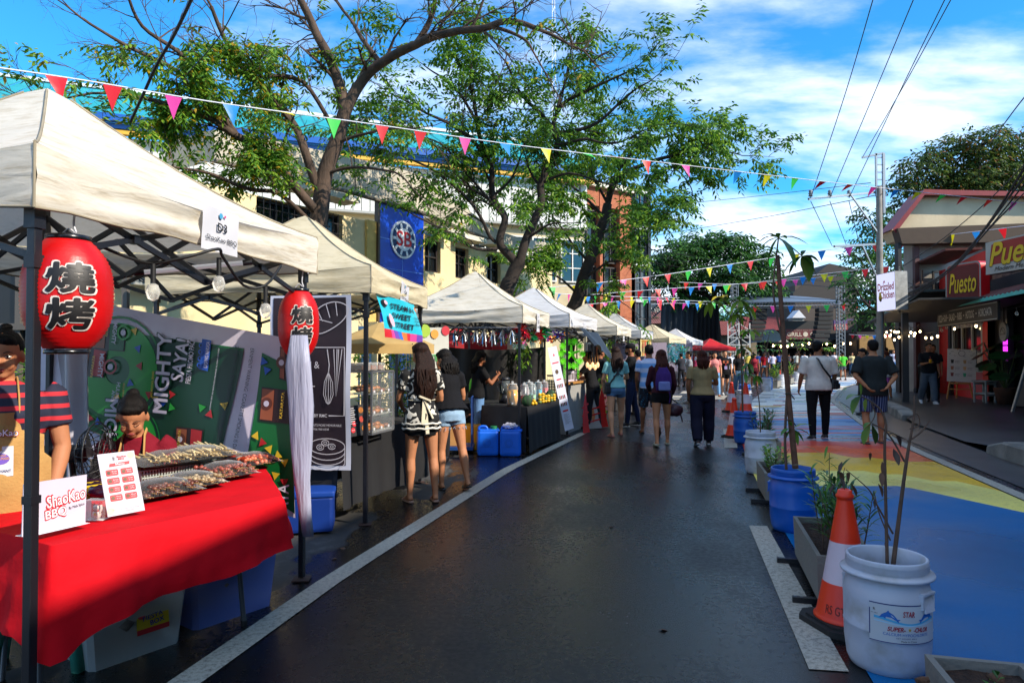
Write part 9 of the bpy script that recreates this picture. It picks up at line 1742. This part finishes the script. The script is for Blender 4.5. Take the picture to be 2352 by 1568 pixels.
for k,(px,Y_)in enumerate(((70,6.0),(862,11.5),(905,11.8),(1020,13.5))):
 b=at(px,812,Y_);b.z=0;r=root('potted_shrub',b,['leafy shrub behind the stocky vendor','small shrub in front of the blue gate, behind the display case','yellow green shrub behind the turquoise banner','leafy shrub beside the fruit banner'][k],'shrub','shrubs behind the stalls');q=MB();f_=MB();rnd=random.Random(k)
 q.lathe([(.14,0),(.19,.3),(.17,.3)],14,1,T(*b))
 for j in range(9):e_=b+Vector((rnd.uniform(-.35,.35),rnd.uniform(-.3,.3),rnd.uniform(1.0,1.6)));q.tube([b+Vector((0,0,.25)),b.lerp(e_,.6)+Vector((0,0,.1)),e_],[.012,.008,.004],5,0);[leaf(f_,b.lerp(e_,rnd.uniform(.4,1.05))+Vector((rnd.uniform(-.1,.1),rnd.uniform(-.1,.1),0)),Vector((rnd.uniform(-1,1),rnd.uniform(-1,1),rnd.uniform(-.4,.6))),.12,.06,rnd.choice((0,1,2,2)),rnd)for i in range(40)]
 q.build('stems',[bark,P('terracotta','#7a4030')],r,True);f_.build('foliage',LG,r,True)
for k,(px,py,s_)in enumerate(((2308,928,1.0),(2342,925,1.15))):
 b=gr(px,py,.13);r=root('potted_monstera',b,['big split leaf plant in a terracotta pot beside the white stools','taller split leaf plant in a terracotta pot at the right edge'][k],'plant','potted plants by the restaurant');q=MB();q.lathe([(.16,0),(.26,.42),(.27,.45),(.24,.45),(.22,.38),(0,.38)],20,0,T(*b));q.build('pot',[mat('terracotta_pot','#54301f',rough=.8,var=.3,vs=6)],r,True)
 q=MB();f_=MB();rnd=random.Random(k+5)
 for j in range(16):
  a=rnd.uniform(0,6.28);h_=rnd.uniform(.7,1.7)*s_;e_=b+Vector((.45*math.cos(a)*s_,.45*math.sin(a)*s_,h_));q.tube(smooth_path([b+Vector((0,0,.4)),b.lerp(e_,.6)+Vector((0,0,.15)),e_],3),.010,5);d=Vector((math.cos(a),math.sin(a),-.7)).normalized();sd=d.cross(Vector((0,0,1))).normalized()
  for i in range(7):t_=i/6;c_=e_+d*.34*t_;wl_=.24*math.sin(math.pi*(.15+.8*t_))
  for sgn in(-1,1):
   for i in range(6):t_=i/6;c_=e_+d*.36*t_;wl_=.25*math.sin(math.pi*(.2+.7*t_));f_.add([c_,c_+d*.055,c_+d*.085+sd*sgn*wl_,c_+d*.02+sd*sgn*wl_*.9],[(0,1,2,3)],rnd.randint(0,1),True)
 q.build('stem',[P('green_stem','#3f5a2a')],r,True);f_.build('leaves',[leafmat('monstera','#1f4a22',.1,.3),leafmat('monstera_dark','#173a1c',.1,.3)],r,True)
# ================================================================= bunting and wires
pen=[P('pennant_'+n_,c_,rough=.45,trl=.35)for n_,c_ in(('red','#d0202c'),('pink','#d8409a'),('blue','#1f86d8'),('yellow','#d8d01f'),('green','#3fc850'),('scarlet','#e03428'))]
pn=['red','pink','blue','yellow','green','scarlet'];strg=P('bunting_string','#d0d4e0',rough=.4)
def bunting(pts,label,flags=None,spacing=.6,size=.2,seed=1,cols=(0,1,2,3,4,5),r_=.006):
 P3=smooth_path([at(*p)for p in pts],10);r=root('bunting',P3[0],label,'bunting','strings of triangular bunting');q=MB();q.tube(P3,r_,4);q.build('string',[strg],r,True);rnd=random.Random(seed)
 L_=[0]
 for i in range(1,len(P3)):L_.append(L_[-1]+(P3[i]-P3[i-1]).length)
 def pa(s):
  for i in range(1,len(P3)):
   if L_[i]>=s:return P3[i-1].lerp(P3[i],(s-L_[i-1])/(L_[i]-L_[i-1])),(P3[i]-P3[i-1]).normalized()
  return P3[-1],(P3[-1]-P3[-2]).normalized()
 ss=[]
 if flags:
  for px,ci,tw in flags:
   b=min(range(0,600),key=lambda k:abs(pxof(pa(L_[-1]*k/600)[0])[0]-px));ss.append((L_[-1]*b/600,ci,tw))
 else:
  s=spacing*.5;k=0
  while s<L_[-1]and k<95:ss.append((s,cols[k%len(cols)],rnd.uniform(-.5,.5)));s+=spacing;k+=1
 for s,ci,tw in ss:
  p,d=pa(s);h=Vector((0,0,-1));sd=d.cross(Vector((0,0,1)));sd=sd.normalized()if sd.length>.01 else Vector((0,1,0));a,b=p-d*size*.42,p+d*size*.42;tip=p+(h*math.cos(tw)+sd*math.sin(tw)*.8+d*.25*tw)*size*1.05
  m1=a.lerp(tip,.5)+sd*size*.06*tw;m2=b.lerp(tip,.5)-sd*size*.05;q=MB();q.add([a,p,b,m1,a.lerp(b,.5).lerp(tip,.5)+sd*size*.1*math.sin(tw*5),m2,tip],[(0,1,4,3),(1,2,5,4),(3,4,6),(4,5,6)],0,True);q.build('pennant',[pen[ci]],r,True,label=pn[ci]+' pennant')
bunting([(-30,152,4.6),(200,186,5.2),(500,236,6.2),(860,286,7.4),(1200,335,8.6),(1560,378,10),(1850,412,11.2),(2100,440,12.4),(2400,472,13.6)],'nearest long bunting sweeping from top left to the right edge',[(130,0,.3),(262,0,0),(398,1,0),(528,2,.2),(652,3,1.2),(766,4,0),(877,0,.0),(968,0,-.1),(1068,1,.0),(1160,2,.5),(1256,3,.3),(1345,4,1.1),(1412,0,1.3),(1485,5,.2),(1573,1,.4),(1697,2,-.5),(1764,3,-.5),(1826,4,-.4),(1890,0,-1.0),(1955,5,-1.1),(2008,1,-.7),(2060,2,-.8),(2112,3,-.9),(2168,4,-.9),(2215,0,-.9),(2275,5,-.8),(2330,1,-.6)],size=.20,r_=.006)
B2=[([(1180,668,24),(1480,637,26),(1800,588,28),(2050,555,26),(2360,518,21)],'high bunting rising to the restaurant sign on the right',1.05,.30,(0,4,3,2,1,5,0,4,3,2)),([(1200,690,30),(1500,665,32),(1700,652,33),(1900,628,32),(2040,612,30)],'bunting ending at the lit Drizzled sign',.95,.32,(0,5,1,2,3,4)),([(1560,648,44),(1700,652,45),(1850,640,44),(1990,625,42)],'short bunting between the stage towers',1.1,.36,(5,1,2,3,4,0)),([(1380,705,46),(1560,696,50),(1700,702,52),(1900,700,50),(2010,690,46)],'bunting along the lower edge of the stage roof',1.3,.42,(1,2,3,4,0,5)),([(1340,700,36),(1480,688,38),(1640,693,40)],'bunting over the far tents by the brick building',1.0,.34,(0,1,2,3,4)),([(1080,655,20),(1250,672,26),(1400,680,32),(1560,684,38)],'bunting running deep behind the white kiosk tent',1.0,.28,(0,3,4,2,1)),([(1950,768,50),(2010,770,49),(2070,764,47)],'small low bunting by the plywood panels',.5,.26,(0,1,3,2,4))]
for k,(pts,lb,sp2,sz,cl_)in enumerate(B2):bunting(pts,lb,spacing=sp2*.95,size=sz*1.25,seed=k+2,cols=cl_,r_=.012)
wirem=P('wire_black','#101014',rough=.6)
def wire(pts,r_,label,n=8,cat='wire',group='overhead wires'):
 q=MB();P3=smooth_path([at(*p)for p in pts],n);q.tube(P3,r_,5);return q.thing('wire',[wirem],label,cat,group,base=P3[0])
wire([(690+55,-30,5.2),(700,60,5.4),(640,190,5.9),(560,330,6.4),(500,420,7.0)]and[(448,-20,5.0),(425,30,5.2),(395,90,5.5),(360,150,5.8),(330,215,6.1),(300,280,6.5)],.014,'thick black cable slanting down through the first tree')
wire([(550,0,5.5),(500,90,5.9),(430,170,6.4)],.005,'thin cable right of the thick one in the first tree')
for(a,b,c_,lb)in(((2005,0,12),(1940,220,16),(1862,455,19.2),'leftmost power line running up from the cross arm'),((2098,0,12),(2010,210,16),(1906,455,19.5),'second power line running up from the cross arm'),((2170,0,12),(2060,225,16),(1950,455,19.8),'third power line running up from the cross arm'),((2184,0,12),(2080,190,16),(1982,360,20),'power line running up from the steel pole head')):wire([a,b,c_],.010,lb)
for(x0,x1,y1,lb)in((1862,1912,566,'left'),(1906,1945,566,'middle'),(1950,1975,566,'right')):wire([(x0,462,19.2),(x1,y1,24)],.010,lb+' wire dropping from the upper to the lower cross arm')
wire([(1480,545,40),(1750,500,32),(2025,446,20)],.014,'long wire from the brick building to the utility pole');wire([(1440,480,36),(1700,455,32),(2000,420,22)],.012,'upper wire from the brick building to the utility pole')
for k,(y0,y1,y2)in enumerate(((570,640,660),(585,660,700),(600,668,640),(655,690,670))):wire([(1475,y0,45),(1750,(y0+y1)/2+8,42),(2030,y1,26),(2100,y2,22)],.014,['uppermost','second','third','lowest'][k]+' slack wire between the brick building and the carport')
rs=random.Random(4)
for k in range(9):
 j=rs.uniform(-8,8);j2=rs.uniform(-10,10);wire([(2030,705+j*1.2,20.5),(2110,668+j,18.5),(2190,612+j2*.5,16),(2270,520+j2,13),(2370,372+j2*2.2+k*5,10)],.013 if k<5 else .008,'black cable in the bundle sweeping up to the right edge',group='cable bundle on the right')
wire([(2400,170,9),(2352,225,10),(2310,280,11.5),(2275,330,13)],.010,'short wire crossing the top right corner');wire([(2030,640,20),(2150,560,17),(2260,470,14.5),(2380,350,11)],.010,'single taut cable above the bundle on the right')
wire([(1035,850,11),(980,800,9),(930,700,8)],.004,'thin cord from the second tent')if False else None
for k,(px,py)in enumerate(((1512,1444),(780,1258),(975,1110),(760,1283),(1400,1210))):q=MB();b=gr(px,py,.008);leaf(q,b,Vector((1,.3*k,0)),.06,.03,0,rs);q.thing('fallen_leaf',[DRY[1]],['brown leaf on the wet road at bottom right of centre','dry leaf under the second tent','twiggy leaf on the white line','small leaf near the second tent leg','tiny leaf in the middle of the road'][k],'leaf','fallen leaves on the road')
